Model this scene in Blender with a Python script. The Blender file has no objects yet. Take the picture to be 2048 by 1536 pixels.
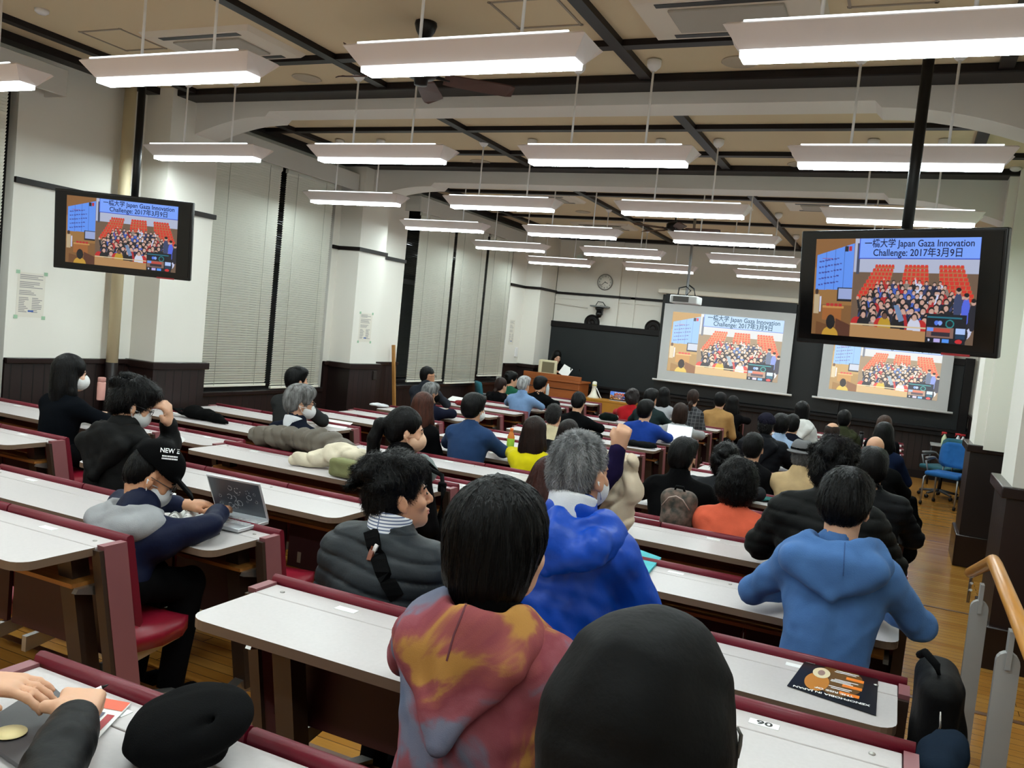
import bpy, bmesh, math, random
import numpy as np
from mathutils import Vector, Matrix, Euler
random.seed(7)
SC = bpy.context.scene
C = SC.collection
PI = math.pi

# ---------------------------------------------------------------- camera
H = 1.93                                   # camera height over the front floor (m)
FPX = 1711.55                              # focal length in pixels of the 2048 px wide frame
CR = Vector((0.90366478, 0.41655439, 0.09935996))
CU = Vector((-0.11725424, 0.01752311, 0.99294732))
CF = Vector((-0.41187547, 0.9089419, -0.06467778))
cam_d = bpy.data.cameras.new('camera')
cam_d.sensor_width = 36.0
cam_d.lens = FPX / 2048 * 36.0
cam_d.clip_start = 0.05
cam_d.clip_end = 200
cam = bpy.data.objects.new('camera', cam_d)
C.objects.link(cam)
cam.matrix_world = Matrix(((CR.x, CU.x, -CF.x, 0), (CR.y, CU.y, -CF.y, 0), (CR.z, CU.z, -CF.z, H), (0, 0, 0, 1)))
SC.camera = cam


def ray(u, v):
    return CF + CR * ((u - 1024) / FPX) - CU * ((v - 768) / FPX)


def at_y(u, v, y):
    d = ray(u, v)
    d = d * (y / d.y)
    return Vector((d.x, y, d.z + H))


def at_x(u, v, x):
    d = ray(u, v)
    d = d * (x / d.x)
    return Vector((x, d.y, d.z + H))


def at_z(u, v, z):
    d = ray(u, v)
    d = d * ((z - H) / d.z)
    return Vector((d.x, d.y, z))


# ---------------------------------------------------------------- world, exposure, lights without a body in view
SC.view_settings.view_transform = 'Standard'
SC.view_settings.look = 'None'
SC.view_settings.exposure = 0.0
SC.view_settings.gamma = 1.0
SC.view_settings.use_curve_mapping = False
w = bpy.data.worlds.new('night')
SC.world = w
w.use_nodes = True
w.node_tree.nodes['Background'].inputs[0].default_value = (0.02, 0.03, 0.05, 1)
w.node_tree.nodes['Background'].inputs[1].default_value = 0.3
LAMP_E = 60.0


def add_light(name, typ, loc, power, color, size=0.2, size_y=None, rot=None):
    d = bpy.data.lights.new(name, typ)
    d.energy = power
    d.color = color
    if typ == 'AREA':
        d.size = size
        if size_y:
            d.shape = 'RECTANGLE'
            d.size_y = size_y
    else:
        d.shadow_soft_size = size
    o = bpy.data.objects.new(name, d)
    C.objects.link(o)
    o.location = loc
    if rot:
        o.rotation_euler = rot
    return o


# added green light without a fixture, tints the right side of the arches
add_light('green_tint_light', 'POINT', (0.98, 8.4, 2.6), 3.2, (0.3, 1.0, 0.4), 0.12)
try:
    SC.cycles.max_bounces = 8
    SC.cycles.diffuse_bounces = 4
    SC.cycles.glossy_bounces = 3
    SC.cycles.sample_clamp_indirect = 6.0
    SC.cycles.use_denoising = True
except Exception:
    pass


# ---------------------------------------------------------------- colours and materials
def lin(c):
    return tuple(((x / 255) / 12.92 if x / 255 <= 0.04045 else ((x / 255 + 0.055) / 1.055) ** 2.4) for x in c[:3])


MATS = {}


def mat(name, rgb, rough=0.6, metal=0.0, spec=0.4, var=0.0, vscale=8.0, bump=0.0, bscale=60.0, stretch=None, emit=0.0,
        sheen=0.0, rgb2=None, fold=0.0, fscale=7.0):
    if name in MATS:
        return MATS[name]
    m = bpy.data.materials.new(name)
    m.use_nodes = True
    nt = m.node_tree
    b = nt.nodes['Principled BSDF']
    col = lin(rgb)
    b.inputs['Base Color'].default_value = (*col, 1)
    b.inputs['Roughness'].default_value = rough
    b.inputs['Metallic'].default_value = metal
    b.inputs['Specular IOR Level'].default_value = spec
    if sheen:
        b.inputs['Sheen Weight'].default_value = sheen
    if emit:
        b.inputs['Emission Color'].default_value = (*col, 1)
        b.inputs['Emission Strength'].default_value = emit
    if var or bump or fold:
        tc = nt.nodes.new('ShaderNodeTexCoord')
        mp = nt.nodes.new('ShaderNodeMapping')
        nt.links.new(tc.outputs['Object'], mp.inputs['Vector'])
        if stretch:
            mp.inputs['Scale'].default_value = stretch
    if var:
        n = nt.nodes.new('ShaderNodeTexNoise')
        n.inputs['Scale'].default_value = vscale
        n.inputs['Detail'].default_value = 5
        nt.links.new(mp.outputs[0], n.inputs['Vector'])
        r = nt.nodes.new('ShaderNodeValToRGB')
        c2 = lin(rgb2) if rgb2 else tuple(x * (1 - var) for x in col)
        r.color_ramp.elements[0].position = 0.35
        r.color_ramp.elements[1].position = 0.65
        r.color_ramp.elements[0].color = (*c2, 1)
        r.color_ramp.elements[1].color = (*col, 1)
        nt.links.new(n.outputs['Fac'], r.inputs['Fac'])
        nt.links.new(r.outputs['Color'], b.inputs['Base Color'])
    if bump:
        n2 = nt.nodes.new('ShaderNodeTexNoise')
        n2.inputs['Scale'].default_value = bscale
        n2.inputs['Detail'].default_value = 4
        nt.links.new(mp.outputs[0], n2.inputs['Vector'])
        bp = nt.nodes.new('ShaderNodeBump')
        bp.inputs['Strength'].default_value = bump
        bp.inputs['Distance'].default_value = 0.01
        nt.links.new(n2.outputs['Fac'], bp.inputs['Height'])
        nt.links.new(bp.outputs['Normal'], b.inputs['Normal'])
    if fold:
        n3 = nt.nodes.new('ShaderNodeTexNoise')
        n3.noise_type = 'RIDGED_MULTIFRACTAL'
        n3.normalize = True
        n3.inputs['Scale'].default_value = fscale
        n3.inputs['Detail'].default_value = 2.2
        n3.inputs['Roughness'].default_value = 0.35
        n3.inputs['Distortion'].default_value = 0.6
        nt.links.new(mp.outputs[0], n3.inputs['Vector'])
        b3 = nt.nodes.new('ShaderNodeBump')
        b3.inputs['Strength'].default_value = fold
        b3.inputs['Distance'].default_value = 0.03
        nt.links.new(n3.outputs['Fac'], b3.inputs['Height'])
        if bump:
            nt.links.new(b3.outputs['Normal'], bp.inputs['Normal'])
        else:
            nt.links.new(b3.outputs['Normal'], b.inputs['Normal'])
    MATS[name] = m
    return m


def brick_mat(name, c1, c2, cm, bw, bh, mortar, rough, axes='XYZ', offset=0.5, bump=0.3, grain=0.0):
    """boards or planks: a brick pattern in object space"""
    m = bpy.data.materials.new(name)
    m.use_nodes = True
    nt = m.node_tree
    b = nt.nodes['Principled BSDF']
    b.inputs['Roughness'].default_value = rough
    tc = nt.nodes.new('ShaderNodeTexCoord')
    sp = nt.nodes.new('ShaderNodeSeparateXYZ')
    cb = nt.nodes.new('ShaderNodeCombineXYZ')
    nt.links.new(tc.outputs['Object'], sp.inputs[0])
    for i, a in enumerate(axes):
        nt.links.new(sp.outputs['XYZ'.index(a)], cb.inputs[i])
    br = nt.nodes.new('ShaderNodeTexBrick')
    br.offset = offset
    br.inputs['Scale'].default_value = 1
    br.inputs['Brick Width'].default_value = bw
    br.inputs['Row Height'].default_value = bh
    br.inputs['Mortar Size'].default_value = mortar
    br.inputs['Mortar Smooth'].default_value = 0.3
    br.inputs['Color1'].default_value = (*lin(c1), 1)
    br.inputs['Color2'].default_value = (*lin(c2), 1)
    br.inputs['Mortar'].default_value = (*lin(cm), 1)
    nt.links.new(cb.outputs[0], br.inputs['Vector'])
    colour = br.outputs['Color']
    if grain:
        mp = nt.nodes.new('ShaderNodeMapping')
        mp.inputs['Scale'].default_value = (2.0, 30.0, 30.0)
        n = nt.nodes.new('ShaderNodeTexNoise')
        n.inputs['Scale'].default_value = 1.6
        n.inputs['Detail'].default_value = 6
        nt.links.new(cb.outputs[0], mp.inputs['Vector'])
        nt.links.new(mp.outputs[0], n.inputs['Vector'])
        mx = nt.nodes.new('ShaderNodeMixRGB')
        mx.blend_type = 'MULTIPLY'
        mx.inputs['Fac'].default_value = grain
        nt.links.new(br.outputs['Color'], mx.inputs['Color1'])
        nt.links.new(n.outputs['Fac'], mx.inputs['Color2'])
        colour = mx.outputs['Color']
    nt.links.new(colour, b.inputs['Base Color'])
    bp = nt.nodes.new('ShaderNodeBump')
    bp.inputs['Strength'].default_value = bump
    bp.inputs['Distance'].default_value = 0.006
    bp.invert = True
    nt.links.new(br.outputs['Fac'], bp.inputs['Height'])
    nt.links.new(bp.outputs['Normal'], b.inputs['Normal'])
    MATS[name] = m
    return m


def emit_mat(name, rgb, strength):
    m = bpy.data.materials.new(name)
    m.use_nodes = True
    nt = m.node_tree
    nt.nodes.clear()
    e = nt.nodes.new('ShaderNodeEmission')
    e.inputs[0].default_value = (*lin(rgb), 1)
    e.inputs[1].default_value = strength
    o = nt.nodes.new('ShaderNodeOutputMaterial')
    nt.links.new(e.outputs[0], o.inputs[0])
    MATS[name] = m
    return m


M_wall = mat('white_wall_paint', (230, 226, 217), 0.75, bump=0.04, bscale=35)
M_ceil = mat('cream_ceiling_board', (210, 192, 160), 0.85, bump=0.03, bscale=40)
M_beam = mat('white_beam_paint', (218, 214, 208), 0.6, bump=0.06, bscale=30)
M_dark = mat('dark_brown_trim', (27, 19, 18), 0.45, spec=0.25, var=0.3, vscale=6)
M_wainL = brick_mat('dark_wainscot_side', (36, 19, 17), (29, 16, 14), (7, 4, 4), 0.11, 4.0, 0.006, 0.4, 'YZX', 0.0, 0.8)
M_wainF = brick_mat('dark_wainscot_front', (34, 20, 18), (28, 17, 15), (7, 4, 4), 0.11, 4.0, 0.006, 0.4, 'XZY', 0.0, 0.8)
M_floor = brick_mat('amber_floor_planks', (204, 146, 68), (184, 124, 52), (92, 54, 18), 1.3, 0.075, 0.0022, 0.16, 'XYZ', 0.37, 0.25, 0.35)
M_lam = mat('pale_laminate', (194, 187, 186), 0.38, var=0.04, vscale=90, bump=0.02, bscale=300)
M_edge = mat('taupe_edge_band', (112, 92, 76), 0.5)
M_under = mat('brown_underside', (46, 36, 30), 0.6)
M_rail = mat('wine_red_vinyl', (104, 14, 34), 0.42, bump=0.05, bscale=200)
M_seat = mat('red_seat_vinyl', (138, 22, 42), 0.34, bump=0.05, bscale=160, var=0.15)
M_mauve = mat('mauve_end_panel', (136, 84, 88), 0.45, var=0.05)
M_post = mat('brown_metal_post', (66, 52, 44), 0.4, 0.3)
M_alu = mat('cast_aluminium', (176, 174, 170), 0.35, 0.85)
M_shelf = mat('ochre_plywood_shelf', (164, 108, 50), 0.5, var=0.25, vscale=3, stretch=(1.5, 14, 14))
M_plate = mat('white_plate', (240, 240, 240), 0.4)
M_black = mat('black_plastic', (12, 12, 14), 0.4, spec=0.3)
M_ink = mat('black_ink', (20, 20, 22), 0.6)
M_white = mat('white_enamel', (232, 230, 230), 0.4)
M_lampside = mat('white_lamp_side', (238, 230, 230), 0.5)
M_lampE = emit_mat('lamp_glow', (239, 255, 255), LAMP_E)
M_lampT = emit_mat('lamp_side_glow', (246, 255, 255), 4.0)
M_lampS = emit_mat('lamp_slit_glow', (246, 255, 255), 3.0)
M_blind = mat('pale_green_grey_slat', (240, 240, 228), 0.5)
M_night = mat('night_glass', (6, 8, 12), 0.08)
M_board = mat('green_black_chalkboard', (27, 32, 34), 0.5, var=0.2, vscale=2)
M_frame = mat('black_brown_board_frame', (17, 13, 13), 0.45, spec=0.25)


# ---------------------------------------------------------------- mesh building
class MB:
    def __init__(s):
        s.bm = bmesh.new()

    def _fin(s, vs, mi, smooth=False):
        fs = set()
        for v in vs:
            for f in v.link_faces:
                fs.add(f)
        for f in fs:
            f.material_index = mi
            f.smooth = smooth

    def box(s, c, size, mi=0, rot=None, bev=0.0, seg=2):
        r = bmesh.ops.create_cube(s.bm, size=1)
        vs = r['verts']
        M = Matrix.Translation(c) @ (rot.to_matrix().to_4x4() if rot else Matrix.Identity(4)) @ Matrix.Diagonal((*size, 1))
        bmesh.ops.transform(s.bm, matrix=M, verts=vs)
        s._fin(vs, mi)
        if bev > 0:
            es = list({e for v in vs for e in v.link_edges})
            g = bmesh.ops.bevel(s.bm, geom=es, offset=bev, segments=seg, affect='EDGES', profile=0.5)
            for f in g['faces']:
                f.material_index = mi
                f.smooth = True
        return s

    def bb(s, lo, hi, mi=0, bev=0.0):
        c = [(a + b) / 2 for a, b in zip(lo, hi)]
        return s.box(c, [abs(b - a) for a, b in zip(lo, hi)], mi, None, bev)

    def prism(s, pts, axis, a, b, mi=0, smooth=False):
        """extrude the outline pts (2D) along axis 0/1/2 from a to b"""
        def P(p, t):
            q = list(p)
            q.insert(axis, t)
            return q
        v0 = [s.bm.verts.new(P(p, a)) for p in pts]
        v1 = [s.bm.verts.new(P(p, b)) for p in pts]
        fs = [s.bm.faces.new(v0), s.bm.faces.new(v1[::-1])]
        n = len(pts)
        for i in range(n):
            f = s.bm.faces.new((v0[i], v1[i], v1[(i + 1) % n], v0[(i + 1) % n]))
            f.smooth = smooth
            fs.append(f)
        for f in fs:
            f.material_index = mi
        bmesh.ops.recalc_face_normals(s.bm, faces=fs)
        return s

    def ring(s, rings, mi=0, cap=True, smooth=True):
        """skin a list of vertex rings (lists of points of equal length)"""
        R = [[s.bm.verts.new(p) for p in r] for r in rings]
        fs = []
        n = len(R[0])
        for a, b in zip(R, R[1:]):
            for i in range(n):
                f = s.bm.faces.new((a[i], a[(i + 1) % n], b[(i + 1) % n], b[i]))
                f.smooth = smooth
                fs.append(f)
        if cap:
            fs.append(s.bm.faces.new(R[0][::-1]))
            fs.append(s.bm.faces.new(R[-1]))
        for f in fs:
            f.material_index = mi
        bmesh.ops.recalc_face_normals(s.bm, faces=fs)
        return s

    def tube(s, pts, r, mi=0, seg=8, r1=None):
        pts = [Vector(p) for p in pts]
        rings = []
        n = len(pts)
        for i, p in enumerate(pts):
            t = (pts[min(i + 1, n - 1)] - pts[max(i - 1, 0)]).normalized()
            ax = Vector((0, 0, 1)) if abs(t.z) < 0.9 else Vector((0, 1, 0))
            x = t.cross(ax).normalized()
            y = t.cross(x).normalized()
            rr = r if r1 is None else r + (r1 - r) * i / max(1, n - 1)
            if isinstance(r, (list, tuple)):
                rr = r[i]
            rings.append([p + x * (rr * math.cos(2 * PI * k / seg)) + y * (rr * math.sin(2 * PI * k / seg)) for k in range(seg)])
        return s.ring(rings, mi)

    def lathe(s, prof, c=(0, 0, 0), mi=0, seg=20, M=None):
        rings = []
        for r, z in prof:
            rg = [Vector((max(r, 1e-4) * math.cos(2 * PI * k / seg), max(r, 1e-4) * math.sin(2 * PI * k / seg), z)) for k in range(seg)]
            if M:
                rg = [M @ p for p in rg]
            rings.append([p + Vector(c) for p in rg])
        return s.ring(rings, mi)

    def quad(s, a, b, c, d, mi=0):
        f = s.bm.faces.new([s.bm.verts.new(p) for p in (a, b, c, d)])
        f.material_index = mi
        return s

    def build(s, name, mats, parent=None, loc=None):
        me = bpy.data.meshes.new(name)
        s.bm.to_mesh(me)
        s.bm.free()
        return put(name, me, mats, parent, loc)


def put(name, me, mats, parent=None, loc=None):
    for m in (mats if isinstance(mats, (list, tuple)) else [mats]):
        me.materials.append(m)
    o = bpy.data.objects.new(name, me)
    C.objects.link(o)
    if parent is not None:
        o.parent = parent
    if loc is not None:
        o.location = loc
    return o


def tag(o, label=None, cat=None, group=None, kind=None):
    if label:
        o['label'] = label
    if cat:
        o['category'] = cat
    if group:
        o['group'] = group
    if kind:
        o['kind'] = kind
    return o


def thing(name, label, cat, loc=(0, 0, 0), rot=None, group=None):
    o = bpy.data.objects.new(name, None)
    o.empty_display_size = 0.1
    C.objects.link(o)
    o.location = loc
    if rot is not None:
        o.rotation_euler = rot if isinstance(rot, (tuple, list, Euler)) else (0, 0, rot)
    return tag(o, label, cat, group)


def struct(o):
    o['kind'] = 'structure'
    return o


KIDS = {}


def dup(root, loc, label=None, group=None, rot=None):
    def cp(o, par):
        c = o.copy()
        C.objects.link(c)
        if par is not None:
            c.parent = par
        for ch in o.children:
            cp(ch, c)
        return c
    r = cp(root, None)
    r.location = loc
    if rot is not None:
        r.rotation_euler = (0, 0, rot)
    if label:
        r['label'] = label
    if group:
        r['group'] = group
    return r


def text_mesh(name, body, size, m, parent=None, loc=(0, 0, 0), rot=(0, 0, 0), align='CENTER', bold=0.0, ext=0.0, sx=1.0):
    cu = bpy.data.curves.new(name, 'FONT')
    cu.body = body
    cu.size = size
    cu.align_x = align
    cu.align_y = 'CENTER'
    cu.offset = bold
    cu.extrude = ext
    cu.resolution_u = 3
    o = bpy.data.objects.new(name + '_curve', cu)
    C.objects.link(o)
    bpy.context.view_layer.update()
    me = bpy.data.meshes.new_from_object(o.evaluated_get(bpy.context.evaluated_depsgraph_get()))
    bpy.data.objects.remove(o)
    bpy.data.curves.remove(cu)
    me.materials.clear()
    o = put(name, me, m, parent)
    o.location = loc
    o.rotation_euler = rot
    o.scale = (sx, 1, 1)
    return o
# ---------------------------------------------------------------- the room
CEIL = 3.96
XL, XR, YF, YB = -7.2, 1.15, 16.9, -2.6
DADO = 1.21


def FL(n):
    return 0.305 if n <= 1 else 0.18 if n <= 4 else 0.04 if n <= 8 else 0.0


def RY(n):
    return 2.17 + 0.822 * (n - 1)


m = MB()
for y0, y1, z in ((YB, 2.58, 0.305), (2.58, 5.05, 0.18), (5.05, 7.65, 0.04), (7.65, YF, 0.0)):
    m.bb((XL - 0.4, y0, -0.3), (XR + 0.2, y1, z))
struct(m.build('floor', M_floor))
m = MB()
for y, z in ((2.58, 0.305), (5.05, 0.18), (7.65, 0.04)):
    m.bb((XL, y - 0.035, z - 0.02), (XR, y + 0.004, z + 0.003))
struct(m.build('trim_1', mat('dark_step_nosing', (96, 58, 26), 0.4)))
m = MB()
m.bb((XL - 0.4, YB, CEIL), (XR + 0.2, YF + 0.2, CEIL + 0.1))
struct(m.build('ceiling', M_ceil))

# left wall with window recesses, pilasters
WIN = ((3.2, 5.0), (7.12, 9.56), (11.42, 15.35))
WZ0, WZ1 = 0.84, 3.74
m = MB()
y = YB
for a, b in WIN:
    m.bb((XL - 0.3, y, -0.3), (XL, a, CEIL))
    m.bb((XL - 0.3, a, -0.3), (XL, b, WZ0))
    m.bb((XL - 0.3, a, WZ1), (XL, b, CEIL))
    y = b
m.bb((XL - 0.3, y, -0.3), (XL, YF + 0.2, CEIL))
for a, b in ((6.35, 7.0), (9.7, 10.34), (16.05, 16.9)):
    m.bb((XL, a, 0), (-6.85, b, CEIL))
struct(m.build('wall_left', M_wall))
m = MB()
m.bb((XR, YB, -0.3), (XR + 0.2, YF + 0.2, CEIL))
for a, b in ((6.35, 7.05), (9.7, 10.34)):
    m.bb((0.72, a, 0), (XR, b, CEIL))
m.bb((0.80, 9.62, 1.2), (1.02, 9.7, CEIL))
struct(m.build('wall_right', M_wall))
m = MB()
m.bb((XL - 0.3, YF, -0.3), (XR + 0.2, YF + 0.2, CEIL))
m.bb((-6.08, YF - 0.06, 2.1), (-5.44, YF, CEIL))       # the flat pier with the clock
m.bb((-6.95, YF - 0.03, 2.1), (-6.85, YF, 3.5))
m.bb((-5.2, YF - 0.03, 2.1), (-5.1, YF, 3.5))
m.bb((XL, YF - 0.02, 2.66), (-4.4, YF, 2.7))
struct(m.build('wall_front', M_wall))
m = MB()
m.bb((XL - 0.3, YB - 0.2, -0.3), (XR + 0.2, YB, CEIL))
struct(m.build('wall_back', M_wall))

# dark wainscot and its cap
m = MB()
t = 0.025
y = YB
segs = []
for a, b in WIN:
    segs += [(y, a, DADO), (a, b, WZ0)]
    y = b
segs.append((y, YF, DADO))
for a, b, h in segs:
    m.bb((XL, a, 0), (XL + t, b, h))
for a, b in ((6.35, 7.0), (9.7, 10.34), (16.05, 16.9)):
    m.bb((XL, a - t, 0), (-6.85 + t, b + t, DADO))
m.bb((XR - t, YB, 0), (XR, YF, DADO))
for a, b in ((6.35, 7.05), (9.7, 10.34)):
    m.bb((0.72 - t, a - t, 0), (XR, b + t, DADO))
struct(m.build('trim_2', M_wainL))
m = MB()
for a, b, h in segs:
    m.bb((XL, a, h - 0.03), (XL + t + 0.03, b, h + 0.02), bev=0.006)
for a, b in ((6.35, 7.0), (9.7, 10.34), (16.05, 16.9)):
    m.bb((XL, a - t - 0.03, DADO - 0.05), (-6.85 + t + 0.035, b + t + 0.03, DADO + 0.025), bev=0.008)
m.bb((XR - t - 0.03, YB, DADO - 0.03), (XR, YF, DADO + 0.02), bev=0.006)
for a, b in ((6.35, 7.05), (9.7, 10.34)):
    m.bb((0.72 - t - 0.035, a - t - 0.03, DADO - 0.05), (XR, b + t + 0.03, DADO + 0.025), bev=0.008)
    m.bb((0.72 - t - 0.03, a - t - 0.03, 0), (XR, b + t + 0.03, 0.32), bev=0.01)
struct(m.build('trim_3', mat('polished_dark_cap', (36, 24, 22), 0.25)))
m = MB()
m.bb((XL, YF - 0.03, 0), (XR, YF, 0.98))
struct(m.build('trim_4', M_wainF))
m = MB()
for a, b in ((YB, 2.58), (2.58, 16.0)):
    m.bb((XL + t, a, 0), (XL + t + 0.015, b, 0.12 if a > 2 else 0.43))
m.bb((XL, YF - 0.06, 0), (XR, YF - 0.03, 0.14))
struct(m.build('baseboard_left', M_dark))

# picture rail
m = MB()
rz = 2.79
for a, b in ((5.0, 6.35), (9.56, 9.7), (10.34, 11.42), (15.35, 16.05)):
    m.bb((XL, a, rz - 0.025), (XL + 0.03, b, rz + 0.025))
for a, b in ((6.35, 7.0), (9.7, 10.34), (16.05, 16.9)):
    m.bb((XL, a - 0.025, rz - 0.025), (-6.85 + 0.025, b + 0.025, rz + 0.025))
m.bb((-6.85, YF - 0.03, rz - 0.04), (-6.08, YF, rz + 0.01))
m.bb((-6.1, YF - 0.085, rz - 0.04), (-5.42, YF, rz + 0.01))
m.bb((-5.42, YF - 0.03, rz - 0.04), (-4.4, YF, rz + 0.01))
struct(m.build('trim_5', M_dark))

# arched beams
def arch(y0, y1, zt, zs, ze):
    pl = []
    L0, L1, R1, R0 = -7.05, -5.95, -0.36, 0.78
    N = 10
    left = []
    for i in range(N + 1):
        s = i / N
        left.append((L0 + (L1 - L0) * s, ze + (zs - 0.05 - ze) * math.sin(s * PI / 2) ** 0.9))
    right = [(R0 + (R1 - R0) * (1 - (N - i) / N if False else i / N), ze + (zs - 0.05 - ze) * math.sin(i / N * PI / 2) ** 0.9) for i in range(N + 1)]
    pts = [(XL, CEIL), (XL, ze - 0.1), (L0, ze - 0.1)] + left + [(L1 + 0.05, zs), (R1 - 0.05, zs)] + right[::-1] + [(R0, ze - 0.1), (XR, ze - 0.1), (XR, CEIL)]
    b = MB()
    b.prism(pts, 1, y0, y1)
    return b.build('ceiling_beam', M_beam)


struct(arch(6.66, 7.0, CEIL, 3.80, 3.5))
struct(arch(9.9, 10.28, CEIL, 3.74, 3.46))

# dark ceiling strips
m = MB()
zc = CEIL - 0.045
for x in (-6.65, -4.43, -2.04, 0.37):
    for a, b in ((YB, 6.66), (7.0, 9.9), (10.28, YF)):
        m.bb((x - 0.045, a, zc), (x + 0.045, b, CEIL))
for y in (1.0, 3.2, 5.7, 7.95, 9.03, 11.62, 13.95):
    m.bb((XL, y - 0.045, zc + 0.002), (XR, y + 0.045, CEIL))
for y in (6.53, 7.09, 9.78, 10.37, 16.82):
    m.bb((XL, y - 0.13 if y in (6.53, 9.78) else y - 0.09, zc - 0.02), (XR, y + 0.13 if y in (6.53, 9.78) else y + 0.09, CEIL), bev=0.01)
for x in (XL + 0.08, XR - 0.08):
    for a, b in ((YB, 6.66), (7.0, 9.9), (10.28, YF)):
        m.bb((x - 0.09, a, zc - 0.02), (x + 0.09, b, CEIL))
struct(m.build('trim_6', M_dark))

# windows: dark frames with black night panes
for i, (a, b) in enumerate(WIN):
    m = MB()
    xx = XL - 0.16
    n = 2 if i < 2 else 3
    for k in range(n + 1):
        yy = a + (b - a) * k / n
        m.bb((xx - 0.04, yy - 0.05, WZ0), (xx + 0.05, yy + 0.05, WZ1))
    for z in (WZ0 + 0.04, 2.5, WZ1 - 0.04):
        m.bb((xx - 0.04, a, z - 0.04), (xx + 0.045, b, z + 0.04))
    m.bb((XL - 0.3, a, WZ0 - 0.02), (XL + 0.05, b, WZ0 + 0.03), bev=0.008)
    fr = struct(m.build('window_%d' % (i + 1), M_frame))
    m = MB()
    m.bb((xx - 0.012, a, WZ0), (xx - 0.004, b, WZ1))
    m.build('pane', M_night, fr)


def blind(y0, y1, z0, z1, label, tilt=0.98):
    root = thing('venetian_blind', label, 'blind', (-7.14, (y0 + y1) / 2, z0), group='venetian blinds along the left wall')
    w_ = y1 - y0
    h = z1 - z0
    sl = MB()
    n = int(h / 0.029)
    rt = Euler((0, -tilt, 0))
    for k in range(n):
        sl.box((0, 0, 0.04 + (k + 0.5) * (h - 0.07) / n), (0.03, w_, 0.0016), 0, rt)
    sl.build('slats', M_blind, root)
    b = MB()
    b.bb((-0.022, -w_ / 2, h - 0.03), (0.022, w_ / 2, h + 0.02), bev=0.004)
    b.build('head_rail', M_blind, root)
    b = MB()
    b.bb((-0.018, -w_ / 2, 0), (0.018, w_ / 2, 0.03), bev=0.004)
    b.build('bottom_rail', mat('white_blind_rail', (226, 224, 210), 0.4), root)
    for s in (-0.3, 0.3):
        b = MB()
        b.tube([(0.022, s * w_, 0.02), (0.022, s * w_, h)], 0.0025, seg=5)
        b.build('ladder_cord', mat('blind_cord', (170, 170, 158), 0.8), root)
    return root


blind(3.3, 4.86, 0.9, 3.58, 'white venetian blind at the far left picture edge beside the pinned notice')
blind(7.26, 8.36, 0.92, 3.58, 'long white venetian blind directly right of the left pillar, before the dark gap')
blind(8.46, 9.42, 0.88, 3.58, 'long white venetian blind just before the pillar with the notice, above the balding men')
blind(11.68, 12.82, 0.91, 3.58, 'white venetian blind behind the leaning wooden pole, above the man in the grey suit')
blind(12.92, 14.06, 0.86, 3.58, 'white venetian blind in the middle of the far three-part window')
blind(14.16, 15.18, 0.98, 3.58, 'white venetian blind nearest the chalkboard, above the teal swivel chair')
for a, b, lb in ((3.0, 5.25, 'white boxed pelmet over the window at the far left picture edge'), (7.02, 9.68, 'white boxed pelmet above the two tall blinds between the pillars'), (11.3, 15.6, 'white boxed pelmet above the far three blinds')):
    m = MB()
    m.bb((-6.955, a, 3.56), (-6.93, b, 3.79), bev=0.006)
    m.bb((XL, a, 3.765), (-6.955, b, 3.79))
    m.bb((XL, a, 3.56), (-6.955, a + 0.02, 3.765))
    m.bb((XL, b - 0.02, 3.56), (-6.955, b, 3.765))
    tag(m.build('blind_pelmet', mat('pale_grey_pelmet', (205, 203, 198), 0.6)), lb, 'pelmet', 'pelmets above the blinds')

# cream pipe in the corner by the left pillar
m = MB()
m.tube([(-7.1, 6.06, 1.2), (-7.1, 6.06, CEIL)], 0.055, seg=14)
o = m.build('drain_pipe', mat('cream_pipe', (212, 196, 160), 0.5))
tag(o, 'cream vertical drain pipe beside the left wall pillar behind the television', 'pipe')
m = MB()
m.tube([(-7.1, 6.06, 0.1), (-7.1, 6.06, 1.2)], 0.057, seg=14)
m.build('lower_pipe', M_dark, o)['label'] = 'dark brown lower pipe'

# ---------------------------------------------------------------- hanging lamps
def make_lamp():
    r = thing('pendant_lamp', 'lamp', 'lamp')
    L = 0.62
    b = MB()       # trapezoid housing, wider and longer at the top
    prof = [(-0.062, 0.03), (-0.135, 0.115), (-0.125, 0.125), (0.125, 0.125), (0.135, 0.115), (0.062, 0.03)]
    ends = [L - 0.01, L + 0.055, L + 0.04, L + 0.04, L + 0.055, L - 0.01]
    rings = []
    for sgn in (-1, 1):
        rings.append([(sgn * ends[i], p[0], p[1]) for i, p in enumerate(prof)])
    b.ring(rings, smooth=False)
    b.build('housing', M_lampside, r)
    b = MB()
    b.bb((-L + 0.012, -0.056, 0.0), (L - 0.012, 0.056, 0.031), bev=0.006)
    for f in b.bm.faces:
        f.normal_update()
        f.material_index = 0 if f.normal.z < -0.5 else 1
    b.build('diffuser', [M_lampE, M_lampT], r)['label'] = 'glowing white diffuser'
    b = MB()
    for sg in (-1, 1):
        b.bb((-L + 0.03, sg * 0.122 - 0.006, 0.1255), (L - 0.03, sg * 0.122 + 0.006, 0.132))
    b.build('light_slit', M_lampS, r)['label'] = 'thin bright slit along the top edge'
    b = MB()
    b.bb((-0.42, -0.03, 0.125), (0.42, 0.03, 0.145))
    b.build('mounting_bar', M_white, r)
    for sg in (-1, 1):
        b = MB()
        b.tube([(sg * 0.29, 0, 0.13), (sg * 0.29, 0, 0.74)], 0.0085, seg=8)
        rd = b.build('rod', M_white, r)
        b = MB()
        b.lathe([(0.02, 0.68), (0.045, 0.705), (0.052, 0.72), (0.052, 0.755)], (sg * 0.29, 0, 0), seg=16)
        b.build('canopy', M_white, rd)
    return r


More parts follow.
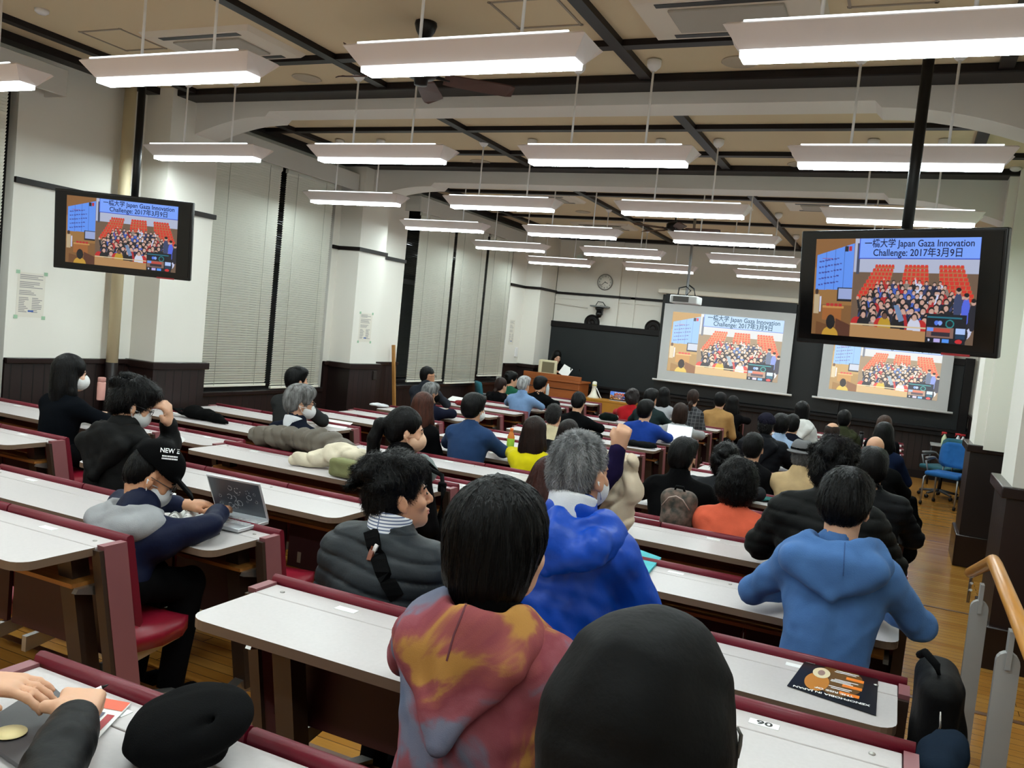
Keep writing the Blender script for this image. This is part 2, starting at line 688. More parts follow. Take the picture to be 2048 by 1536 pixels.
LZ = 1.268 + H
COLX = (-6.1, -4.17, -2.18, -0.2)
ROWY = (-0.6, 1.65, 3.87, 6.09, 8.46, 10.62, 12.84, 15.06)
rown = {2: 'nearest row in view', 3: 'second row from the camera', 4: 'third row from the camera', 5: 'fourth row from the camera',
        6: 'second farthest row', 7: 'farthest row near the chalkboard wall'}
coln = ('leftmost', 'second from left', 'second from right', 'rightmost')
lamp0 = make_lamp()
first = True
for j, y in enumerate(ROWY):
    for i, x in enumerate(COLX):
        lab = ('white pendant strip lamp, %s of the %s' % (coln[i], rown[j])) if j > 1 else ('white pendant strip lamp overhead behind the viewpoint, %s in %s rear row' % (coln[i], ('last', 'next')[j]))
        if first:
            o = lamp0
            o.location = (x, y, LZ)
            first = False
        else:
            o = dup(lamp0, (x, y, LZ))
        o['label'] = lab
        o['group'] = 'pendant strip lamps'

# ---------------------------------------------------------------- ceiling fittings
def cassette(cx, cy, label):
    r = thing('ceiling_air_conditioner', label, 'air conditioner', (cx, cy, CEIL), group='ceiling air conditioners')
    W_, D_ = 0.56, 0.34
    b = MB()
    b.ring([[(sx * W_, sy * D_, 0) for sx, sy in ((-1, -1), (1, -1), (1, 1), (-1, 1))], [(sx * (W_ - 0.03), sy * (D_ - 0.03), -0.035) for sx, sy in ((-1, -1), (1, -1), (1, 1), (-1, 1))]], smooth=False)
    b.build('panel', mat('cream_appliance_panel', (214, 204, 190), 0.5), r)
    b = MB()
    b.bb((-0.34, -0.19, -0.05), (0.34, 0.17, -0.034), bev=0.006)
    b.build('intake_grille', mat('grey_grille', (168, 162, 152), 0.6), r)
    for sg in (-1, 1):
        b = MB()
        b.bb((-0.4, sg * 0.255 - 0.028, -0.038), (0.4, sg * 0.255 + 0.028, -0.0335))
        b.build('air_outlet', M_black, r)
    return r


cassette(-5.22, 5.3, 'cream ceiling air conditioner at the upper left, behind the nearest left lamp')
cassette(-1.2, 5.3, 'cream ceiling air conditioner at the upper right, above the nearest right lamp')
cassette(-5.25, 12.1, 'cream ceiling air conditioner beyond the far arch on the left')
cassette(-1.15, 12.1, 'cream ceiling air conditioner beyond the far arch on the right')
cassette(-5.25, 14.95, 'cream ceiling air conditioner nearest the clock wall on the left')


def hatch(cx, cy, label):
    b = MB()
    for sx, sy, lx, ly in ((0, -1, 0.24, 0.008), (0, 1, 0.24, 0.008), (-1, 0, 0.008, 0.24), (1, 0, 0.008, 0.24)):
        b.bb((cx + sx * 0.225 - lx, cy + sy * 0.225 - ly, CEIL - 0.006), (cx + sx * 0.225 + lx, cy + sy * 0.225 + ly, CEIL))
    o = b.build('ceiling_hatch', mat('hatch_frame', (150, 138, 124), 0.6))
    tag(o, label, 'hatch', 'square ceiling hatches')


hatch(-6.1, 5.1, 'square framed ceiling access hatch left of the upper left air conditioner')
hatch(-2.41, 5.12, 'square framed ceiling access hatch right of the near ceiling fan')
hatch(-0.3, 5.1, 'square framed ceiling access hatch beside the right television pole')
hatch(-6.2, 12.9, 'square framed ceiling access hatch beyond the far arch on the left')
for cx, cy, lb in ((-5.1, 6.2, 'round flush ceiling speaker right of the left television pole'), (-1.3, 6.2, 'round flush ceiling speaker above the nearest right lamp'),
                   (-5.09, 9.6, 'round flush ceiling speaker between the arches on the left'), (-1.25, 9.55, 'round flush ceiling speaker between the arches on the right'), (-5.1, 13.4, 'round flush ceiling speaker beyond the far arch')):
    b = MB()
    b.lathe([(0.125, 0), (0.13, -0.006), (0.12, -0.012), (0.105, -0.008), (0.001, -0.009)], (cx, cy, CEIL), seg=28)
    tag(b.build('ceiling_speaker', mat('speaker_mesh', (176, 164, 146), 0.7)), lb, 'speaker', 'round ceiling speakers')
for cx, cy, lb in ((-6.18, 4.43, 'small round smoke detector at the top left of the ceiling'), (0.75, 9.6, 'small smoke detector at the right end between the arches')):
    b = MB()
    b.lathe([(0.05, 0), (0.05, -0.02), (0.03, -0.035), (0.001, -0.036)], (cx, cy, CEIL), seg=16)
    tag(b.build('smoke_detector', M_white), lb, 'smoke detector', 'smoke detectors')


def fan(cx, cy, a0, label):
    r = thing('ceiling_fan', label, 'ceiling fan', (cx, cy, CEIL), group='brown ceiling fans')
    mb_ = mat('bronze_black_metal', (30, 28, 27), 0.35, 0.5)
    b = MB()
    b.lathe([(0.075, 0), (0.078, -0.02), (0.065, -0.06), (0.04, -0.1), (0.015, -0.115)], seg=20)
    b.build('canopy', mb_, r)
    b = MB()
    b.tube([(0, 0, -0.1), (0, 0, -0.28)], 0.013)
    b.build('down_rod', mb_, r)
    b = MB()
    b.lathe([(0.02, -0.245), (0.1, -0.265), (0.125, -0.29), (0.125, -0.345), (0.09, -0.375), (0.05, -0.385), (0.045, -0.425), (0.001, -0.43)], seg=24)
    b.build('motor', mb_, r)
    for k in range(5):
        a = a0 + k * 2 * PI / 5
        ca, sa = math.cos(a), math.sin(a)
        b = MB()
        rings = []
        for t, hw in ((0.16, 0.045), (0.22, 0.06), (0.5, 0.072), (0.62, 0.07), (0.66, 0.045)):
            rg = []
            for q, zz in ((-1, 0.004), (1, 0.004), (1, -0.004), (-1, -0.004)):
                yy = q * hw
                rg.append((ca * t - sa * yy, sa * t + ca * yy, -0.36 - q * 0.02 + zz))
            rings.append(rg)
        b.ring(rings, smooth=False)
        bl = b.build('blade', mat('walnut_blade', (78, 46, 38), 0.45, var=0.2), r)
        b = MB()
        b.tube([(ca * 0.08, sa * 0.08, -0.355), (ca * 0.2, sa * 0.2, -0.36)], 0.012)
        b.build('blade_arm', mb_, bl)
    return r


fan(-3.25, 5.15, 0.7, 'dark brown five-blade ceiling fan behind the nearest middle lamp')
fan(-3.27, 12.4, 0.1, 'dark brown five-blade ceiling fan far away before the projection screen')

# ---------------------------------------------------------------- front wall
m = MB()
m.bb((-7.3, YF - 0.08, 0.92), (1.02, YF - 0.02, 2.1))
bd = m.build('chalkboard', M_board)
tag(bd, 'wide dark chalkboard spanning the front wall behind the projection screens', 'chalkboard')
m = MB()
m.bb((-7.4, YF - 0.11, 2.06), (1.1, YF - 0.015, 2.18), bev=0.01)
m.bb((-7.42, YF - 0.11, 0.9), (-7.29, YF - 0.015, 2.18), bev=0.01)
m.bb((0.95, YF - 0.12, 0.9), (1.1, YF - 0.015, 2.2), bev=0.01)
m.build('frame', M_frame, bd)
m = MB()
m.bb((-7.42, YF - 0.2, 0.88), (1.12, YF - 0.02, 0.93), bev=0.008)
m.bb((-7.42, YF - 0.16, 0.8), (1.12, YF - 0.02, 0.88), bev=0.008)
m.build('chalk_ledge', M_frame, bd)
m = MB()
m.bb((-4.5, YF - 0.14, 0.95), (-1.0, YF - 0.085, 2.9), bev=0.006)
m.build('raised_panel', mat('black_sliding_board', (24, 26, 27), 0.5), bd)
for x in (-5.96, -4.66):
    m = MB()
    Mx = Matrix.Rotation(PI / 2, 3, 'X')
    m.lathe([(0.17, -0.03), (0.17, 0.012), (0.15, 0.02), (0.145, 0.008), (0.1, 0.008), (0.095, 0.02), (0.06, 0.024), (0.055, 0.012), (0.03, 0.014), (0.001, 0.02)], (x, YF - 0.055, 2.21), seg=32, M=Mx)
    m.build('rosette', M_frame, bd)
m = MB()
m.bb((-7.405, YF - 0.13, 1.75), (-7.36, YF - 0.105, 2.12))
m.build('yellow_strip', mat('yellow_tape', (214, 178, 40), 0.5), bd)
# ---------------------------------------------------------------- the slide shown on all screens (a painted colour grid)
GW, GH = 360, 204


def paint():
    im = np.zeros((GH, GW, 3), np.float32)
    S, T = np.meshgrid((np.arange(GW) + 0.5) / GW, (np.arange(GH) + 0.5) / GH)
    rs = np.random.RandomState(5)

    def put_(mask, c):
        im[mask] = lin(c)

    def rect(a, b, c_, d, c):
        put_((S >= a) & (S <= c_) & (T >= b) & (T <= d), c)

    def poly(pts, c):
        mk = np.ones_like(S, bool)
        n = len(pts)
        ar = sum(pts[i][0] * pts[(i + 1) % n][1] - pts[(i + 1) % n][0] * pts[i][1] for i in range(n))
        sg = 1 if ar > 0 else -1
        for i in range(n):
            (x0, y0), (x1, y1) = pts[i], pts[(i + 1) % n]
            mk &= sg * ((x1 - x0) * (T - y0) - (y1 - y0) * (S - x0)) >= 0
        put_(mk, c)

    def ell(x, y, rx, ry, c):
        put_(((S - x) / rx) ** 2 + ((T - y) / ry) ** 2 <= 1, c)
    # left picture: speaker, lectern desk, a listener from behind
    rect(0, 0, .265, 1, (168, 118, 58))
    rect(0, 0, .265, .3, (150, 98, 44))
    poly([(.015, .17), (.26, .05), (.26, .52), (.015, .53)], (104, 158, 240))
    for k in range(1, 4):
        x = .015 + .245 * k / 4
        rect(x - .0012, .16 - .1 * k / 4, x + .0012, .53, (60, 96, 170))
    for k in range(5):
        y = .23 + k * .06
        for i in range(int(7 + rs.rand() * 4)):
            a = .03 + i * .02
            rect(a, y - .06 * (a - .03) / .2, a + .012 + .006 * rs.rand(), y + .014 - .06 * (a - .03) / .2, (64, 70, 150))
    rect(.05, .2, .12, .206, (170, 40, 70))
    rect(.2, .08, .222, .13, (22, 20, 26))
    rect(.224, .08, .245, .125, (200, 30, 40))
    rect(.165, .5, .262, .64, (26, 26, 34))
    rect(.172, .51, .262, .62, (170, 180, 210))
    rect(0, .68, .265, 1, (142, 96, 48))
    ell(.025, .55, .011, .03, (60, 40, 32))
    rect(.008, .58, .045, .78, (206, 178, 130))
    rect(.046, .6, .058, .76, (225, 225, 235))
    poly([(.07, .7), (.2, .72), (.2, .86), (.07, .84)], (176, 104, 44))
    rect(.07, .69, .215, .715, (214, 150, 74))
    for k in range(4):
        rect(.095 + k * .028, .665, .117 + k * .028, .695, (200, 44, 40))
    poly([(.03, .86), (.2, .93), (.2, 1.01), (.03, 1.01)], (120, 74, 34))
    poly([(.165, .82), (.262, .88), (.262, 1.01), (.165, 1.01)], (96, 52, 30))
    ell(.13, 1.0, .055, .09, (214, 160, 48))
    ell(.13, .86, .03, .075, (18, 14, 14))
    # right picture: lecture hall with red seats and a cheering crowd
    rect(.265, 0, 1, 1, (120, 92, 66))
    rect(.265, 0, 1, .34, (196, 198, 206))
    rect(.28, .05, .3, .36, (70, 74, 90))
    for (x0, x1, xb0, xb1) in ((.4, .52, .28, .47), (.58, .72, .55, .74), (.78, .92, .8, 1.0)):
        rows = 9
        for k in range(rows):
            f = k / rows
            y = .27 + .34 * f
            a, b = x0 + (xb0 - x0) * f, x1 + (xb1 - x1) * f
            rect(a, y, b, y + .035, (190, 120, 70))
            n = 6
            for i in range(n):
                w_ = (b - a) / n
                rect(a + i * w_ + .003, y - .008, a + (i + 1) * w_ - .003, y + .02 + .008 * f, (232, 52, 34))
    cols = [(24, 24, 30), (40, 40, 52), (50, 60, 100), (24, 30, 60), (225, 225, 235), (150, 130, 110), (190, 40, 40), (70, 100, 180), (30, 30, 30), (24, 24, 24)]
    for k in range(9):
        f = k / 8
        y = .43 + .36 * f
        n = int(17 - 8 * f)
        for i in range(n):
            x = .31 + .66 * (i + .5 + .3 * (rs.rand() - .5)) / n
            if abs(x - .63) > .2 + .2 * f:
                continue
            sz = .011 + .012 * f
            yy = y + .02 * (rs.rand() - .5)
            c = cols[rs.randint(len(cols))]
            ell(x, yy + sz * 5.2, sz * 1.9, sz * 4.2, c)
            if rs.rand() < .35:
                sd = 1 if rs.rand() < .5 else -1
                poly([(x + sd * sz, yy + sz * 3), (x + sd * sz * 1.9, yy + sz * 3), (x + sd * sz * 2.6, yy - sz * 2.5), (x + sd * sz * 1.9, yy - sz * 2.6)], c)
                ell(x + sd * sz * 2.3, yy - sz * 2.8, sz * .5, sz * .9, (224, 176, 146))
            ell(x, yy, sz * .95, sz * 1.8, (16, 13, 13))
            ell(x, yy + sz * .5, sz * .72, sz * 1.4, (222, 172, 142))
            rect(x - sz * .35, yy + sz * 1.1, x + sz * .35, yy + sz * 1.3, (240, 225, 220))
    for x, y, c in ((.9, .5, (60, 70, 100)), (.945, .55, (90, 110, 220)), (.985, .6, (30, 30, 40))):
        ell(x, y + .14, .024, .13, c)
        ell(x, y, .013, .028, (220, 170, 140))
        ell(x, y - .016, .014, .02, (16, 13, 13))
    for x, c in ((.3, (206, 40, 34)), (.45, (206, 40, 34)), (.7, (206, 40, 34))):
        ell(x, .86, .035, .07, c)
    for x, c in ((.345, (22, 22, 26)), (.48, (206, 160, 40)), (.56, (20, 20, 22)), (.66, (228, 226, 226))):
        ell(x, .88, .04, .11, c)
        ell(x, .76, .019, .04, (20, 16, 16))
        ell(x, .77, .014, .03, (120, 80, 60) if x == .48 else (222, 172, 142))
    poly([(.53, .66), (.56, .65), (.6, .8), (.57, .82)], (120, 146, 170))
    poly([(.265, .87), (.74, .9), (.74, 1.01), (.265, 1.01)], (196, 144, 84))
    rect(.265, .86, .74, .872, (232, 204, 150))
    # call window with its buttons
    rect(.73, .72, .955, 1.0, (14, 17, 26))
    rect(.735, .745, .93, .76, (34, 120, 130))
    ell(.79, .805, .012, .022, (92, 132, 226))
    ell(.81, .805, .012, .022, (150, 180, 240))
    ell(.865, .81, .024, .04, (40, 150, 140))
    ell(.865, .81, .018, .03, (14, 26, 34))
    rect(.735, .85, .89, .945, (150, 110, 90))
    rect(.76, .86, .87, .89, (210, 80, 60))
    rect(.765, .89, .87, .93, (50, 40, 48))
    rect(.74, .855, .775, .885, (120, 170, 240))
    rect(.9, .85, .952, .9, (190, 214, 245))
    rect(.9, .905, .952, .945, (24, 60, 84))
    rect(.78, .955, .818, .99, (206, 188, 232))
    rect(.828, .955, .866, .99, (90, 160, 240))
    ell(.92, .972, .02, .02, (226, 44, 44))
    ell(.752, .972, .006, .012, (220, 220, 230))
    # title box
    rect(.293, -1, 1, .205, (46, 74, 190))
    rect(.297, -1, .997, .197, (134, 176, 252))
    return im


IM = paint()
sgrid = MB()
me = bpy.data.meshes.new('slide_picture')
xs = (np.arange(GW) / (GW - 1) - 0.5)
zs = (0.5 - np.arange(GH) / (GH - 1))
V = np.zeros((GH, GW, 3), np.float32)
V[..., 0] = xs[None, :]
V[..., 2] = zs[:, None]
idx = np.arange(GH * GW).reshape(GH, GW)
F_ = np.stack([idx[1:, :-1], idx[1:, 1:], idx[:-1, 1:], idx[:-1, :-1]], -1).reshape(-1, 4)
me.from_pydata(V.reshape(-1, 3).tolist(), [], F_.tolist())
at_ = me.color_attributes.new('slide', 'FLOAT_COLOR', 'POINT')
at_.data.foreach_set('color', np.concatenate([IM, np.ones((GH, GW, 1), np.float32)], -1).reshape(-1))
PR = np.clip(IM, 0, 1) ** 0.5
PR = np.clip(PR * 1.05 + 0.02, 0, 1)
at_ = me.color_attributes.new('projected', 'FLOAT_COLOR', 'POINT')
at_.data.foreach_set('color', np.concatenate([PR, np.ones((GH, GW, 1), np.float32)], -1).reshape(-1))
SLIDE = me


def screen_mat(name, attr, strength, tint=(1, 1, 1)):
    m = bpy.data.materials.new(name)
    m.use_nodes = True
    nt = m.node_tree
    b = nt.nodes['Principled BSDF']
    b.inputs['Base Color'].default_value = (0.01, 0.01, 0.012, 1)
    b.inputs['Roughness'].default_value = 0.25
    a = nt.nodes.new('ShaderNodeAttribute')
    a.attribute_name = attr
    mx = nt.nodes.new('ShaderNodeMixRGB')
    mx.blend_type = 'MULTIPLY'
    mx.inputs[0].default_value = 1
    mx.inputs[2].default_value = (*tint, 1)
    nt.links.new(a.outputs['Color'], mx.inputs[1])
    nt.links.new(mx.outputs[0], b.inputs['Emission Color'])
    b.inputs['Emission Strength'].default_value = strength
    return m


M_tv = screen_mat('lit_television_picture', 'slide', 0.85, (0.86, 0.92, 1.12))
M_prj = screen_mat('projected_slide_picture', 'projected', 1.1, (1.0, 1.0, 0.94))
M_ttx = mat('navy_title_ink', (22, 28, 78), 0.6)
M_ttp = mat('grey_title_ink', (70, 92, 110), 0.6, emit=0.5)
SLIDE.materials.append(M_tv)
TT = [text_mesh('slide_title', s_, 1.0, M_ttx, bold=0.012) for s_ in ('一橋大学 Japan Gaza Innovation', 'Challenge: 2017年3月9日')]
for o in TT:
    C.objects.unlink(o)


def slide(parent, w_, h_, y, material, ink, cx=0.0, cz=0.0):
    o = bpy.data.objects.new('slide_picture', SLIDE)
    C.objects.link(o)
    o.parent = parent
    o.location = (cx, y, cz)
    o.scale = (w_, 1, h_)
    o.material_slots[0].link = 'OBJECT'
    o.material_slots[0].material = material
    for k, tz in enumerate((0.055, 0.145)):
        t_ = TT[k].copy()
        C.objects.link(t_)
        t_.material_slots[0].link = 'OBJECT'
        t_.material_slots[0].material = ink
        t_.parent = parent
        ww = max(v.co.x for v in TT[k].data.vertices) - min(v.co.x for v in TT[k].data.vertices)
        s_ = w_ * (0.64, 0.52)[k] / ww
        t_.scale = (s_, s_ * 1.15, 1)
        t_.rotation_euler = (PI / 2, 0, 0)
        t_.location = (cx + w_ * 0.147, y - 0.004, cz + h_ * (0.5 - tz))
    return o


def television(loc, yaw, tilt, pole_xy, label):
    r = thing('hanging_television', label, 'television', loc, Euler((tilt, 0, yaw)), 'televisions hanging from the ceiling')
    b = MB()
    b.box((0, 0.03, 0), (1.17, 0.05, 0.685), bev=0.008)
    b.box((0, 0.07, 0), (0.8, 0.06, 0.45), bev=0.02)
    b.build('cabinet', mat('glossy_black_cabinet', (12, 12, 14), 0.25), r)
    b = MB()
    b.bb((-0.565, 0.0, -0.315), (0.565, 0.0047, 0.325))
    b.build('screen_glass', mat('black_screen_glass', (5, 5, 7), 0.12), r)
    slide(r, 0.94, 0.575, -0.001, M_tv, M_ttx, -0.01, 0.005)
    b = MB()
    b.bb((0.3, -0.002, -0.345), (0.45, 0.004, -0.333))
    b.build('status_strip', mat('dim_red_strip', (150, 40, 44), 0.4), r)
    b = MB()
    b.box((0, 0.1, 0.05), (0.3, 0.05, 0.3), bev=0.01)
    b.build('bracket', M_black, r)
    inv = (Matrix.Translation(loc) @ Euler((tilt, 0, yaw)).to_matrix().to_4x4()).inverted()
    p = pole_xy
    b = MB()
    b.tube([inv @ Vector((p[0], p[1], CEIL - 0.02)), inv @ Vector((p[0], p[1], loc[2] - 0.1))], 0.032, seg=16)
    po = b.build('ceiling_pole', M_black, r)
    b = MB()
    b.tube([inv @ Vector((p[0], p[1], CEIL)), inv @ Vector((p[0], p[1], CEIL - 0.035))], 0.085, seg=20)
    b.build('pole_flange', M_black, po)
    return r


cR = at_y(1783, 580, 5.36)
television(cR, math.radians(-23.5), math.radians(7), (-0.08, 5.52), 'black television hanging on a pole at the upper right, larger in view')
cL = at_y(246, 470, 5.4)
television(cL, math.radians(29), math.radians(5), (-6.42, 5.6), 'black television hanging on a pole at the left before the drain pipe')


def projection(x0, x1, z0, z1, y, px0, px1, pz0, pz1, label):
    r = thing('projection_screen', label, 'projection screen', ((x0 + x1) / 2, y, z0), group='pull-down projection screens')
    w_ = x1 - x0
    h = z1 - z0
    cx0 = (x0 + x1) / 2
    b = MB()
    b.bb((-w_ / 2, -0.002, 0), (w_ / 2, 0.002, h))
    b.build('sheet', mat('white_screen_sheet', (196, 196, 196), 0.8), r)
    b = MB()
    b.bb((-w_ / 2 - 0.16, -0.05, h + 0.19), (w_ / 2 + 0.16, 0.07, h + 0.29), bev=0.02)
    b.build('roller_case', mat('cream_roller_case', (226, 220, 206), 0.5), r)
    b = MB()
    b.bb((-w_ / 2, -0.003, h), (w_ / 2, 0.003, h + 0.2))
    b.build('black_drop', M_black, r)
    b = MB()
    b.tube([(-w_ / 2 - 0.09, 0, -0.02), (w_ / 2 + 0.09, 0, -0.02)], 0.02, seg=10)
    b.build('bottom_bar', M_white, r)
    slide(r, px1 - px0, pz1 - pz0, -0.006, M_prj, M_ttp, (px0 + px1) / 2 - cx0, (pz0 + pz1) / 2 - z0)
    return r


projection(-4.4, -1.92, 1.23, 2.72, 16.6, -4.22, -2.11, 1.41, 2.57, 'wide projection screen left of the right television, showing the bright slide')
projection(-1.38, 0.76, 1.25, 2.72, 16.6, -1.2, 0.58, 1.41, 2.4, 'projection screen half hidden below the right television')

# ---------------------------------------------------------------- bench desks
TIL = 0.19                                     # lean of the seat backs


def leanq(y0, y1, z0, z1):
    """outline of a leaning upright in the y-z plane, lean measured from the rail"""
    def sh(z):
        return (0.765 - z) * TIL
    return [(y0 + sh(z0), z0), (y1 + sh(z0), z0), (y1 + sh(z1), z1), (y0 + sh(z1), z1)]


def make_bench(seats):
    W = 0.607 * seats
    hw = W / 2
    r = thing('bench_desk', 'bench', 'bench desk')
    # writing top with rounded front corners
    R_ = 0.06
    pts = []
    for (cx, cy, a0) in ((-hw + R_, -0.40 + R_, 180), (hw - R_, -0.40 + R_, 270)):
        for k in range(6):
            a = math.radians(a0 + 18 * k)
            pts.append((cx + R_ * math.cos(a), cy + R_ * math.sin(a)))
    pts = pts + [(hw, -0.122), (-hw, -0.122)]
    b = MB()
    vt = [b.bm.verts.new((x, y, 0.742)) for x, y in pts]
    vb = [b.bm.verts.new((x, y, 0.714)) for x, y in pts]
    f = b.bm.faces.new(vt)
    f.material_index = 0
    f2 = b.bm.faces.new(vb[::-1])
    f2.material_index = 2
    for i in range(len(pts)):
        q = b.bm.faces.new((vt[i], vb[i], vb[(i + 1) % len(pts)], vt[(i + 1) % len(pts)]))
        q.material_index = 1
    bmesh.ops.recalc_face_normals(b.bm, faces=b.bm.faces[:])
    b.build('desktop', [M_lam, M_edge, M_under], r)
    b = MB()
    b.bb((-hw, -0.118, 0.714), (hw, -0.02, 0.743), bev=0.003)
    b.build('hinge_strip', M_lam, r)
    for sg in (-1, 1):
        b = MB()
        x0 = sg * (hw + 0.002)
        b.prism(leanq(-0.118, -0.022, 0.0, 0.75), 0, x0, x0 + sg * 0.032)
        b.build('end_panel', M_mauve, r)
        b = MB()
        b.prism(leanq(-0.136, -0.119, 0.0, 0.735), 0, x0 - sg * 0.01, x0 + sg * 0.03)
        b.build('end_strip', M_post, r)
    for k in range(seats):
        cx = -hw + 0.607 * (k + 0.5)
        b = MB()
        hb = 0.607 / 2 - 0.004
        if k == 0:
            xa, xb = cx - hb - 0.03, cx + hb
        elif k == seats - 1:
            xa, xb = cx - hb, cx + hb + 0.03
        else:
            xa, xb = cx - hb, cx + hb
        # padded back with a rounded top roll
        prof = [(-0.016, 0.748), (-0.012, 0.762), (0.0, 0.768), (0.012, 0.764), (0.018, 0.75), (0.02 + 0.34 * TIL, 0.43), (0.008 + 0.34 * TIL, 0.415), (-0.014 + 0.34 * TIL, 0.43)]
        b.prism(prof, 0, xa, xb, smooth=True)
        b.build('backrest', M_rail, r)
        b = MB()
        b.bb((xa + 0.01, -0.028 + 0.05, 0.3), (xb - 0.01, -0.012 + 0.05, 0.71))
        b.build('back_board', mat('dark_maroon_board', (52, 14, 20), 0.5), r)
        # tip-up seat folded down
        b = MB()
        rings = []
        for (y, z0, z1, ins) in ((0.1, 0.41, 0.455, 0.03), (0.13, 0.395, 0.462, 0.015), (0.27, 0.39, 0.46, 0.0), (0.38, 0.395, 0.466, 0.01), (0.435, 0.405, 0.458, 0.04), (0.45, 0.42, 0.44, 0.06)):
            x_0, x_1 = cx - 0.245 + ins, cx + 0.245 - ins
            rings.append([(x_0, y, z0), (x_1, y, z0), (x_1, y, z1), (cx, y, z1 - 0.012), (x_0, y, z1)])
        b.ring(rings)
        st = b.build('seat', M_seat, r)
        for sg in (-1, 1):
            b = MB()
            b.prism([(0.02, 0.33), (0.02, 0.39), (0.38, 0.405), (0.38, 0.385)], 0, cx + sg * 0.21 - 0.012, cx + sg * 0.21 + 0.012)
            b.build('seat_arm', M_alu, st)
        b = MB()
        b.bb((cx - 0.035, -0.085, 0.743), (cx + 0.035, -0.055, 0.7445))
        b.build('number_plate', M_plate, r)
        b = MB()
        b.lathe([(0.008, 0.7425), (0.007, 0.746), (0.001, 0.7475)], (cx + (0.24 if k else -0.24), -0.07, 0), seg=10)
        b.build('screw_cap', M_alu, r)
    b = MB()
    b.bb((-hw + 0.04, -0.17, 0.6), (hw - 0.04, -0.02, 0.615))
    b.build('book_shelf', M_shelf, r)
    for sg in (-1, 1):
        b = MB()
        b.prism([(-0.17, 0.585), (-0.16, 0.6), (-0.03, 0.6), (-0.03, 0.55)], 0, sg * (hw - 0.03) - 0.01, sg * (hw - 0.03) + 0.01)
        b.build('shelf_bracket', M_alu, r)
        x0 = sg * (hw - 0.12)
        b = MB()
        b.prism(leanq(-0.16, -0.09, 0.02, 0.714), 0, x0 - 0.035, x0 + 0.035)
        lg = b.build('leg', M_post, r)
        b = MB()
        b.prism([(-0.12, 0), (-0.12, 0.03), (0.05, 0.09), (0.16, 0.09), (0.42, 0.022), (0.42, 0)], 0, x0 - 0.025, x0 + 0.025)
        b.build('foot', M_alu, lg)
    return r


bench3 = make_bench(3)
bench2 = make_bench(2)
BLK = {'A': 'left', 'B': 'middle', 'C': 'right'}


def bench_x(bk, n):
    """centre x and number of seats of a bench"""
    if bk == 'C':
        return (-0.81, 3)
    if bk == 'B':
        return (-3.33 + 0.008 * max(0, n - 4), 3)
    return (-5.76, 3) if n <= 7 else (-5.42, 2)


HINT = {
    ('C', 0): 'bench desk at the very front of the picture under the black beret and open magazine',
    ('C', 1): 'long empty-topped bench desk in the foreground, numbered 90 at its right end',
    ('C', 2): 'bench desk in the right block carrying the black and orange flyer',
    ('B', 1): 'bench desk at the left picture edge whose mauve end panel faces the dark trousers',
    ('B', 2): 'bench desk carrying the open silver laptop, mauve end panel beside it',
    ('B', 4): 'bench desk in the middle block with cream jacket and grey pouch on it',
    ('B', 5): 'bench desk in the middle block at which the grey-haired masked man sits',
    ('A', 7): 'bench desk in the left block with a white paper, below the right balding man',
    ('A', 6): 'bench desk in the left block with the black cap and jacket lying on it',
}
ORD = ['', 'first', 'second', 'third', 'fourth', 'fifth', 'sixth', 'seventh', 'eighth', 'ninth', 'tenth', 'eleventh', 'twelfth', 'thirteenth', 'fourteenth', 'fifteenth', 'sixteenth', 'seventeenth']
used3 = used2 = False
BENCH = {}
for bk, n0 in (('C', 0), ('B', 1), ('A', 2)):
    for n in range(n0, 17):
        cx, ns = bench_x(bk, n)
        loc = (cx, RY(n), FL(n))
        lab = HINT.get((bk, n)) or 'pale bench desk in the %s block, %s row counted from the chalkboard' % (BLK[bk], ORD[17 - n])
        src = bench3 if ns == 3 else bench2
        if (ns == 3 and not used3) or (ns == 2 and not used2):
            src.location = loc
            o = src
            if ns == 3:
                used3 = True
            else:
                used2 = True
        else:
            o = dup(src, loc)
        for ch in o.children:
            if ch.name.split('.')[0] == 'seat':
                ch.location.z = FL(min(n + 1, 16)) - FL(n)
        o['label'] = lab
        o['group'] = 'pale bench desks with red seats'
        BENCH[bk, n] = o
for bk, n, k, s_ in (('C', 0, 0, '88'), ('C', 1, 2, '90'), ('C', 2, 2, '94')):
    cx, ns = bench_x(bk, n)
    if n < 2:
        text_mesh('plate_number', s_, 0.03, M_ink, BENCH[bk, n], (-0.91 + 0.607 * (k + 0.5), -0.07, 0.7452), (0, 0, 0), bold=0.0006, sx=1.3)
# ---------------------------------------------------------------- smooth solid modelling: distance fields turned into one skin
f4 = np.float32


def vec(*a):
    return np.array(a, f4)


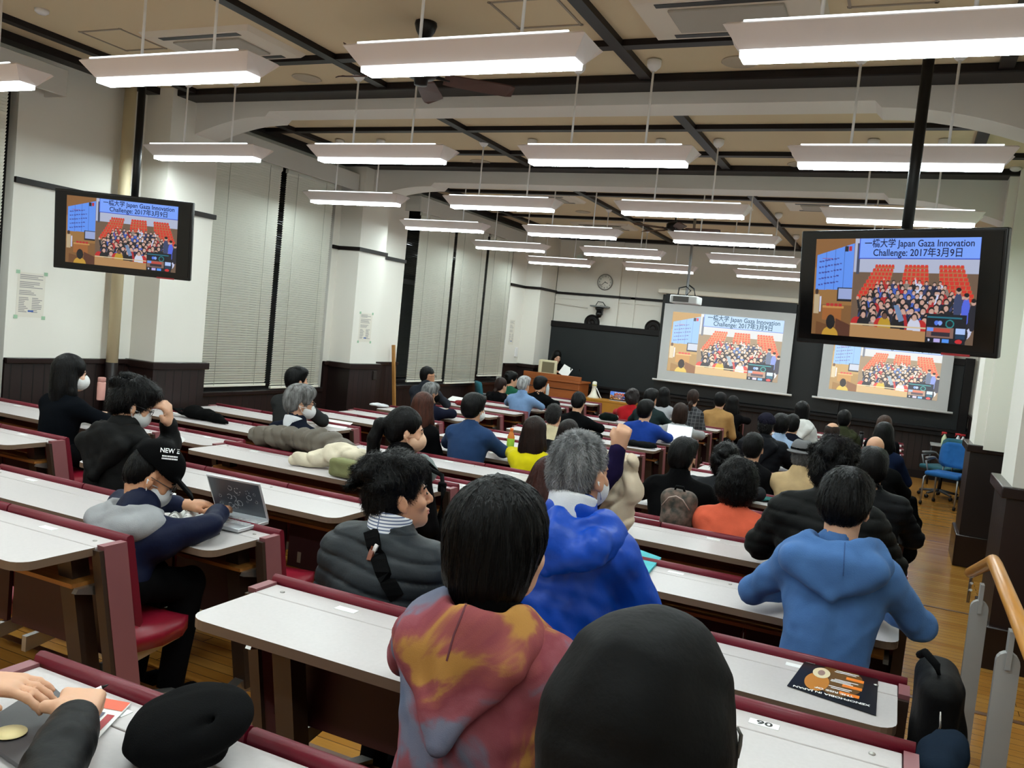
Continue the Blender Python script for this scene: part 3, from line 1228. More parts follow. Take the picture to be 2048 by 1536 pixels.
class Field:
    """a list of blended solids; 'add', 'cut' in order; build() skins the zero level"""

    def __init__(s):
        s.p = []
        s.M = None                 # optional pose (4x4) applied to what is added

    def _t(s, p):
        p = np.asarray(p, float)
        if s.M is None:
            return p
        return s.M[:3, :3] @ p + s.M[:3, 3]

    def cap(s, a, b, ra, rb=None, k=0.02, op=1):
        s.p.append(('c', s._t(a), s._t(b), ra, ra if rb is None else rb, k, op))
        return s

    def chain(s, pts, rs, k=0.02, op=1):
        for i in range(len(pts) - 1):
            s.cap(pts[i], pts[i + 1], rs[i], rs[i + 1], k, op)
        return s

    def ell(s, c, r, k=0.02, op=1, rot=None):
        R = np.eye(3) if rot is None else np.array(Euler(rot).to_matrix())
        if s.M is not None:
            R = s.M[:3, :3] @ R
        s.p.append(('e', s._t(c), np.asarray(r, float), R, None, k, op))
        return s

    def box(s, c, r, rnd=0.01, k=0.02, op=1, rot=None):
        R = np.eye(3) if rot is None else np.array(Euler(rot).to_matrix())
        if s.M is not None:
            R = s.M[:3, :3] @ R
        s.p.append(('b', s._t(c), np.asarray(r, float), R, rnd, k, op))
        return s

    def plane(s, c, n, k=0.01):
        """cut away what lies on the side the normal points to"""
        n = np.asarray(n, float)
        n = n / np.linalg.norm(n)
        if s.M is not None:
            n = s.M[:3, :3] @ n
        s.p.append(('p', s._t(c), n, None, None, k, -1))
        return s

    def fun(s, fn):
        s.p.append(('f', fn, None, None, None, 0, 0))
        return s

    def bounds(s):
        lo, hi = np.full(3, 1e9), np.full(3, -1e9)
        for q in s.p:
            if q[-1] != 1:
                continue
            if q[0] == 'c':
                for c, r in ((q[1], q[3]), (q[2], q[4])):
                    lo = np.minimum(lo, c - r)
                    hi = np.maximum(hi, c + r)
            else:
                e = np.sqrt(((q[3] * q[2][None, :]) ** 2).sum(1)) * (1.0 if q[0] == 'e' else 1.75)
                lo = np.minimum(lo, q[1] - e)
                hi = np.maximum(hi, q[1] + e)
        return lo, hi

    def mesh(s, h, name):
        lo, hi = s.bounds()
        pad = 2.5 * h + 0.012
        lo = lo - pad
        hi = hi + pad
        n = np.ceil((hi - lo) / h).astype(int) + 1
        ax = [(lo[i] + h * np.arange(n[i])).astype(f4) for i in range(3)]
        D = np.full(n, 0.2, f4)
        for q in s.p:
            t, k, op = q[0], q[5], q[6]
            if t == 'f':
                D = q[1](D, ax[0][:, None, None], ax[1][None, :, None], ax[2][None, None, :])
                continue
            if t == 'p':
                c, nn = q[1], q[2]
                d = (ax[0][:, None, None] - c[0]) * nn[0] + (ax[1][None, :, None] - c[1]) * nn[1] + (ax[2][None, None, :] - c[2]) * nn[2]
                D = np.maximum(D, d.astype(f4))
                continue
            if t == 'c':
                r = max(q[3], q[4]) + k + 2 * h
                a0, b0 = np.minimum(q[1], q[2]) - r, np.maximum(q[1], q[2]) + r
            else:
                e = np.sqrt(((q[3] * q[2][None, :]) ** 2).sum(1)) * (1.0 if t == 'e' else 1.75) + k + 2 * h
                a0, b0 = q[1] - e, q[1] + e
            sl = []
            for i in range(3):
                i0 = max(0, int((a0[i] - lo[i]) / h))
                i1 = min(n[i], int((b0[i] - lo[i]) / h) + 2)
                sl.append(slice(i0, max(i0, i1)))
            sl = tuple(sl)
            X, Y, Z = ax[0][sl[0]][:, None, None], ax[1][sl[1]][None, :, None], ax[2][sl[2]][None, None, :]
            if D[sl].size == 0:
                continue
            if t == 'c':
                a, b = q[1], q[2]
                ba = b - a
                L2 = float(ba @ ba) + 1e-12
                u = np.clip(((X - a[0]) * ba[0] + (Y - a[1]) * ba[1] + (Z - a[2]) * ba[2]) / L2, 0, 1)
                d = np.sqrt((X - a[0] - u * ba[0]) ** 2 + (Y - a[1] - u * ba[1]) ** 2 + (Z - a[2] - u * ba[2]) ** 2) - (q[3] + u * (q[4] - q[3]))
            else:
                R = q[3]
                dx, dy, dz = X - q[1][0], Y - q[1][1], Z - q[1][2]
                lx = dx * R[0, 0] + dy * R[1, 0] + dz * R[2, 0]
                ly = dx * R[0, 1] + dy * R[1, 1] + dz * R[2, 1]
                lz = dx * R[0, 2] + dy * R[1, 2] + dz * R[2, 2]
                r = q[2]
                if t == 'e':
                    k0 = np.sqrt((lx / r[0]) ** 2 + (ly / r[1]) ** 2 + (lz / r[2]) ** 2)
                    k1 = np.sqrt((lx / r[0] ** 2) ** 2 + (ly / r[1] ** 2) ** 2 + (lz / r[2] ** 2) ** 2) + 1e-6
                    d = k0 * (k0 - 1) / k1
                else:
                    qx, qy, qz = np.abs(lx) - r[0] + q[4], np.abs(ly) - r[1] + q[4], np.abs(lz) - r[2] + q[4]
                    d = np.sqrt(np.maximum(qx, 0) ** 2 + np.maximum(qy, 0) ** 2 + np.maximum(qz, 0) ** 2) + np.minimum(np.maximum(qx, np.maximum(qy, qz)), 0) - q[4]
            d = d.astype(f4)
            A = D[sl]
            if op == 1:
                hh = np.maximum(k - np.abs(A - d), 0) / k
                D[sl] = np.minimum(A, d) - hh * hh * k * 0.25
            else:
                hh = np.maximum(k - np.abs(A + d), 0) / k
                D[sl] = np.maximum(A, -d) + hh * hh * k * 0.25
        D[0], D[-1] = 0.2, 0.2
        D[:, 0], D[:, -1] = 0.2, 0.2
        D[:, :, 0], D[:, :, -1] = 0.2, 0.2
        return nets(D, lo, h, name)


def nets(D, lo, h, name):
    """surface nets: one vertex per cell the zero level crosses"""
    S = D < 0
    n = np.array(D.shape) - 1
    cnt = np.zeros(n, np.int8)
    for dx in (0, 1):
        for dy in (0, 1):
            for dz in (0, 1):
                cnt += S[dx:dx + n[0], dy:dy + n[1], dz:dz + n[2]]
    act = (cnt > 0) & (cnt < 8)
    cells = np.argwhere(act)
    if len(cells) == 0:
        return bpy.data.meshes.new(name)
    idx = np.full(n, -1, np.int64)
    idx[act] = np.arange(len(cells))
    acc = np.zeros((len(cells), 3))
    num = np.zeros(len(cells))
    cor = [(a, b, c) for a in (0, 1) for b in (0, 1) for c in (0, 1)]
    val = {c: D[cells[:, 0] + c[0], cells[:, 1] + c[1], cells[:, 2] + c[2]] for c in cor}
    for a in cor:
        for i in range(3):
            if a[i]:
                continue
            b = list(a)
            b[i] = 1
            b = tuple(b)
            va, vb = val[a], val[b]
            cr = (va < 0) != (vb < 0)
            t = np.where(cr, va / np.where(cr, va - vb, 1), 0)
            p = np.tile(np.array(a, float), (len(cells), 1))
            p[:, i] = t
            acc += p * cr[:, None]
            num += cr
    V = (cells + acc / num[:, None]) * h + lo
    quads = []
    for i in range(3):
        j, k = (i + 1) % 3, (i + 2) % 3
        s0 = [slice(0, m_) for m_ in D.shape]
        s1 = list(s0)
        s0[i] = slice(0, D.shape[i] - 1)
        s1[i] = slice(1, D.shape[i])
        ch = S[tuple(s0)] != S[tuple(s1)]
        e = np.argwhere(ch)
        e = e[(e[:, j] > 0) & (e[:, k] > 0) & (e[:, j] < D.shape[j] - 1) & (e[:, k] < D.shape[k] - 1)]
        if len(e) == 0:
            continue
        ins = S[e[:, 0], e[:, 1], e[:, 2]]

        def cid(dj, dk):
            c = e.copy()
            c[:, j] += dj
            c[:, k] += dk
            return idx[c[:, 0], c[:, 1], c[:, 2]]
        q = np.stack([cid(-1, -1), cid(0, -1), cid(0, 0), cid(-1, 0)], 1)
        q[~ins] = q[~ins][:, ::-1]
        quads.append(q)
    Q = np.concatenate(quads)
    Q = Q[(Q >= 0).all(1)]
    me = bpy.data.meshes.new(name)
    me.vertices.add(len(V))
    me.vertices.foreach_set('co', V.astype(f4).reshape(-1))
    me.loops.add(len(Q) * 4)
    me.loops.foreach_set('vertex_index', Q.reshape(-1).astype(np.int32))
    me.polygons.add(len(Q))
    me.polygons.foreach_set('loop_start', np.arange(0, len(Q) * 4, 4, dtype=np.int32))
    me.polygons.foreach_set('loop_total', np.full(len(Q), 4, np.int32))
    me.polygons.foreach_set('use_smooth', np.ones(len(Q), bool))
    me.update(calc_edges=True)
    return me


def wrinkle(amp, fr, seed=0, stretch=(1, 1, 1), n=5):
    """a field function that pushes the surface in soft folds"""
    rs = np.random.RandomState(seed)
    dirs = rs.normal(size=(n, 3))
    dirs /= np.linalg.norm(dirs, axis=1)[:, None]
    ph = rs.rand(n) * 6.28
    fq = fr * (0.7 + 0.9 * rs.rand(n))

    def fn(D, X, Y, Z):
        w_ = 0
        for d_, p_, f_ in zip(dirs, ph, fq):
            a = (X * d_[0] * stretch[0] + Y * d_[1] * stretch[1] + Z * d_[2] * stretch[2]) * f_ + p_
            w_ = w_ + np.sin(a + 1.3 * np.sin(a * 0.53 + p_))
        return (D + amp * w_ / n * 1.6).astype(f4)
    return fn


def strands(amp, c, seed=0, fr=60):
    """fine grooves that run from the crown down like combed hair"""
    rs = np.random.RandomState(seed)
    p1, p2 = rs.rand(2) * 6

    def fn(D, X, Y, Z):
        a = np.arctan2(X - c[0], -(Y - c[1]))
        z = Z - c[2]
        w_ = np.sin(a * fr * 0.35 + 9 * z + p1 + 1.5 * np.sin(z * 30)) + 0.6 * np.sin(a * fr * 0.8 - 16 * z + p2) + 0.5 * np.sin(a * 9 + 22 * z)
        return (D + amp * w_).astype(f4)
    return fn


def pose(loc, yaw=0.0, pitch=0.0, roll=0.0):
    """head pose: yaw turns to the left when positive, pitch nods down when positive"""
    R = Matrix.Rotation(yaw, 4, 'Z') @ Matrix.Rotation(-pitch, 4, 'X') @ Matrix.Rotation(roll, 4, 'Y')
    return np.array(Matrix.Translation(loc) @ R)


COMB = {'crew': (0.016, 0.009, 0.5, 0.05), 'short': (0.05, 0.006, 0.25, 0.35), 'part': (0.06, 0.006, 0.3, 0.3), 'full': (0.07, 0.007, 0.25, 0.4),
        'bowl': (0.08, 0.003, 0.12, 0.5), 'messy': (0.065, 0.016, 0.55, 0.2), 'bob': (0.13, 0.003, 0.1, 0.9), 'long': (0.16, 0.004, 0.12, 1.2), 'pony': (0.1, 0.002, 0.08, 0.2),
        'bun': (0.09, 0.002, 0.1, 0.2), 'curly': (0.06, 0.016, 0.8, 0.3), 'bald': (0.05, 0.004, 0.2, 0.5), 'undercap': (0.05, 0.004, 0.2, 0.6)}


def comb(me, HM, style, dist, seed, hat):
    """add fine ribbons of hair that follow the hair surface away from the crown"""
    from mathutils.bvhtree import BVHTree
    ln, lift, jit, grav = COMB[style]
    n, wd = (7000, 0.0013) if dist < 3.3 else (3000, 0.0022) if dist < 6.3 else (1000, 0.0034)
    if style == 'crew':
        n = int(n * 1.6)
    nv = len(me.vertices)
    V = np.empty(nv * 3, f4)
    me.vertices.foreach_get('co', V)
    V = V.reshape(-1, 3)
    nq = len(me.polygons)
    Q = np.empty(nq * 4, np.int32)
    me.loops.foreach_get('vertex_index', Q)
    Q = Q.reshape(-1, 4)
    bvh = BVHTree.FromPolygons(V.tolist(), Q.tolist())
    rs = np.random.RandomState(seed)
    cen = V[Q].mean(1)
    inv = np.linalg.inv(HM)
    loc = cen @ inv[:3, :3].T + inv[:3, 3]
    ok = ~((loc[:, 1] > 0.062) & (loc[:, 2] < 0.06))
    ids = np.nonzero(ok)[0]
    ids = ids[rs.randint(len(ids), size=n)]
    crown = Vector((HM[:3, :3] @ np.array([0.008, -0.055, 0.13]) + HM[:3, 3]).tolist())
    back = Vector((HM[:3, :3] @ np.array([0, -1.0, 0])).tolist())
    if style in ('pony', 'bun'):
        tgt = Vector((HM[:3, :3] @ np.array([0, -0.12, 0.02 if style == 'pony' else -0.06]) + HM[:3, 3]).tolist())
    K = 5
    VV, FF = [], []
    base = nv
    for i in ids:
        w_ = rs.rand(3)
        p = Vector((V[Q[i, 0]] * w_[0] + V[Q[i, 1]] * (1 - w_[0]) * 0.5 + V[Q[i, 2]] * (1 - w_[0]) * 0.5).tolist())
        hit = bvh.find_nearest(p)
        if hit[0] is None:
            continue
        p, nr = hit[0], hit[1]
        if style in ('pony', 'bun') and (p - crown).length < 0.2 and (p - tgt).dot(back) < 0.0:
            d = tgt - p
        else:
            d = p - crown
            d.normalize()
            d = d + Vector((0, 0, -grav))
        jv = Vector(rs.normal(size=3).tolist()) * jit
        L_ = ln * (0.6 + 0.8 * rs.rand())
        off = 0.0005
        lf = lift * (0.3 + rs.rand())
        pts = [(p + nr * off, nr)]
        q = p
        for k in range(1, K):
            dd = d.normalized() + jv
            dd = dd - nr * dd.dot(nr)
            if dd.length < 1e-4:
                break
            q = q + dd.normalized() * (L_ / (K - 1))
            h2 = bvh.find_nearest(q)
            if h2[0] is None:
                break
            q, nr = h2[0], h2[1]
            if style not in ('pony', 'bun'):
                d = (q - crown).normalized() + Vector((0, 0, -grav))
            pts.append((q + nr * (off + lf * (k / (K - 1)) ** 1.6), nr))
        if len(pts) < K:
            continue
        for k in range(K):
            a = pts[min(k + 1, K - 1)][0] - pts[max(0, k - 1)][0]
            sd = a.cross(pts[k][1])
            if sd.length < 1e-7:
                sd = Vector((1, 0, 0))
            sd = sd.normalized() * (wd * (1 - 0.75 * k / (K - 1)))
            VV.append(tuple(pts[k][0] - sd))
            VV.append(tuple(pts[k][0] + sd))
        for k in range(K - 1):
            FF.append((base + 2 * k, base + 2 * k + 1, base + 2 * k + 3, base + 2 * k + 2))
        base += 2 * K
    if not VV:
        return
    me.vertices.add(len(VV))
    A = np.concatenate([V, np.array(VV, f4)])
    me.vertices.foreach_set('co', A.reshape(-1))
    B = np.concatenate([Q, np.array(FF, np.int32)])
    me.loops.add(len(FF) * 4)
    me.polygons.add(len(FF))
    me.loops.foreach_set('vertex_index', B.reshape(-1))
    me.polygons.foreach_set('loop_start', np.arange(0, len(B) * 4, 4, dtype=np.int32))
    me.polygons.foreach_set('loop_total', np.full(len(B), 4, np.int32))
    me.polygons.foreach_set('use_smooth', np.ones(len(B), bool))
    me.update(calc_edges=True)


# ---------------------------------------------------------------- skin, hair and cloth
def cloth(rgb, rough=0.85, bump=0.15, bscale=220, var=0.12, vscale=14, sheen=0.05, spec=0.12):
    return mat('cloth_%02x%02x%02x_%d_%d' % (*rgb, int(bscale), int(rough * 100)), tuple(int(c * (0.42 if max(rgb) < 50 else 0.7 if max(rgb) < 80 else 0.95)) for c in rgb), rough, 0, spec if max(rgb) > 80 else 0.04, var, vscale, bump, bscale, None, 0, sheen if max(rgb) > 80 else 0.0, None, 0.38, 8.0)


def hair_mat(rgb, rgb2=None, rough=0.4, spec=0.16):
    return mat('hair_%02x%02x%02x' % rgb, rgb, rough, 0, spec, 0.55, 26, 0.55, 55, (1.6, 1.6, 0.35), 0, 0, rgb2)


BLACKH = (7, 6, 7)
SKIN = (206, 158, 128)


def skin_mat(rgb):
    m = mat('skin_%02x%02x%02x' % rgb, rgb, 0.5, 0, 0.4, 0.1, 9, 0.04, 160)
    b = m.node_tree.nodes['Principled BSDF']
    b.inputs['Subsurface Weight'].default_value = 0.12
    b.inputs['Subsurface Radius'].default_value = (0.01, 0.004, 0.002)
    return m


def hand(F, wrist, fwd, up, L=0.18, curl=0.6, side=1, thick=1.0, spread=0.08, thumb=0.5):
    """palm, five fingers and a thumb; side +1 for a right hand"""
    fwd = np.array(Vector(fwd).normalized())
    up = np.array(Vector(up).normalized())
    lat = np.cross(fwd, up)                # to the right of a palm-down hand
    up = np.cross(lat, fwd)
    w0 = np.array(wrist, float)
    pl = L * 0.5
    for i in range(4):
        o = (-1.5 + i) * 0.0205
        F.cap(w0 + lat * o * 0.75, w0 + fwd * pl + lat * o, 0.0145 * thick, 0.0115 * thick, 0.016)
    for i, fl in enumerate((0.44, 0.49, 0.46, 0.36) if side > 0 else (0.36, 0.46, 0.49, 0.44)):
        o = (-1.5 + i) * 0.0205
        p = w0 + fwd * pl + lat * o
        d = fwd + lat * (spread * (-1.5 + i))
        ang = 0.0
        ln = L * fl
        for j, fr_ in enumerate((0.45, 0.31, 0.24)):
            ang += curl * (0.55, 0.8, 0.6)[j] * (1 + 0.08 * i)
            q = p + (d * math.cos(ang) - up * math.sin(ang)) * ln * fr_
            F.cap(p, q, (0.0098, 0.009, 0.008)[j] * thick, (0.009, 0.008, 0.0068)[j] * thick, 0.005)
            p = q
    s_ = -side
    p = w0 + fwd * pl * 0.25 + lat * (s_ * 0.028)
    d1 = fwd * 0.6 + lat * (s_ * 0.75) - up * 0.25
    q = p + d1 / np.linalg.norm(d1) * L * 0.24
    F.cap(p, q, 0.0155 * thick, 0.0115 * thick, 0.016)
    d2 = fwd * 0.95 + lat * (s_ * (0.3 - 0.5 * thumb)) - up * 0.3
    r_ = q + d2 / np.linalg.norm(d2) * L * 0.2
    F.cap(q, r_, 0.011 * thick, 0.009 * thick, 0.007)


def head_field(F, HM, neck, face=True, fem=False):
    F.M = HM
    F.ell((0, -0.014, 0.036), (0.073, 0.093, 0.086), 0.02)
    F.ell((0, 0.026, -0.03), (0.058, 0.066, 0.083), 0.03)
    F.ell((0, 0.035, -0.075), (0.042 if fem else 0.047, 0.045, 0.04), 0.03)
    F.cap((0, 0.07, -0.098), (0, 0.074, -0.096), 0.016, 0.014, 0.03)
    if face:
        F.ell((0, 0.079, 0.016), (0.05, 0.014, 0.011), 0.016)
        for s_ in (-1, 1):
            F.ell((s_ * 0.031, 0.099, 0.0), (0.015, 0.011, 0.009), 0.014, -1)
            F.ell((s_ * 0.031, 0.083, 0.0), (0.0135, 0.0075, 0.0075), 0.004)
            F.ell((s_ * 0.042, 0.065, -0.03), (0.02, 0.02, 0.02), 0.02)
        F.chain([(0, 0.09, 0.004), (0, 0.104, -0.024), (0, 0.107, -0.033)], [0.007, 0.009, 0.0085], 0.01)
        for s_ in (-1, 1):
            F.ell((s_ * 0.011, 0.096, -0.036), (0.008, 0.01, 0.007), 0.006)
        F.ell((0, 0.088, -0.062), (0.023, 0.011, 0.006), 0.005)
        F.ell((0, 0.087, -0.073), (0.019, 0.011, 0.007), 0.005)
        F.ell((0, 0.1, -0.0672), (0.022, 0.006, 0.0016), 0.003, -1)
    for s_ in (-1, 1):
        F.ell((s_ * 0.0775, -0.002, -0.012), (0.009, 0.021, 0.032), 0.008, 1, (0.15, 0, s_ * -0.35))
        F.ell((s_ * 0.089, 0.002, -0.01), (0.006, 0.011, 0.018), 0.006, -1, (0.15, 0, s_ * -0.35))
        F.ell((s_ * 0.077, 0.008, -0.04), (0.007, 0.008, 0.009), 0.006)
    F.M = None
    hn = HM[:3, :3] @ np.array([0, -0.018, -0.06]) + HM[:3, 3]
    F.cap(hn, neck, 0.049 if fem else 0.055, 0.054 if fem else 0.062, 0.035)


def hair_field(style, HM, seed, h):
    F = Field()
    F.M = HM
    st = style
    vol = {'short': 0.0, 'crew': -0.006, 'full': 0.008, 'messy': 0.008, 'bald': -0.006, 'bob': 0.01, 'long': 0.008, 'pony': 0.001,
           'bun': 0.001, 'bowl': 0.01, 'curly': 0.009, 'undercap': -0.008, 'part': 0.004}[st]
    F.ell((0, -0.018, 0.042), (0.083 + vol, 0.102 + vol, 0.095 + vol), 0.02)
    if st in ('short', 'crew', 'full', 'messy', 'bald', 'undercap', 'bowl', 'part', 'curly', 'pony', 'bun'):
        F.ell((0, -0.052, -0.01), (0.076 + vol * 0.8, 0.062 + vol * 0.6, 0.075), 0.03)
    if st in ('full', 'messy', 'bowl', 'part'):
        F.ell((0, 0.03, 0.09), (0.075 + vol, 0.07, 0.045), 0.03)
    if st == 'messy':
        rs = np.random.RandomState(seed)
        for k in range(34):
            a, e = rs.rand() * 6.28, 0.1 + rs.rand() * 1.3
            d = np.array([math.cos(a) * math.cos(e), math.sin(a) * math.cos(e) - 0.2, math.sin(e)])
            p0 = np.array([0, -0.018, 0.042]) + d * np.array([0.08, 0.1, 0.092])
            tw = np.array([rs.normal() * 0.02, rs.normal() * 0.02, rs.normal() * 0.012])
            F.cap(p0, p0 + d * 0.006 + tw * 0.8, 0.022, 0.008, 0.016)
    if st == 'bob':
        F.ell((0, -0.036, -0.045), (0.096, 0.088, 0.115), 0.03)
    if st == 'curly':
        F.ell((0, -0.04, -0.03), (0.096, 0.085, 0.095), 0.03)
        rs = np.random.RandomState(seed)
        for k in range(40):
            a, e = rs.rand() * 6.28, -0.5 + rs.rand() * 1.9
            d = np.array([math.cos(a) * math.cos(e), math.sin(a) * math.cos(e) - 0.2, math.sin(e)])
            F.ell(np.array([0, -0.03, 0.02]) + d * np.array([0.09, 0.098, 0.1]), (0.02, 0.02, 0.02), 0.014)
    if st == 'long':
        F.ell((0, -0.045, -0.05), (0.098, 0.082, 0.12), 0.03)
        F.ell((0, -0.07, -0.15), (0.105, 0.058, 0.15), 0.04)
        for s_ in (-1, 1):
            F.chain([(s_ * 0.075, 0.0, -0.02), (s_ * 0.086, 0.0, -0.12), (s_ * 0.085, 0.015, -0.23)], [0.026, 0.03, 0.02], 0.03)
    if st == 'pony':
        F.chain([(0, -0.11, 0.035), (0, -0.15, 0.02), (0, -0.17, -0.06), (0, -0.165, -0.18), (0.01, -0.15, -0.3)], [0.024, 0.032, 0.036, 0.032, 0.012], 0.012)
    if st == 'bun':
        F.chain([(0, -0.09, -0.05), (0, -0.12, -0.09), (0, -0.125, -0.17)], [0.03, 0.032, 0.016], 0.015)
    # the opening for the face, ears and nape
    if st in ('bob', 'long', 'curly'):
        F.ell((0, 0.125, -0.045), (0.072, 0.085, 0.125), 0.012, -1)
        F.ell((0, 0.06, -0.14), (0.062, 0.07, 0.09), 0.02, -1)
        if st != 'long':
            F.plane((0, 0, -0.15), (0, 0.15, -1))
    else:
        F.ell((0, 0.125, -0.03), (0.085, 0.088, {'bowl': 0.075, 'full': 0.085}.get(st, 0.095)), 0.012, -1)
        F.ell((0, 0.05, -0.1), (0.1, 0.075, 0.085), 0.015, -1)
        if st not in ('bowl',):
            for s_ in (-1, 1):
                F.ell((s_ * 0.095, 0.008, -0.022), (0.034, 0.034, 0.042), 0.01, -1)
        if st not in ('pony', 'bun'):
            F.plane((0, -0.02, -0.075 if st not in ('full', 'messy', 'bowl') else -0.092), (0, 0.35, -1))
        else:
            F.ell((0, -0.0, -0.2), (0.2, 0.085, 0.125), 0.01, -1)
    if st == 'bald':
        F.ell((0, 0.0, 0.13), (0.066, 0.105, 0.075), 0.012, -1)
    F.M = None
    c = HM[:3, 3]
    if h < 0.009:
        F.fun(strands(0.0016 if st not in ('crew',) else 0.0007, c + HM[:3, :3] @ np.array([0, -0.03, 0.05]), seed))
    F.fun(wrinkle(0.0025 if st not in ('messy', 'curly') else 0.006, 45, seed, (1, 1, 0.5)))
    return F


def arm_pts(side, sh, pose_, ez, hw):
    """shoulder, elbow, wrist of a seated pose; ez is the height of the desk top in the person's frame"""
    s = side
    if pose_ == 'desk':
        return [sh, (s * (hw + 0.075), sh[1] + 0.13, max(ez + 0.078, sh[2] - 0.3)), (s * (hw - 0.07), sh[1] + 0.33, ez + 0.072)]
    if pose_ == 'wide':
        return [sh, (s * (hw + 0.105), sh[1] + 0.1, max(ez + 0.078, sh[2] - 0.29)), (s * (hw - 0.04), sh[1] + 0.33, ez + 0.072)]
    if pose_ == 'lap':
        return [sh, (s * (hw + 0.05), sh[1] + 0.03, sh[2] - 0.28), (s * 0.09, sh[1] + 0.13, 0.66)]
    if pose_ == 'face':
        return [sh, (s * (hw + 0.09), sh[1] + 0.25, max(ez + 0.09, sh[2] - 0.22)), (s * 0.12, sh[1] + 0.27, sh[2] + 0.08)]
    if pose_ == 'chin':
        return [sh, (s * (hw + 0.02), sh[1] + 0.22, max(ez + 0.09, sh[2] - 0.24)), (s * 0.05, sh[1] + 0.2, sh[2] + 0.02)]
    if pose_ == 'raise':
        return [sh, (s * (hw + 0.16), sh[1] + 0.08, sh[2] + 0.04), (s * (hw + 0.3), sh[1] + 0.1, sh[2] + 0.24)]
    return [sh, (s * (hw + 0.05), sh[1] + 0.0, sh[2] - 0.29), (s * (hw + 0.02), sh[1] + 0.12, sh[2] - 0.5)]


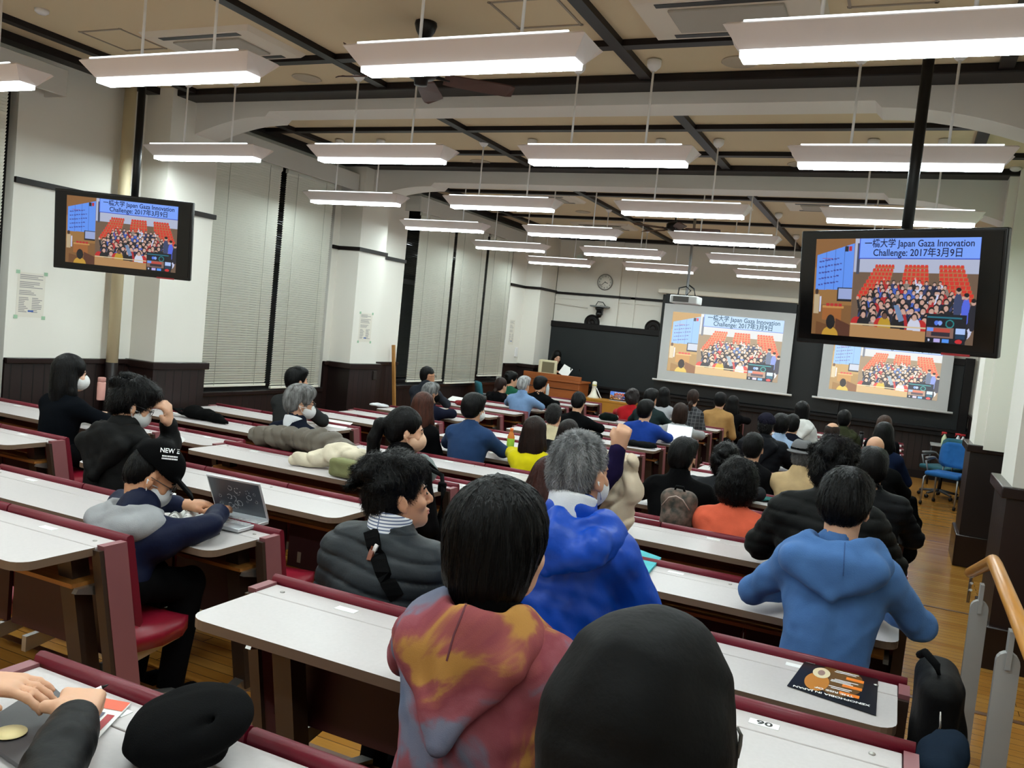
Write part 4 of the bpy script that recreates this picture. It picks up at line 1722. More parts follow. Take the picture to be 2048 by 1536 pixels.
def person(key, label, hx, hy, hz, floor, desk, top, hair='short', hcol=BLACKH, hcol2=None, skin=SKIN, yaw=0.0, pitch=0.0, roll=0.0,
           w=0.19, arms=('desk', 'desk'), hood=None, garment='sweater', fem=False, res=None, lean=0.1, puff=0, bulk=1.0,
           trousers=(30, 30, 34), body_yaw=0.0, stand=False, wr=0.006, mask=None, collar=None, hood_rgb=None, yseat=None, glasses=False, cap=None, cmat=None, seat_z=0.5, face=True,
           arm_over=None, hscale=1.0, earring=False, no_trousers=False, hood_len=1.0, hood_up=False, collar_h=0.062):
    dist = math.hypot(hx, hy)
    if yseat is not None:
        lean = hy - yseat
    h = res or (0.0075 if dist < 3.0 else 0.011 if dist < 5.6 else 0.0145 if dist < 9 else 0.018)
    hh = (0.005 if dist < 3.0 else 0.0065 if dist < 5.6 else 0.009 if dist < 9 else 0.011)
    root = thing('person', label, 'person', (hx, hy - lean, floor), body_yaw)
    L = lambda p: p                                   # everything below is in the person's own frame
    hd = np.array([0, lean, hz - floor])
    if body_yaw:
        pass
    HM = pose(hd, yaw, pitch, roll)
    if hscale != 1.0:
        HM = HM @ np.diag([hscale, hscale, hscale, 1])
    ez = desk - floor + puff * 1.3 + max(0, bulk - 1) * 0.08
    nb = np.array([0, lean - 0.035 - 0.03 * math.sin(pitch), hz - floor - 0.165])      # base of the neck
    sz = nb[2] - 0.045
    hipz = (seat_z + 0.09) if not stand else 0.88
    hip = np.array([0, 0.0 if not stand else nb[1] - 0.01, hipz])
    hw = w * bulk
    sh = {s_: np.array([s_ * (hw - 0.035), nb[1] + 0.0, sz - 0.02]) for s_ in (-1, 1)}
    A = {}
    for i, s_ in enumerate((-1, 1)):
        A[s_] = [np.array(p, float) for p in arm_pts(s_, sh[s_], arms[i], ez, hw)]
        if arm_over and s_ in arm_over:
            A[s_] = [sh[s_]] + [np.array(p, float) for p in arm_over[s_]]
    chest = hip * 0.38 + nb * 0.62
    belly = hip * 0.75 + nb * 0.25
    lean_a = math.atan2(nb[1] - hip[1], nb[2] - hip[2])
    th = max(0.16, nb[2] - hip[2])

    def trunk(F, o):
        F.ell(chest + (0, -0.0, 0.0), ((hw - 0.02 + o), 0.108 * bulk + o, th * 0.42), 0.06, 1, (-lean_a, 0, 0))
        F.ell(belly, (hw - 0.045 + o, 0.112 * bulk + o, th * 0.4), 0.06, 1, (-lean_a, 0, 0))
        F.ell(hip + (0, 0.01, 0.01), (hw - 0.025 + o, 0.12 + o, 0.085), 0.05)
        F.cap(sh[-1] + (0.02, -0.012, 0.0), sh[1] + (-0.02, -0.012, 0.0), 0.062 + o, 0.062 + o, 0.05)
        for s_ in (-1, 1):
            F.cap(nb + (s_ * 0.03, -0.015, 0.012), sh[s_] + (0, -0.005, 0.01), 0.042 + o, 0.05 + o, 0.05)

    def limb(F, o, full=True, fat=1.0):
        for s_ in (-1, 1):
            a = A[s_]
            F.chain([a[0], a[1]], [0.055 * fat + o, 0.043 * fat + o], 0.035)
            e = a[2] if full else a[1] + (a[2] - a[1]) * 0.93
            F.chain([a[1], e], [0.042 * fat + o, (0.029 if full else 0.036 * fat) + o], 0.025)

    # body: head, neck, trunk, arms and hands are one skin
    F = Field()
    head_field(F, HM, nb, face and h < 0.016, fem)
    trunk(F, -0.024)
    limb(F, -0.013)
    for s_ in (-1, 1):
        a = A[s_]
        d = a[2] - a[1]
        d = d / np.linalg.norm(d)
        pz = arms[0 if s_ < 0 else 1]
        if pz in ('face', 'chin'):
            hand(F, a[2] + d * 0.01, d, (s_ * 0.9, 0.5, 0.1), 0.17, 1.0, s_, max(1.0, h / 0.0085))
        elif pz == 'hold':
            hand(F, a[2] + d * 0.015, d * np.array([1, 1, 0.1]), (0.15 * s_, 0, 1), 0.175, 0.95, s_, 1.0, 0.05, 0.9)
        elif pz == 'raise':
            hand(F, a[2] + d * 0.01, d, (s_ * 0.2, -0.9, 0.3), 0.16, 1.5, s_, max(1.0, h / 0.0085))
        else:
            dd = d * np.array([1, 1, 0.15])
            hand(F, a[2] + d * 0.01, dd, (0, 0, 1), 0.17, 0.36, s_, max(1.0, h / 0.0085))
    if not no_trousers:
        for s_ in (-1, 1):
            kn = np.array([s_ * 0.11, 0.33, seat_z + 0.035]) if not stand else np.array([s_ * 0.09, hip[1] + 0.03, 0.48])
            ft = np.array([s_ * 0.11, 0.27, 0.06]) if not stand else np.array([s_ * 0.09, hip[1], 0.06])
            F.chain([hip + (s_ * 0.08, 0.03, 0.0), kn, ft], [0.06, 0.05, 0.036], 0.02)
    sk = skin_mat(skin)
    bh = min(h, 0.0065) if dist < 3 else h
    put('body', F.mesh(bh, 'body'), sk, root)
    if not no_trousers:
        F = Field()
        for s_ in (-1, 1):
            kn = np.array([s_ * 0.11, 0.33, seat_z + 0.035]) if not stand else np.array([s_ * 0.09, hip[1] + 0.03, 0.48])
            ft = np.array([s_ * 0.11, 0.27, 0.095]) if not stand else np.array([s_ * 0.09, hip[1], 0.09])
            F.chain([hip + (s_ * 0.08, 0.02, 0.0), kn, ft], [0.08, 0.066, 0.052], 0.02)
            F.cap(ft + (0, -0.03, -0.045), ft + (0, 0.13, -0.055), 0.04, 0.034, 0.02)
        F.ell(hip + (0, 0, -0.01), (hw - 0.02, 0.125, 0.085), 0.04)
        F.fun(wrinkle(0.005, 28, 3))
        put('trousers', F.mesh(max(h, 0.011), 'trousers'), cloth(trousers), root)
    # the upper garment
    F = Field()
    o = 0.006 + puff
    trunk(F, o)
    limb(F, o + 0.004, False, 1.0 if not puff else 1.12)
    F.cap(nb + (0, -0.012, -0.01), nb + (0, -0.004, 0.03), 0.07, 0.066, 0.03)
    if garment == 'turtleneck':
        F.cap(nb + (0, -0.008, 0), nb + (0, 0.004, 0.07), 0.07, 0.067, 0.02)
    if garment in ('jacket', 'shirt', 'coat'):
        F.cap(nb + (0, -0.012, 0), nb + (0, 0.0, 0.05), 0.075, 0.076, 0.02)
    if hood:
        F_g, F = F, Field()
        # a hood lying down: a thick soft roll round the neck and a pouch hanging on the back
        k_ = hood
        ring_ = []
        for i in range(9):
            a = math.radians(-20 + 220 * i / 8)
            ring_.append(nb + np.array([math.cos(a) * 0.088 * k_, -math.sin(a) * 0.074 * k_ - 0.01, 0.03 + 0.016 * math.sin(a)]))
        F.chain(ring_, [0.018 * k_] + [0.027 * k_] * 7 + [0.018 * k_], 0.02)
        tilt_ = 0.16 - lean_a
        F.ell(nb + (0, -0.105 * k_, -0.045 * hood_len), (0.118 * k_, 0.05 * k_, 0.095 * hood_len * k_), 0.05, 1, (tilt_, 0, 0))
        tip = nb + np.array([0, -0.118 - 0.03 * k_ - math.tan(lean_a) * 0.15 * hood_len, -0.17 * k_ * hood_len])
        for s_ in (-1, 0, 1):
            F.cap(nb + (s_ * 0.105 * k_, -0.11 * k_, -0.03 * hood_len), tip, 0.042 * k_, 0.017, 0.024)
        for s_ in (-1, 1):
            F.chain([nb + (s_ * 0.125 * k_, 0.02, -0.012), nb + (s_ * 0.118 * k_, -0.05, -0.01), nb + (s_ * 0.07 * k_, -0.1, -0.03)], [0.026, 0.036, 0.04], 0.04)
        F.ell(nb + (0, -0.055 * k_, 0.075), (0.07 * k_, 0.05, 0.055), 0.02, -1)
        F.cap(hd + HM[:3, :3] @ np.array([0, -0.018, -0.06]), nb + (0, 0.01, 0.0), 0.06, 0.066, 0.01, -1)
        F.fun(wrinkle(wr * 1.1, 26, sum(map(ord, key)) + 2))
        F.fun(wrinkle(wr * 0.5, 58, sum(map(ord, key)) + 3))
        put('hood', F.mesh(min(h, 0.01), 'hood'), (cloth(hood_rgb) if hood_rgb else None) or cmat or cloth(top), root)
        F = F_g
    if collar:
        F_g, F = F, Field()
        F.cap(nb + (0, -0.016, 0.0), nb + (0, -0.004, collar_h - 0.004), 0.078, 0.075, 0.02)
        F.cap(hd + HM[:3, :3] @ np.array([0, -0.018, -0.06]), nb + (0, 0, 0.0), 0.057, 0.06, 0.006, -1)
        F.plane(nb + (0, 0, collar_h), (0, 0.35, 1))
        put('collar', F.mesh(min(h, 0.008), 'collar'), collar if not isinstance(collar, tuple) else cloth(collar), root)
        F = F_g
    F.M = HM
    if hood_up:
        F.ell((0, -0.03, 0.03), (0.105, 0.132, 0.122), 0.03)
        F.ell((0, -0.05, -0.06), (0.106, 0.115, 0.115), 0.06)
        F.ell((0, 0.16, -0.02), (0.088, 0.12, 0.12), 0.02, -1)
        F.ell((0, 0.0, 0.01), (0.1, 0.12, 0.12), 0.01, -1)
        for s_ in (-1, 1):
            F.chain([(s_ * 0.122, 0.04, -0.1), (s_ * 0.13, 0.035, 0.0), (s_ * 0.1, 0.03, 0.1), (0, 0.025, 0.165)], [0.004] * 4, 0.014, -1)
    F.ell((0, 0.0, -0.02), (0.066, 0.08, 0.09), 0.01, -1)
    F.M = None
    F.cap(hd + HM[:3, :3] @ np.array([0, -0.018, -0.06]), nb + (0, 0, 0.012), 0.054, 0.058, 0.008, -1)
    if puff and wr > 0:
        def quilt(D, X, Y, Z):
            t_ = (Z - nb[2]) / 0.062 + 0.25 * np.sin(X * 9)
            return (D + 0.010 * (1 - np.abs(np.sin(t_ * PI))) ** 2.2).astype(f4)
        F.fun(quilt)
    F.fun(wrinkle(wr, 24, hash(key) % 1000 if False else sum(map(ord, key)), (1, 1, 0.8)))
    if h < 0.012:
        F.fun(wrinkle(wr * 0.4, 62, sum(map(ord, key)) + 5))
    F.plane((0, 0, hipz - 0.085), (0, 0, -1))
    g = put(garment, F.mesh(h, garment), cmat or cloth(top), root)
    # hair
    if hair:
        Fh = hair_field(hair, HM, sum(map(ord, key)), hh)
        hme = Fh.mesh(hh, 'hair')
        if dist < 11:
            comb(hme, HM, hair, dist, sum(map(ord, key)), cap is not None)
        put('hair', hme, hair_mat(hcol, hcol2), root)
    HB = Matrix(HM.tolist())
    if face and h < 0.016:
        for s_ in (-1, 1):
            b = MB()
            b.lathe([(0.001, 0.0062), (0.004, 0.0056), (0.0062, 0.0035), (0.0064, 0)], seg=10, M=Matrix.Diagonal((1.5, 0.7, 1)))
            for v in b.bm.verts:
                v.co = HB @ (Matrix.Translation((s_ * 0.031, 0.0868, 0)) @ Matrix.Rotation(-PI / 2, 4, 'X') @ v.co)
            b.build('eye', mat('dark_eye', (18, 12, 10), 0.15), root)
        if hair not in ('crew',):
            for s_ in (-1, 1):
                b = MB()
                b.tube([HB @ Vector((s_ * 0.014, 0.0935, 0.021)), HB @ Vector((s_ * 0.032, 0.091, 0.026)), HB @ Vector((s_ * 0.048, 0.079, 0.02))], 0.003, seg=6)
                b.build('eyebrow', hair_mat(BLACKH), root)
        F2 = Field()
        F2.M = HM
        F2.ell((0, 0.0905, -0.0625), (0.02, 0.009, 0.0048), 0.004)
        F2.ell((0, 0.0895, -0.0725), (0.017, 0.009, 0.0058), 0.004)
        F2.M = None
        if not mask:
            put('lips', F2.mesh(0.003, 'lips'), mat('lip_colour', (164, 84, 80), 0.4), root)
    if mask:
        F2 = Field()
        F2.M = HM
        F2.ell((0, 0.04, -0.052), (0.066, 0.072, 0.062), 0.02)
        F2.ell((0, 0.07, -0.05), (0.045, 0.05, 0.048), 0.03)
        F2.plane((0, 0.022, -0.03), (0, -1, 0.15))
        F2.plane((0, 0.05, -0.012), (0, -0.25, 1))
        F2.M = None
        mk = put('face_mask', F2.mesh(min(hh, 0.007), 'face_mask'), cloth(mask, 0.8, 0.1, 120, 0.04), root)
        b = MB()
        for s_ in (-1, 1):
            for zz in (-0.02, -0.075):
                b.tube([HB @ Vector((s_ * 0.062, 0.04, zz)), HB @ Vector((s_ * 0.078, 0.012, zz * 0.6 - 0.01)), HB @ Vector((s_ * 0.083, -0.016, -0.012))], 0.0022, seg=5)
        b.build('ear_loops', cloth(mask, 0.8, 0.1, 120, 0.04), mk)
    if glasses:
        b = MB()
        for s_ in (-1, 1):
            pts = [HB @ Vector((s_ * 0.032 + 0.023 * math.cos(t_), 0.103, 0.0 + 0.018 * math.sin(t_))) for t_ in np.linspace(0, 2 * PI, 15)]
            b.tube(pts, 0.0016, seg=5)
            b.tube([HB @ Vector((s_ * 0.055, 0.102, 0.006)), HB @ Vector((s_ * 0.08, 0.06, 0.006)), HB @ Vector((s_ * 0.083, -0.01, 0.002))], 0.0018, seg=5)
        b.tube([HB @ Vector((-0.01, 0.104, 0.004)), HB @ Vector((0.01, 0.104, 0.004))], 0.0016, seg=5)
        b.build('glasses', mat('dark_spectacle_frame', (26, 24, 26), 0.3), root)
    if earring:
        b = MB()
        b.lathe([(0.0005, -0.005), (0.004, 0), (0.0005, 0.005)], HB @ Vector((0.083, 0.008, -0.052)), seg=8)
        b.build('earring', mat('silver_stud', (220, 215, 205), 0.2, 1), root)
    if cap:
        kind, ccol = cap
        F2 = Field()
        F2.M = HM
        if kind in ('baseball', 'flat'):
            F2.ell((0, -0.012, 0.055), (0.092, 0.112, 0.092), 0.01)
            F2.plane((0, 0, 0.036), (0, -0.12 if kind == 'baseball' else 0.05, -1))
            F2.ell((0, -0.012, 0.04), (0.084, 0.104, 0.084), 0.004, -1)
            if kind == 'baseball':
                F2.box((0, 0.125, 0.035), (0.072, 0.06, 0.0065), 0.006, 0.012, 1, (-0.25, 0, 0))
        elif kind == 'fedora':
            F2.ell((0, -0.012, 0.075), (0.09, 0.108, 0.085), 0.01)
            F2.ell((0, -0.012, 0.165), (0.03, 0.075, 0.03), 0.03, -1)
            F2.plane((0, 0, 0.045), (0, 0, -1))
            F2.ell((0, -0.008, 0.047), (0.125, 0.15, 0.012), 0.012)
        F2.M = None
        F2.fun(wrinkle(0.002, 40, 4))
        co = put('cap' if kind != 'fedora' else 'fedora_hat', F2.mesh(min(hh, 0.006 if dist < 4 else hh), 'cap'), cloth(ccol, 0.85, 0.2, 300), root)
        if kind == 'fedora':
            F2 = Field()
            F2.M = HM
            F2.ell((0, -0.012, 0.072), (0.0935, 0.1115, 0.08), 0.01)
            F2.plane((0, 0, 0.056), (0, 0, -1))
            F2.plane((0, 0, 0.085), (0, 0, 1))
            F2.M = None
            put('hat_band', F2.mesh(0.008, 'hat_band'), cloth((24, 24, 26)), co)
    return root, HB, A, nb, g
# ---------------------------------------------------------------- the audience
def DZ(n):
    return FL(n) + 0.744


PEOPLE = {}


def P(key, label, u, v, n, top, hair='short', dy=0.0, **kw):
    hy = RY(n) - 0.5 + dy
    p = at_y(u, v, hy)
    kw.pop('lean', None)
    kw['yseat'] = RY(n) - 0.595
    ap = kw.pop('arm_px', None)
    if ap:
        ro = Vector((p.x, kw['yseat'], FL(n)))
        kw['arm_over'] = {1: [tuple(at_y(a_, b_, hy + c_) - ro) for a_, b_, c_ in ap]}
    rp = kw.pop('raise_px', None)
    if rp:
        q0, q1 = at_y(rp[0][0], rp[0][1], hy + 0.02), at_y(rp[1][0], rp[1][1], hy + 0.0)
        ro = Vector((p.x, kw['yseat'], FL(n)))
        kw['arm_over'] = {1: [tuple(q0 - ro), tuple(q1 - ro)]}
    PEOPLE[key] = person(key, label, p.x, hy, p.z, FL(n), DZ(n), top, hair, **kw)
    return PEOPLE[key]


GREYH = (150, 150, 152)
DGREY = (98, 96, 96)
BROWN = (52, 30, 22)
DBROWN = (38, 24, 19)
FAIR = (222, 178, 152)


def tiedye():
    m = bpy.data.materials.new('tie_dye_fleece')
    m.use_nodes = True
    nt = m.node_tree
    b = nt.nodes['Principled BSDF']
    b.inputs['Roughness'].default_value = 0.9
    b.inputs['Specular IOR Level'].default_value = 0.15
    tc = nt.nodes.new('ShaderNodeTexCoord')
    n = nt.nodes.new('ShaderNodeTexNoise')
    n.inputs['Scale'].default_value = 3.6
    n.inputs['Detail'].default_value = 5.5
    n.inputs['Distortion'].default_value = 0.7
    nt.links.new(tc.outputs['Object'], n.inputs['Vector'])
    r = nt.nodes.new('ShaderNodeValToRGB')
    e = r.color_ramp.elements
    e[0].position, e[0].color = 0.33, (*lin((92, 104, 128)), 1)
    e[1].position, e[1].color = 0.72, (*lin((178, 132, 66)), 1)
    for p_, c_ in ((0.445, (112, 112, 130)), (0.48, (140, 78, 86)), (0.535, (130, 64, 72)), (0.575, (142, 76, 74)), (0.605, (172, 124, 66))):
        x = r.color_ramp.elements.new(p_)
        x.color = (*lin(c_), 1)
    nt.links.new(n.outputs['Fac'], r.inputs['Fac'])
    n2 = nt.nodes.new('ShaderNodeTexNoise')
    n2.inputs['Scale'].default_value = 420
    nt.links.new(tc.outputs['Object'], n2.inputs['Vector'])
    bp = nt.nodes.new('ShaderNodeBump')
    bp.inputs['Strength'].default_value = 0.2
    bp.inputs['Distance'].default_value = 0.004
    nt.links.new(n2.outputs['Fac'], bp.inputs['Height'])
    nt.links.new(bp.outputs['Normal'], b.inputs['Normal'])
    nt.links.new(r.outputs['Color'], b.inputs['Base Color'])
    return m


def nylon(rgb, rough=0.42, fold=0.4):
    k_ = 0.42 if max(rgb) < 50 else 0.75 if max(rgb) < 80 else 1.0
    return mat('nylon_%02x%02x%02x' % rgb, tuple(int(c * k_) for c in rgb), rough, 0, 0.3 if max(rgb) > 80 else 0.12, 0.06, 10, 0.1, 90, None, 0, 0, None, fold, 6.0)


def stripes():
    return brick_mat('blue_white_stripes', (224, 226, 232), (224, 226, 232), (92, 104, 134), 3.0, 0.011, 0.0026, 0.8, 'XZY', 0.0, 0.0)


def plaid():
    m = brick_mat('plaid_flannel', (26, 26, 30), (58, 58, 62), (96, 96, 98), 0.05, 0.05, 0.004, 0.9, 'XZY', 0.0, 0.0)
    return m


# near rows
P('tiedye', 'person in a tie-dye maroon, mustard and slate hoodie, black bob, foreground centre', 1004, 1090, 1, (140, 60, 70), 'bob', collar=(12, 12, 13), cmat=tiedye(), hood=0.98, hood_len=1.2, garment='hoodie', fem=True, skin=FAIR, yaw=-0.55, w=0.185, arms=('desk', 'desk'), wr=0.009, earring=True, lean=0.14, hscale=0.94)
P('puffer', 'person in a grey quilted puffer jacket with a black strap, looking up to the right', 797, 990, 2, (74, 80, 86), 'messy', cmat=nylon((54, 59, 64)), puff=0.03, garment='jacket', yaw=-0.85, pitch=-0.18, skin=(200, 146, 114), w=0.19, arms=('lap', 'lap'), wr=0.004, hscale=1.03, collar=stripes(), collar_h=0.1)
P('bluejacket', 'grey-haired person in a bright cobalt blue rain jacket wearing a mask', 1160, 945, 2, (16, 62, 176), 'crew', hcol=(134, 134, 136), hcol2=(74, 74, 76), cmat=nylon((8, 66, 172)), hood=1.22, hood_len=0.5, collar=(230, 232, 236), collar_h=0.1, garment='jacket', yaw=-0.3, skin=(196, 146, 116), mask=(226, 226, 226), w=0.19, bulk=1.02, wr=0.013, arms=('desk', 'desk'))
P('bluehoodie', 'person in a denim blue hoodie in the right block, elbows spread, head bowed', 1690, 1012, 3, (76, 116, 172), 'full', hood=1.25, hood_len=0.6, garment='hoodie', pitch=0.3, yaw=-0.1, w=0.187, bulk=1.02, arms=('wide', 'wide'), wr=0.009, dy=0.05)
P('capman', 'person in a black printed cap and white mask bending over a magazine', 305, 950, 2, (26, 32, 62), 'undercap', cmat=nylon((24, 32, 66), 0.55), garment='jacket', hood=1.08, hood_rgb=(164, 165, 168), hood_len=0.3, dy=0.1, yaw=-0.72, pitch=0.62, skin=(192, 138, 104), mask=(226, 226, 228), glasses=True, cap=('baseball', (20, 20, 22)), arms=('desk', 'desk'), wr=0.007, w=0.18)
P('handman', 'person in a black hooded jacket resting his hand against his brow', 266, 808, 3, (34, 34, 36), 'messy', cmat=nylon((36, 36, 38), 0.7), hood=1.2, garment='jacket', yaw=-0.6, pitch=0.42, skin=(206, 158, 128), mask=(224, 224, 224), glasses=True, arms=('desk', 'face'), wr=0.008, w=0.205, bulk=1.08, arm_px=((342, 888, 0.22), (338, 846, 0.16)))
P('longleft', 'person with long straight black hair in a navy top at the far left', 142, 748, 4, (26, 32, 44), 'long', fem=True, yaw=-0.5, skin=FAIR, mask=(236, 236, 236), w=0.17, arms=('desk', 'desk'))
P('ponytail', 'person with a long black ponytail and peach mask looking right', 812, 862, 4, (30, 28, 30), 'pony', fem=True, yaw=-0.95, pitch=0.05, skin=(214, 164, 134), mask=(232, 190, 160), w=0.165, arms=('lap', 'lap'), garment='coat')
P('coral', 'person in a coral orange sweater with a full black head of hair', 1475, 968, 5, (232, 104, 74), 'curly', yaw=0.0, pitch=0.1, fem=True, w=0.18, arms=('desk', 'desk'), bulk=1.04, hscale=0.9)
P('blackpuffer', 'person with wavy black hair in a black padded jacket behind the denim blue hoodie', 1668, 938, 4, (34, 36, 38), 'messy', cmat=nylon((34, 36, 38), 0.6), puff=0.014, garment='jacket', yaw=-0.3, w=0.205, bulk=1.03, arms=('desk', 'desk'))
P('redhair', 'person with dark red hair behind the cobalt jacket, one arm raised holding a beige coat', 1100, 968, 4, (44, 34, 78), 'long', hcol=(58, 24, 18), fem=True, yaw=-0.3, pitch=0.3, w=0.17, arms=('desk', 'raise'), face=False, raise_px=((1224, 940), (1237, 897)))
P('hoodup', 'person at the bottom edge with a black hood pulled over the head', 1288, 1448, 0, (24, 25, 27), None, dy=0.17, hood_up=True, cmat=nylon((24, 26, 28), 0.6), garment='jacket', w=0.2, bulk=1.0, arms=('desk', 'desk'), face=False, wr=0.008)

# the hands that hold a pen over the magazine (the rest of that person is out of the picture)
hl = (-1.72, 0.52)
a_r0 = at_z(150, 1440, 1.118)
a_r1 = at_z(60, 1640, 1.17)
a_l0 = at_z(28, 1375, 1.13)


def loc_(p):
    return (p[0] - hl[0], p[1] - hl[1] + 0.1, p[2] - 0.305)


PEN = person('penholder', 'person at the lower left corner, black sleeve, hands with a white pen', hl[0], hl[1], 1.58, 0.305, 1.05, (26, 26, 29), 'short', cmat=nylon((24, 25, 28), 0.5), garment='jacket',
             skin=(214, 164, 132), face=False, res=0.006, wr=0.008, arms=('desk', 'hold'),
             arm_over={1: [loc_((a_r1.x, a_r1.y, 1.16)), loc_((a_r0.x, a_r0.y, 1.124))], -1: [loc_((a_l0.x - 0.38, a_l0.y - 0.2, 1.15)), loc_((a_l0.x - 0.1, a_l0.y - 0.03, 1.125))]})

# middle distance
P('greyhair', 'grey-haired masked person in a navy jumper leaning over a dark coat', 600, 806, 5, (30, 36, 54), 'part', hcol=(140, 140, 140), hcol2=(70, 68, 66), yaw=-0.75, pitch=0.1, skin=(198, 150, 122), mask=(228, 228, 228), glasses=True, garment='jacket', collar=(220, 222, 226), w=0.19, arms=('desk', 'desk'))
P('balding', 'person with thinning black hair in a grey jumper, left block by the blinds', 594, 762, 7, (62, 64, 64), 'part', hcol=BLACKH, yaw=-0.5, garment='shirt', w=0.195)
P('navysweat', 'person in a plain navy sweatshirt with black bowl-cut hair, middle block', 948, 818, 7, (36, 62, 100), 'bowl', yaw=-0.3, mask=(230, 230, 232), w=0.2, arms=('desk', 'desk'), skin=(200, 150, 120))
P('brownhair', 'person with shoulder-length reddish brown hair in black, beside the peach mask', 847, 815, 7, (24, 24, 28), 'long', hcol=(78, 44, 34), fem=True, w=0.165, face=False, arms=('lap', 'lap'))
P('yellow', 'person in a bright yellow knit sweater with shoulder-length brown hair', 1070, 866, 7, (214, 198, 10), 'long', hcol=DBROWN, fem=True, w=0.17, arms=('desk', 'wide'), face=False, hscale=0.95)
P('longdark', 'person with long dark hair directly right of the yellow sweater', 1137, 868, 8, (36, 34, 36), 'long', hcol=(30, 22, 20), fem=True, w=0.165, face=False)
P('turtle', 'person in a black high-neck sweater with rounded black hair, right block', 1366, 915, 6, (24, 25, 27), 'full', garment='turtleneck', yaw=-0.2, w=0.2, face=False, bulk=1.05, hscale=1.05)
P('dkgrey', 'person with bushy black hair in a dark grey jacket behind the coral sweater', 1452, 922, 7, (60, 62, 66), 'curly', w=0.18, face=False, fem=True)
P('blacktwo', 'person with dark hair and a black jacket right of the wavy-haired padded jacket', 1744, 938, 6, (32, 34, 40), 'part', cmat=nylon((30, 33, 40), 0.6), puff=0.015, garment='jacket', yaw=0.1, w=0.2, face=False)
P('beige', 'person in a light tan jacket wearing a grey felt hat with a black band', 1603, 914, 8, (206, 176, 132), 'crew', hcol=DGREY, garment='jacket', cap=('fedora', (118, 118, 120)), w=0.195, face=False, arms=('desk', 'desk'))
P('small', 'person with short black hair just left of the navy cap, mostly hidden', 1506, 896, 8, (40, 40, 44), 'short', w=0.15, face=False, arms=('lap', 'lap'))
P('baldman', 'bald person in a black jacket near the right aisle', 1749, 900, 9, (30, 30, 32), None, garment='jacket', yaw=0.2, w=0.21, face=False, skin=(206, 156, 126))
P('navycap', 'person in a navy padded jacket and dark purple flat cap', 1532, 853, 10, (26, 28, 42), 'crew', hcol=BLACKH, garment='jacket', cap=('flat', (42, 40, 58)), cmat=nylon((26, 28, 42), 0.7), puff=0.02, w=0.2, face=False, hood=1.1)
P('greycream', 'person with short dark hair and a cream top behind the yellow sweater', 1108, 832, 9, (214, 200, 164), 'crew', hcol=(34, 32, 32), w=0.18, face=False)
P('ltblue', 'person in a pale blue shirt right of the navy cap', 1562, 852, 11, (164, 186, 218), 'full', garment='shirt', w=0.19, face=False)
P('redbald', 'person with a thinning crown in a red jumper', 1664, 868, 11, (176, 44, 36), 'bald', hcol=(48, 34, 28), w=0.17, face=False, hscale=0.97, arms=('lap', 'lap'))
P('navywoman', 'person with long black hair in a navy top, right aisle end', 1767, 872, 10, (30, 44, 78), 'long', fem=True, w=0.175, face=False)
P('blue', 'person in a royal blue sweater working at a white laptop', 1291, 822, 11, (26, 62, 148), 'full', w=0.21, face=False, arms=('desk', 'desk'), yaw=-0.2)
P('navytwo', 'person with black hair and dark navy top left of the white hoodie', 1585, 850, 12, (30, 34, 50), 'short', w=0.15, face=False, arms=('lap', 'lap'))
P('bobwoman', 'person in a black top with short black hair, writing, middle block', 1157, 806, 11, (26, 28, 30), 'short', fem=True, w=0.185, face=False, pitch=0.4, arms=('wide', 'wide'))
P('suit', 'person in a dark grey suit resting his chin on his hand by the blinds', 856, 752, 11, (62, 66, 76), 'crew', garment='jacket', yaw=-0.8, glasses=True, arms=('chin', 'chin'), w=0.2, skin=(186, 134, 104))
P('greytwo', 'grey-haired person in a navy jacket with a black mask, left block', 862, 787, 10, (32, 36, 58), 'part', hcol=(142, 142, 142), hcol2=(80, 80, 80), yaw=-0.6, mask=(24, 24, 28), glasses=True, w=0.19, garment='jacket', arms=('desk', 'desk'))
P('greybob', 'person with a brown bob in a light grey sweater', 1361, 828, 12, (160, 160, 160), 'bob', hcol=(50, 34, 28), fem=True, garment='turtleneck', w=0.19, face=False)
P('brownaisle', 'person with long brown hair in black, front right aisle end', 1768, 853, 13, (40, 40, 44), 'long', hcol=(66, 46, 36), fem=True, w=0.165, face=False, arms=('lap', 'lap'))
P('white', 'person in a white hoodie with a thin dark strap across the back', 1604, 824, 13, (226, 224, 220), 'bob', hood=1.15, garment='hoodie', w=0.18, face=False, arms=('lap', 'lap'))
P('olive', 'person in an olive green hooded coat, right block front rows', 1688, 840, 13, (74, 76, 52), 'short', hood=1.2, garment='coat', w=0.185, face=False, arms=('lap', 'lap'))
P('tealgrey', 'person in a dark teal jumper right of the red curly-haired one', 1302, 797, 13, (50, 66, 68), 'full', w=0.195, face=False, yaw=-0.3)
P('redwoman', 'person with curly dark grey hair in a red top', 1265, 795, 14, (176, 22, 30), 'curly', hcol=(44, 38, 38), fem=True, w=0.175, face=False)
P('ltgrey', 'person with dark hair in a light grey hoodie near the projection screen', 1328, 792, 15, (176, 178, 184), 'long', fem=True, w=0.17, face=False)
P('plaid', 'person in a dark plaid shirt with hair tied in a white band', 1386, 797, 14, (44, 44, 48), 'bun', hcol=(46, 30, 24), fem=True, w=0.155, face=False, cmat=plaid(), arms=('lap', 'lap'))
P('camel', 'person in a camel brown sweater with black hair, front of the middle block', 1440, 803, 15, (176, 134, 82), 'bowl', w=0.2, face=False, arms=('lap', 'lap'))
P('blackfront', 'person with long black hair in black right of the camel sweater', 1466, 808, 16, (34, 33, 36), 'long', fem=True, w=0.165, face=False)
P('pinkhood', 'person with tied dark hair in a black jacket with a pink hood lining', 1003, 772, 14, (30, 28, 32), 'bun', hcol=(44, 28, 24), fem=True, hood=1.1, yaw=-0.5, w=0.17, face=False)
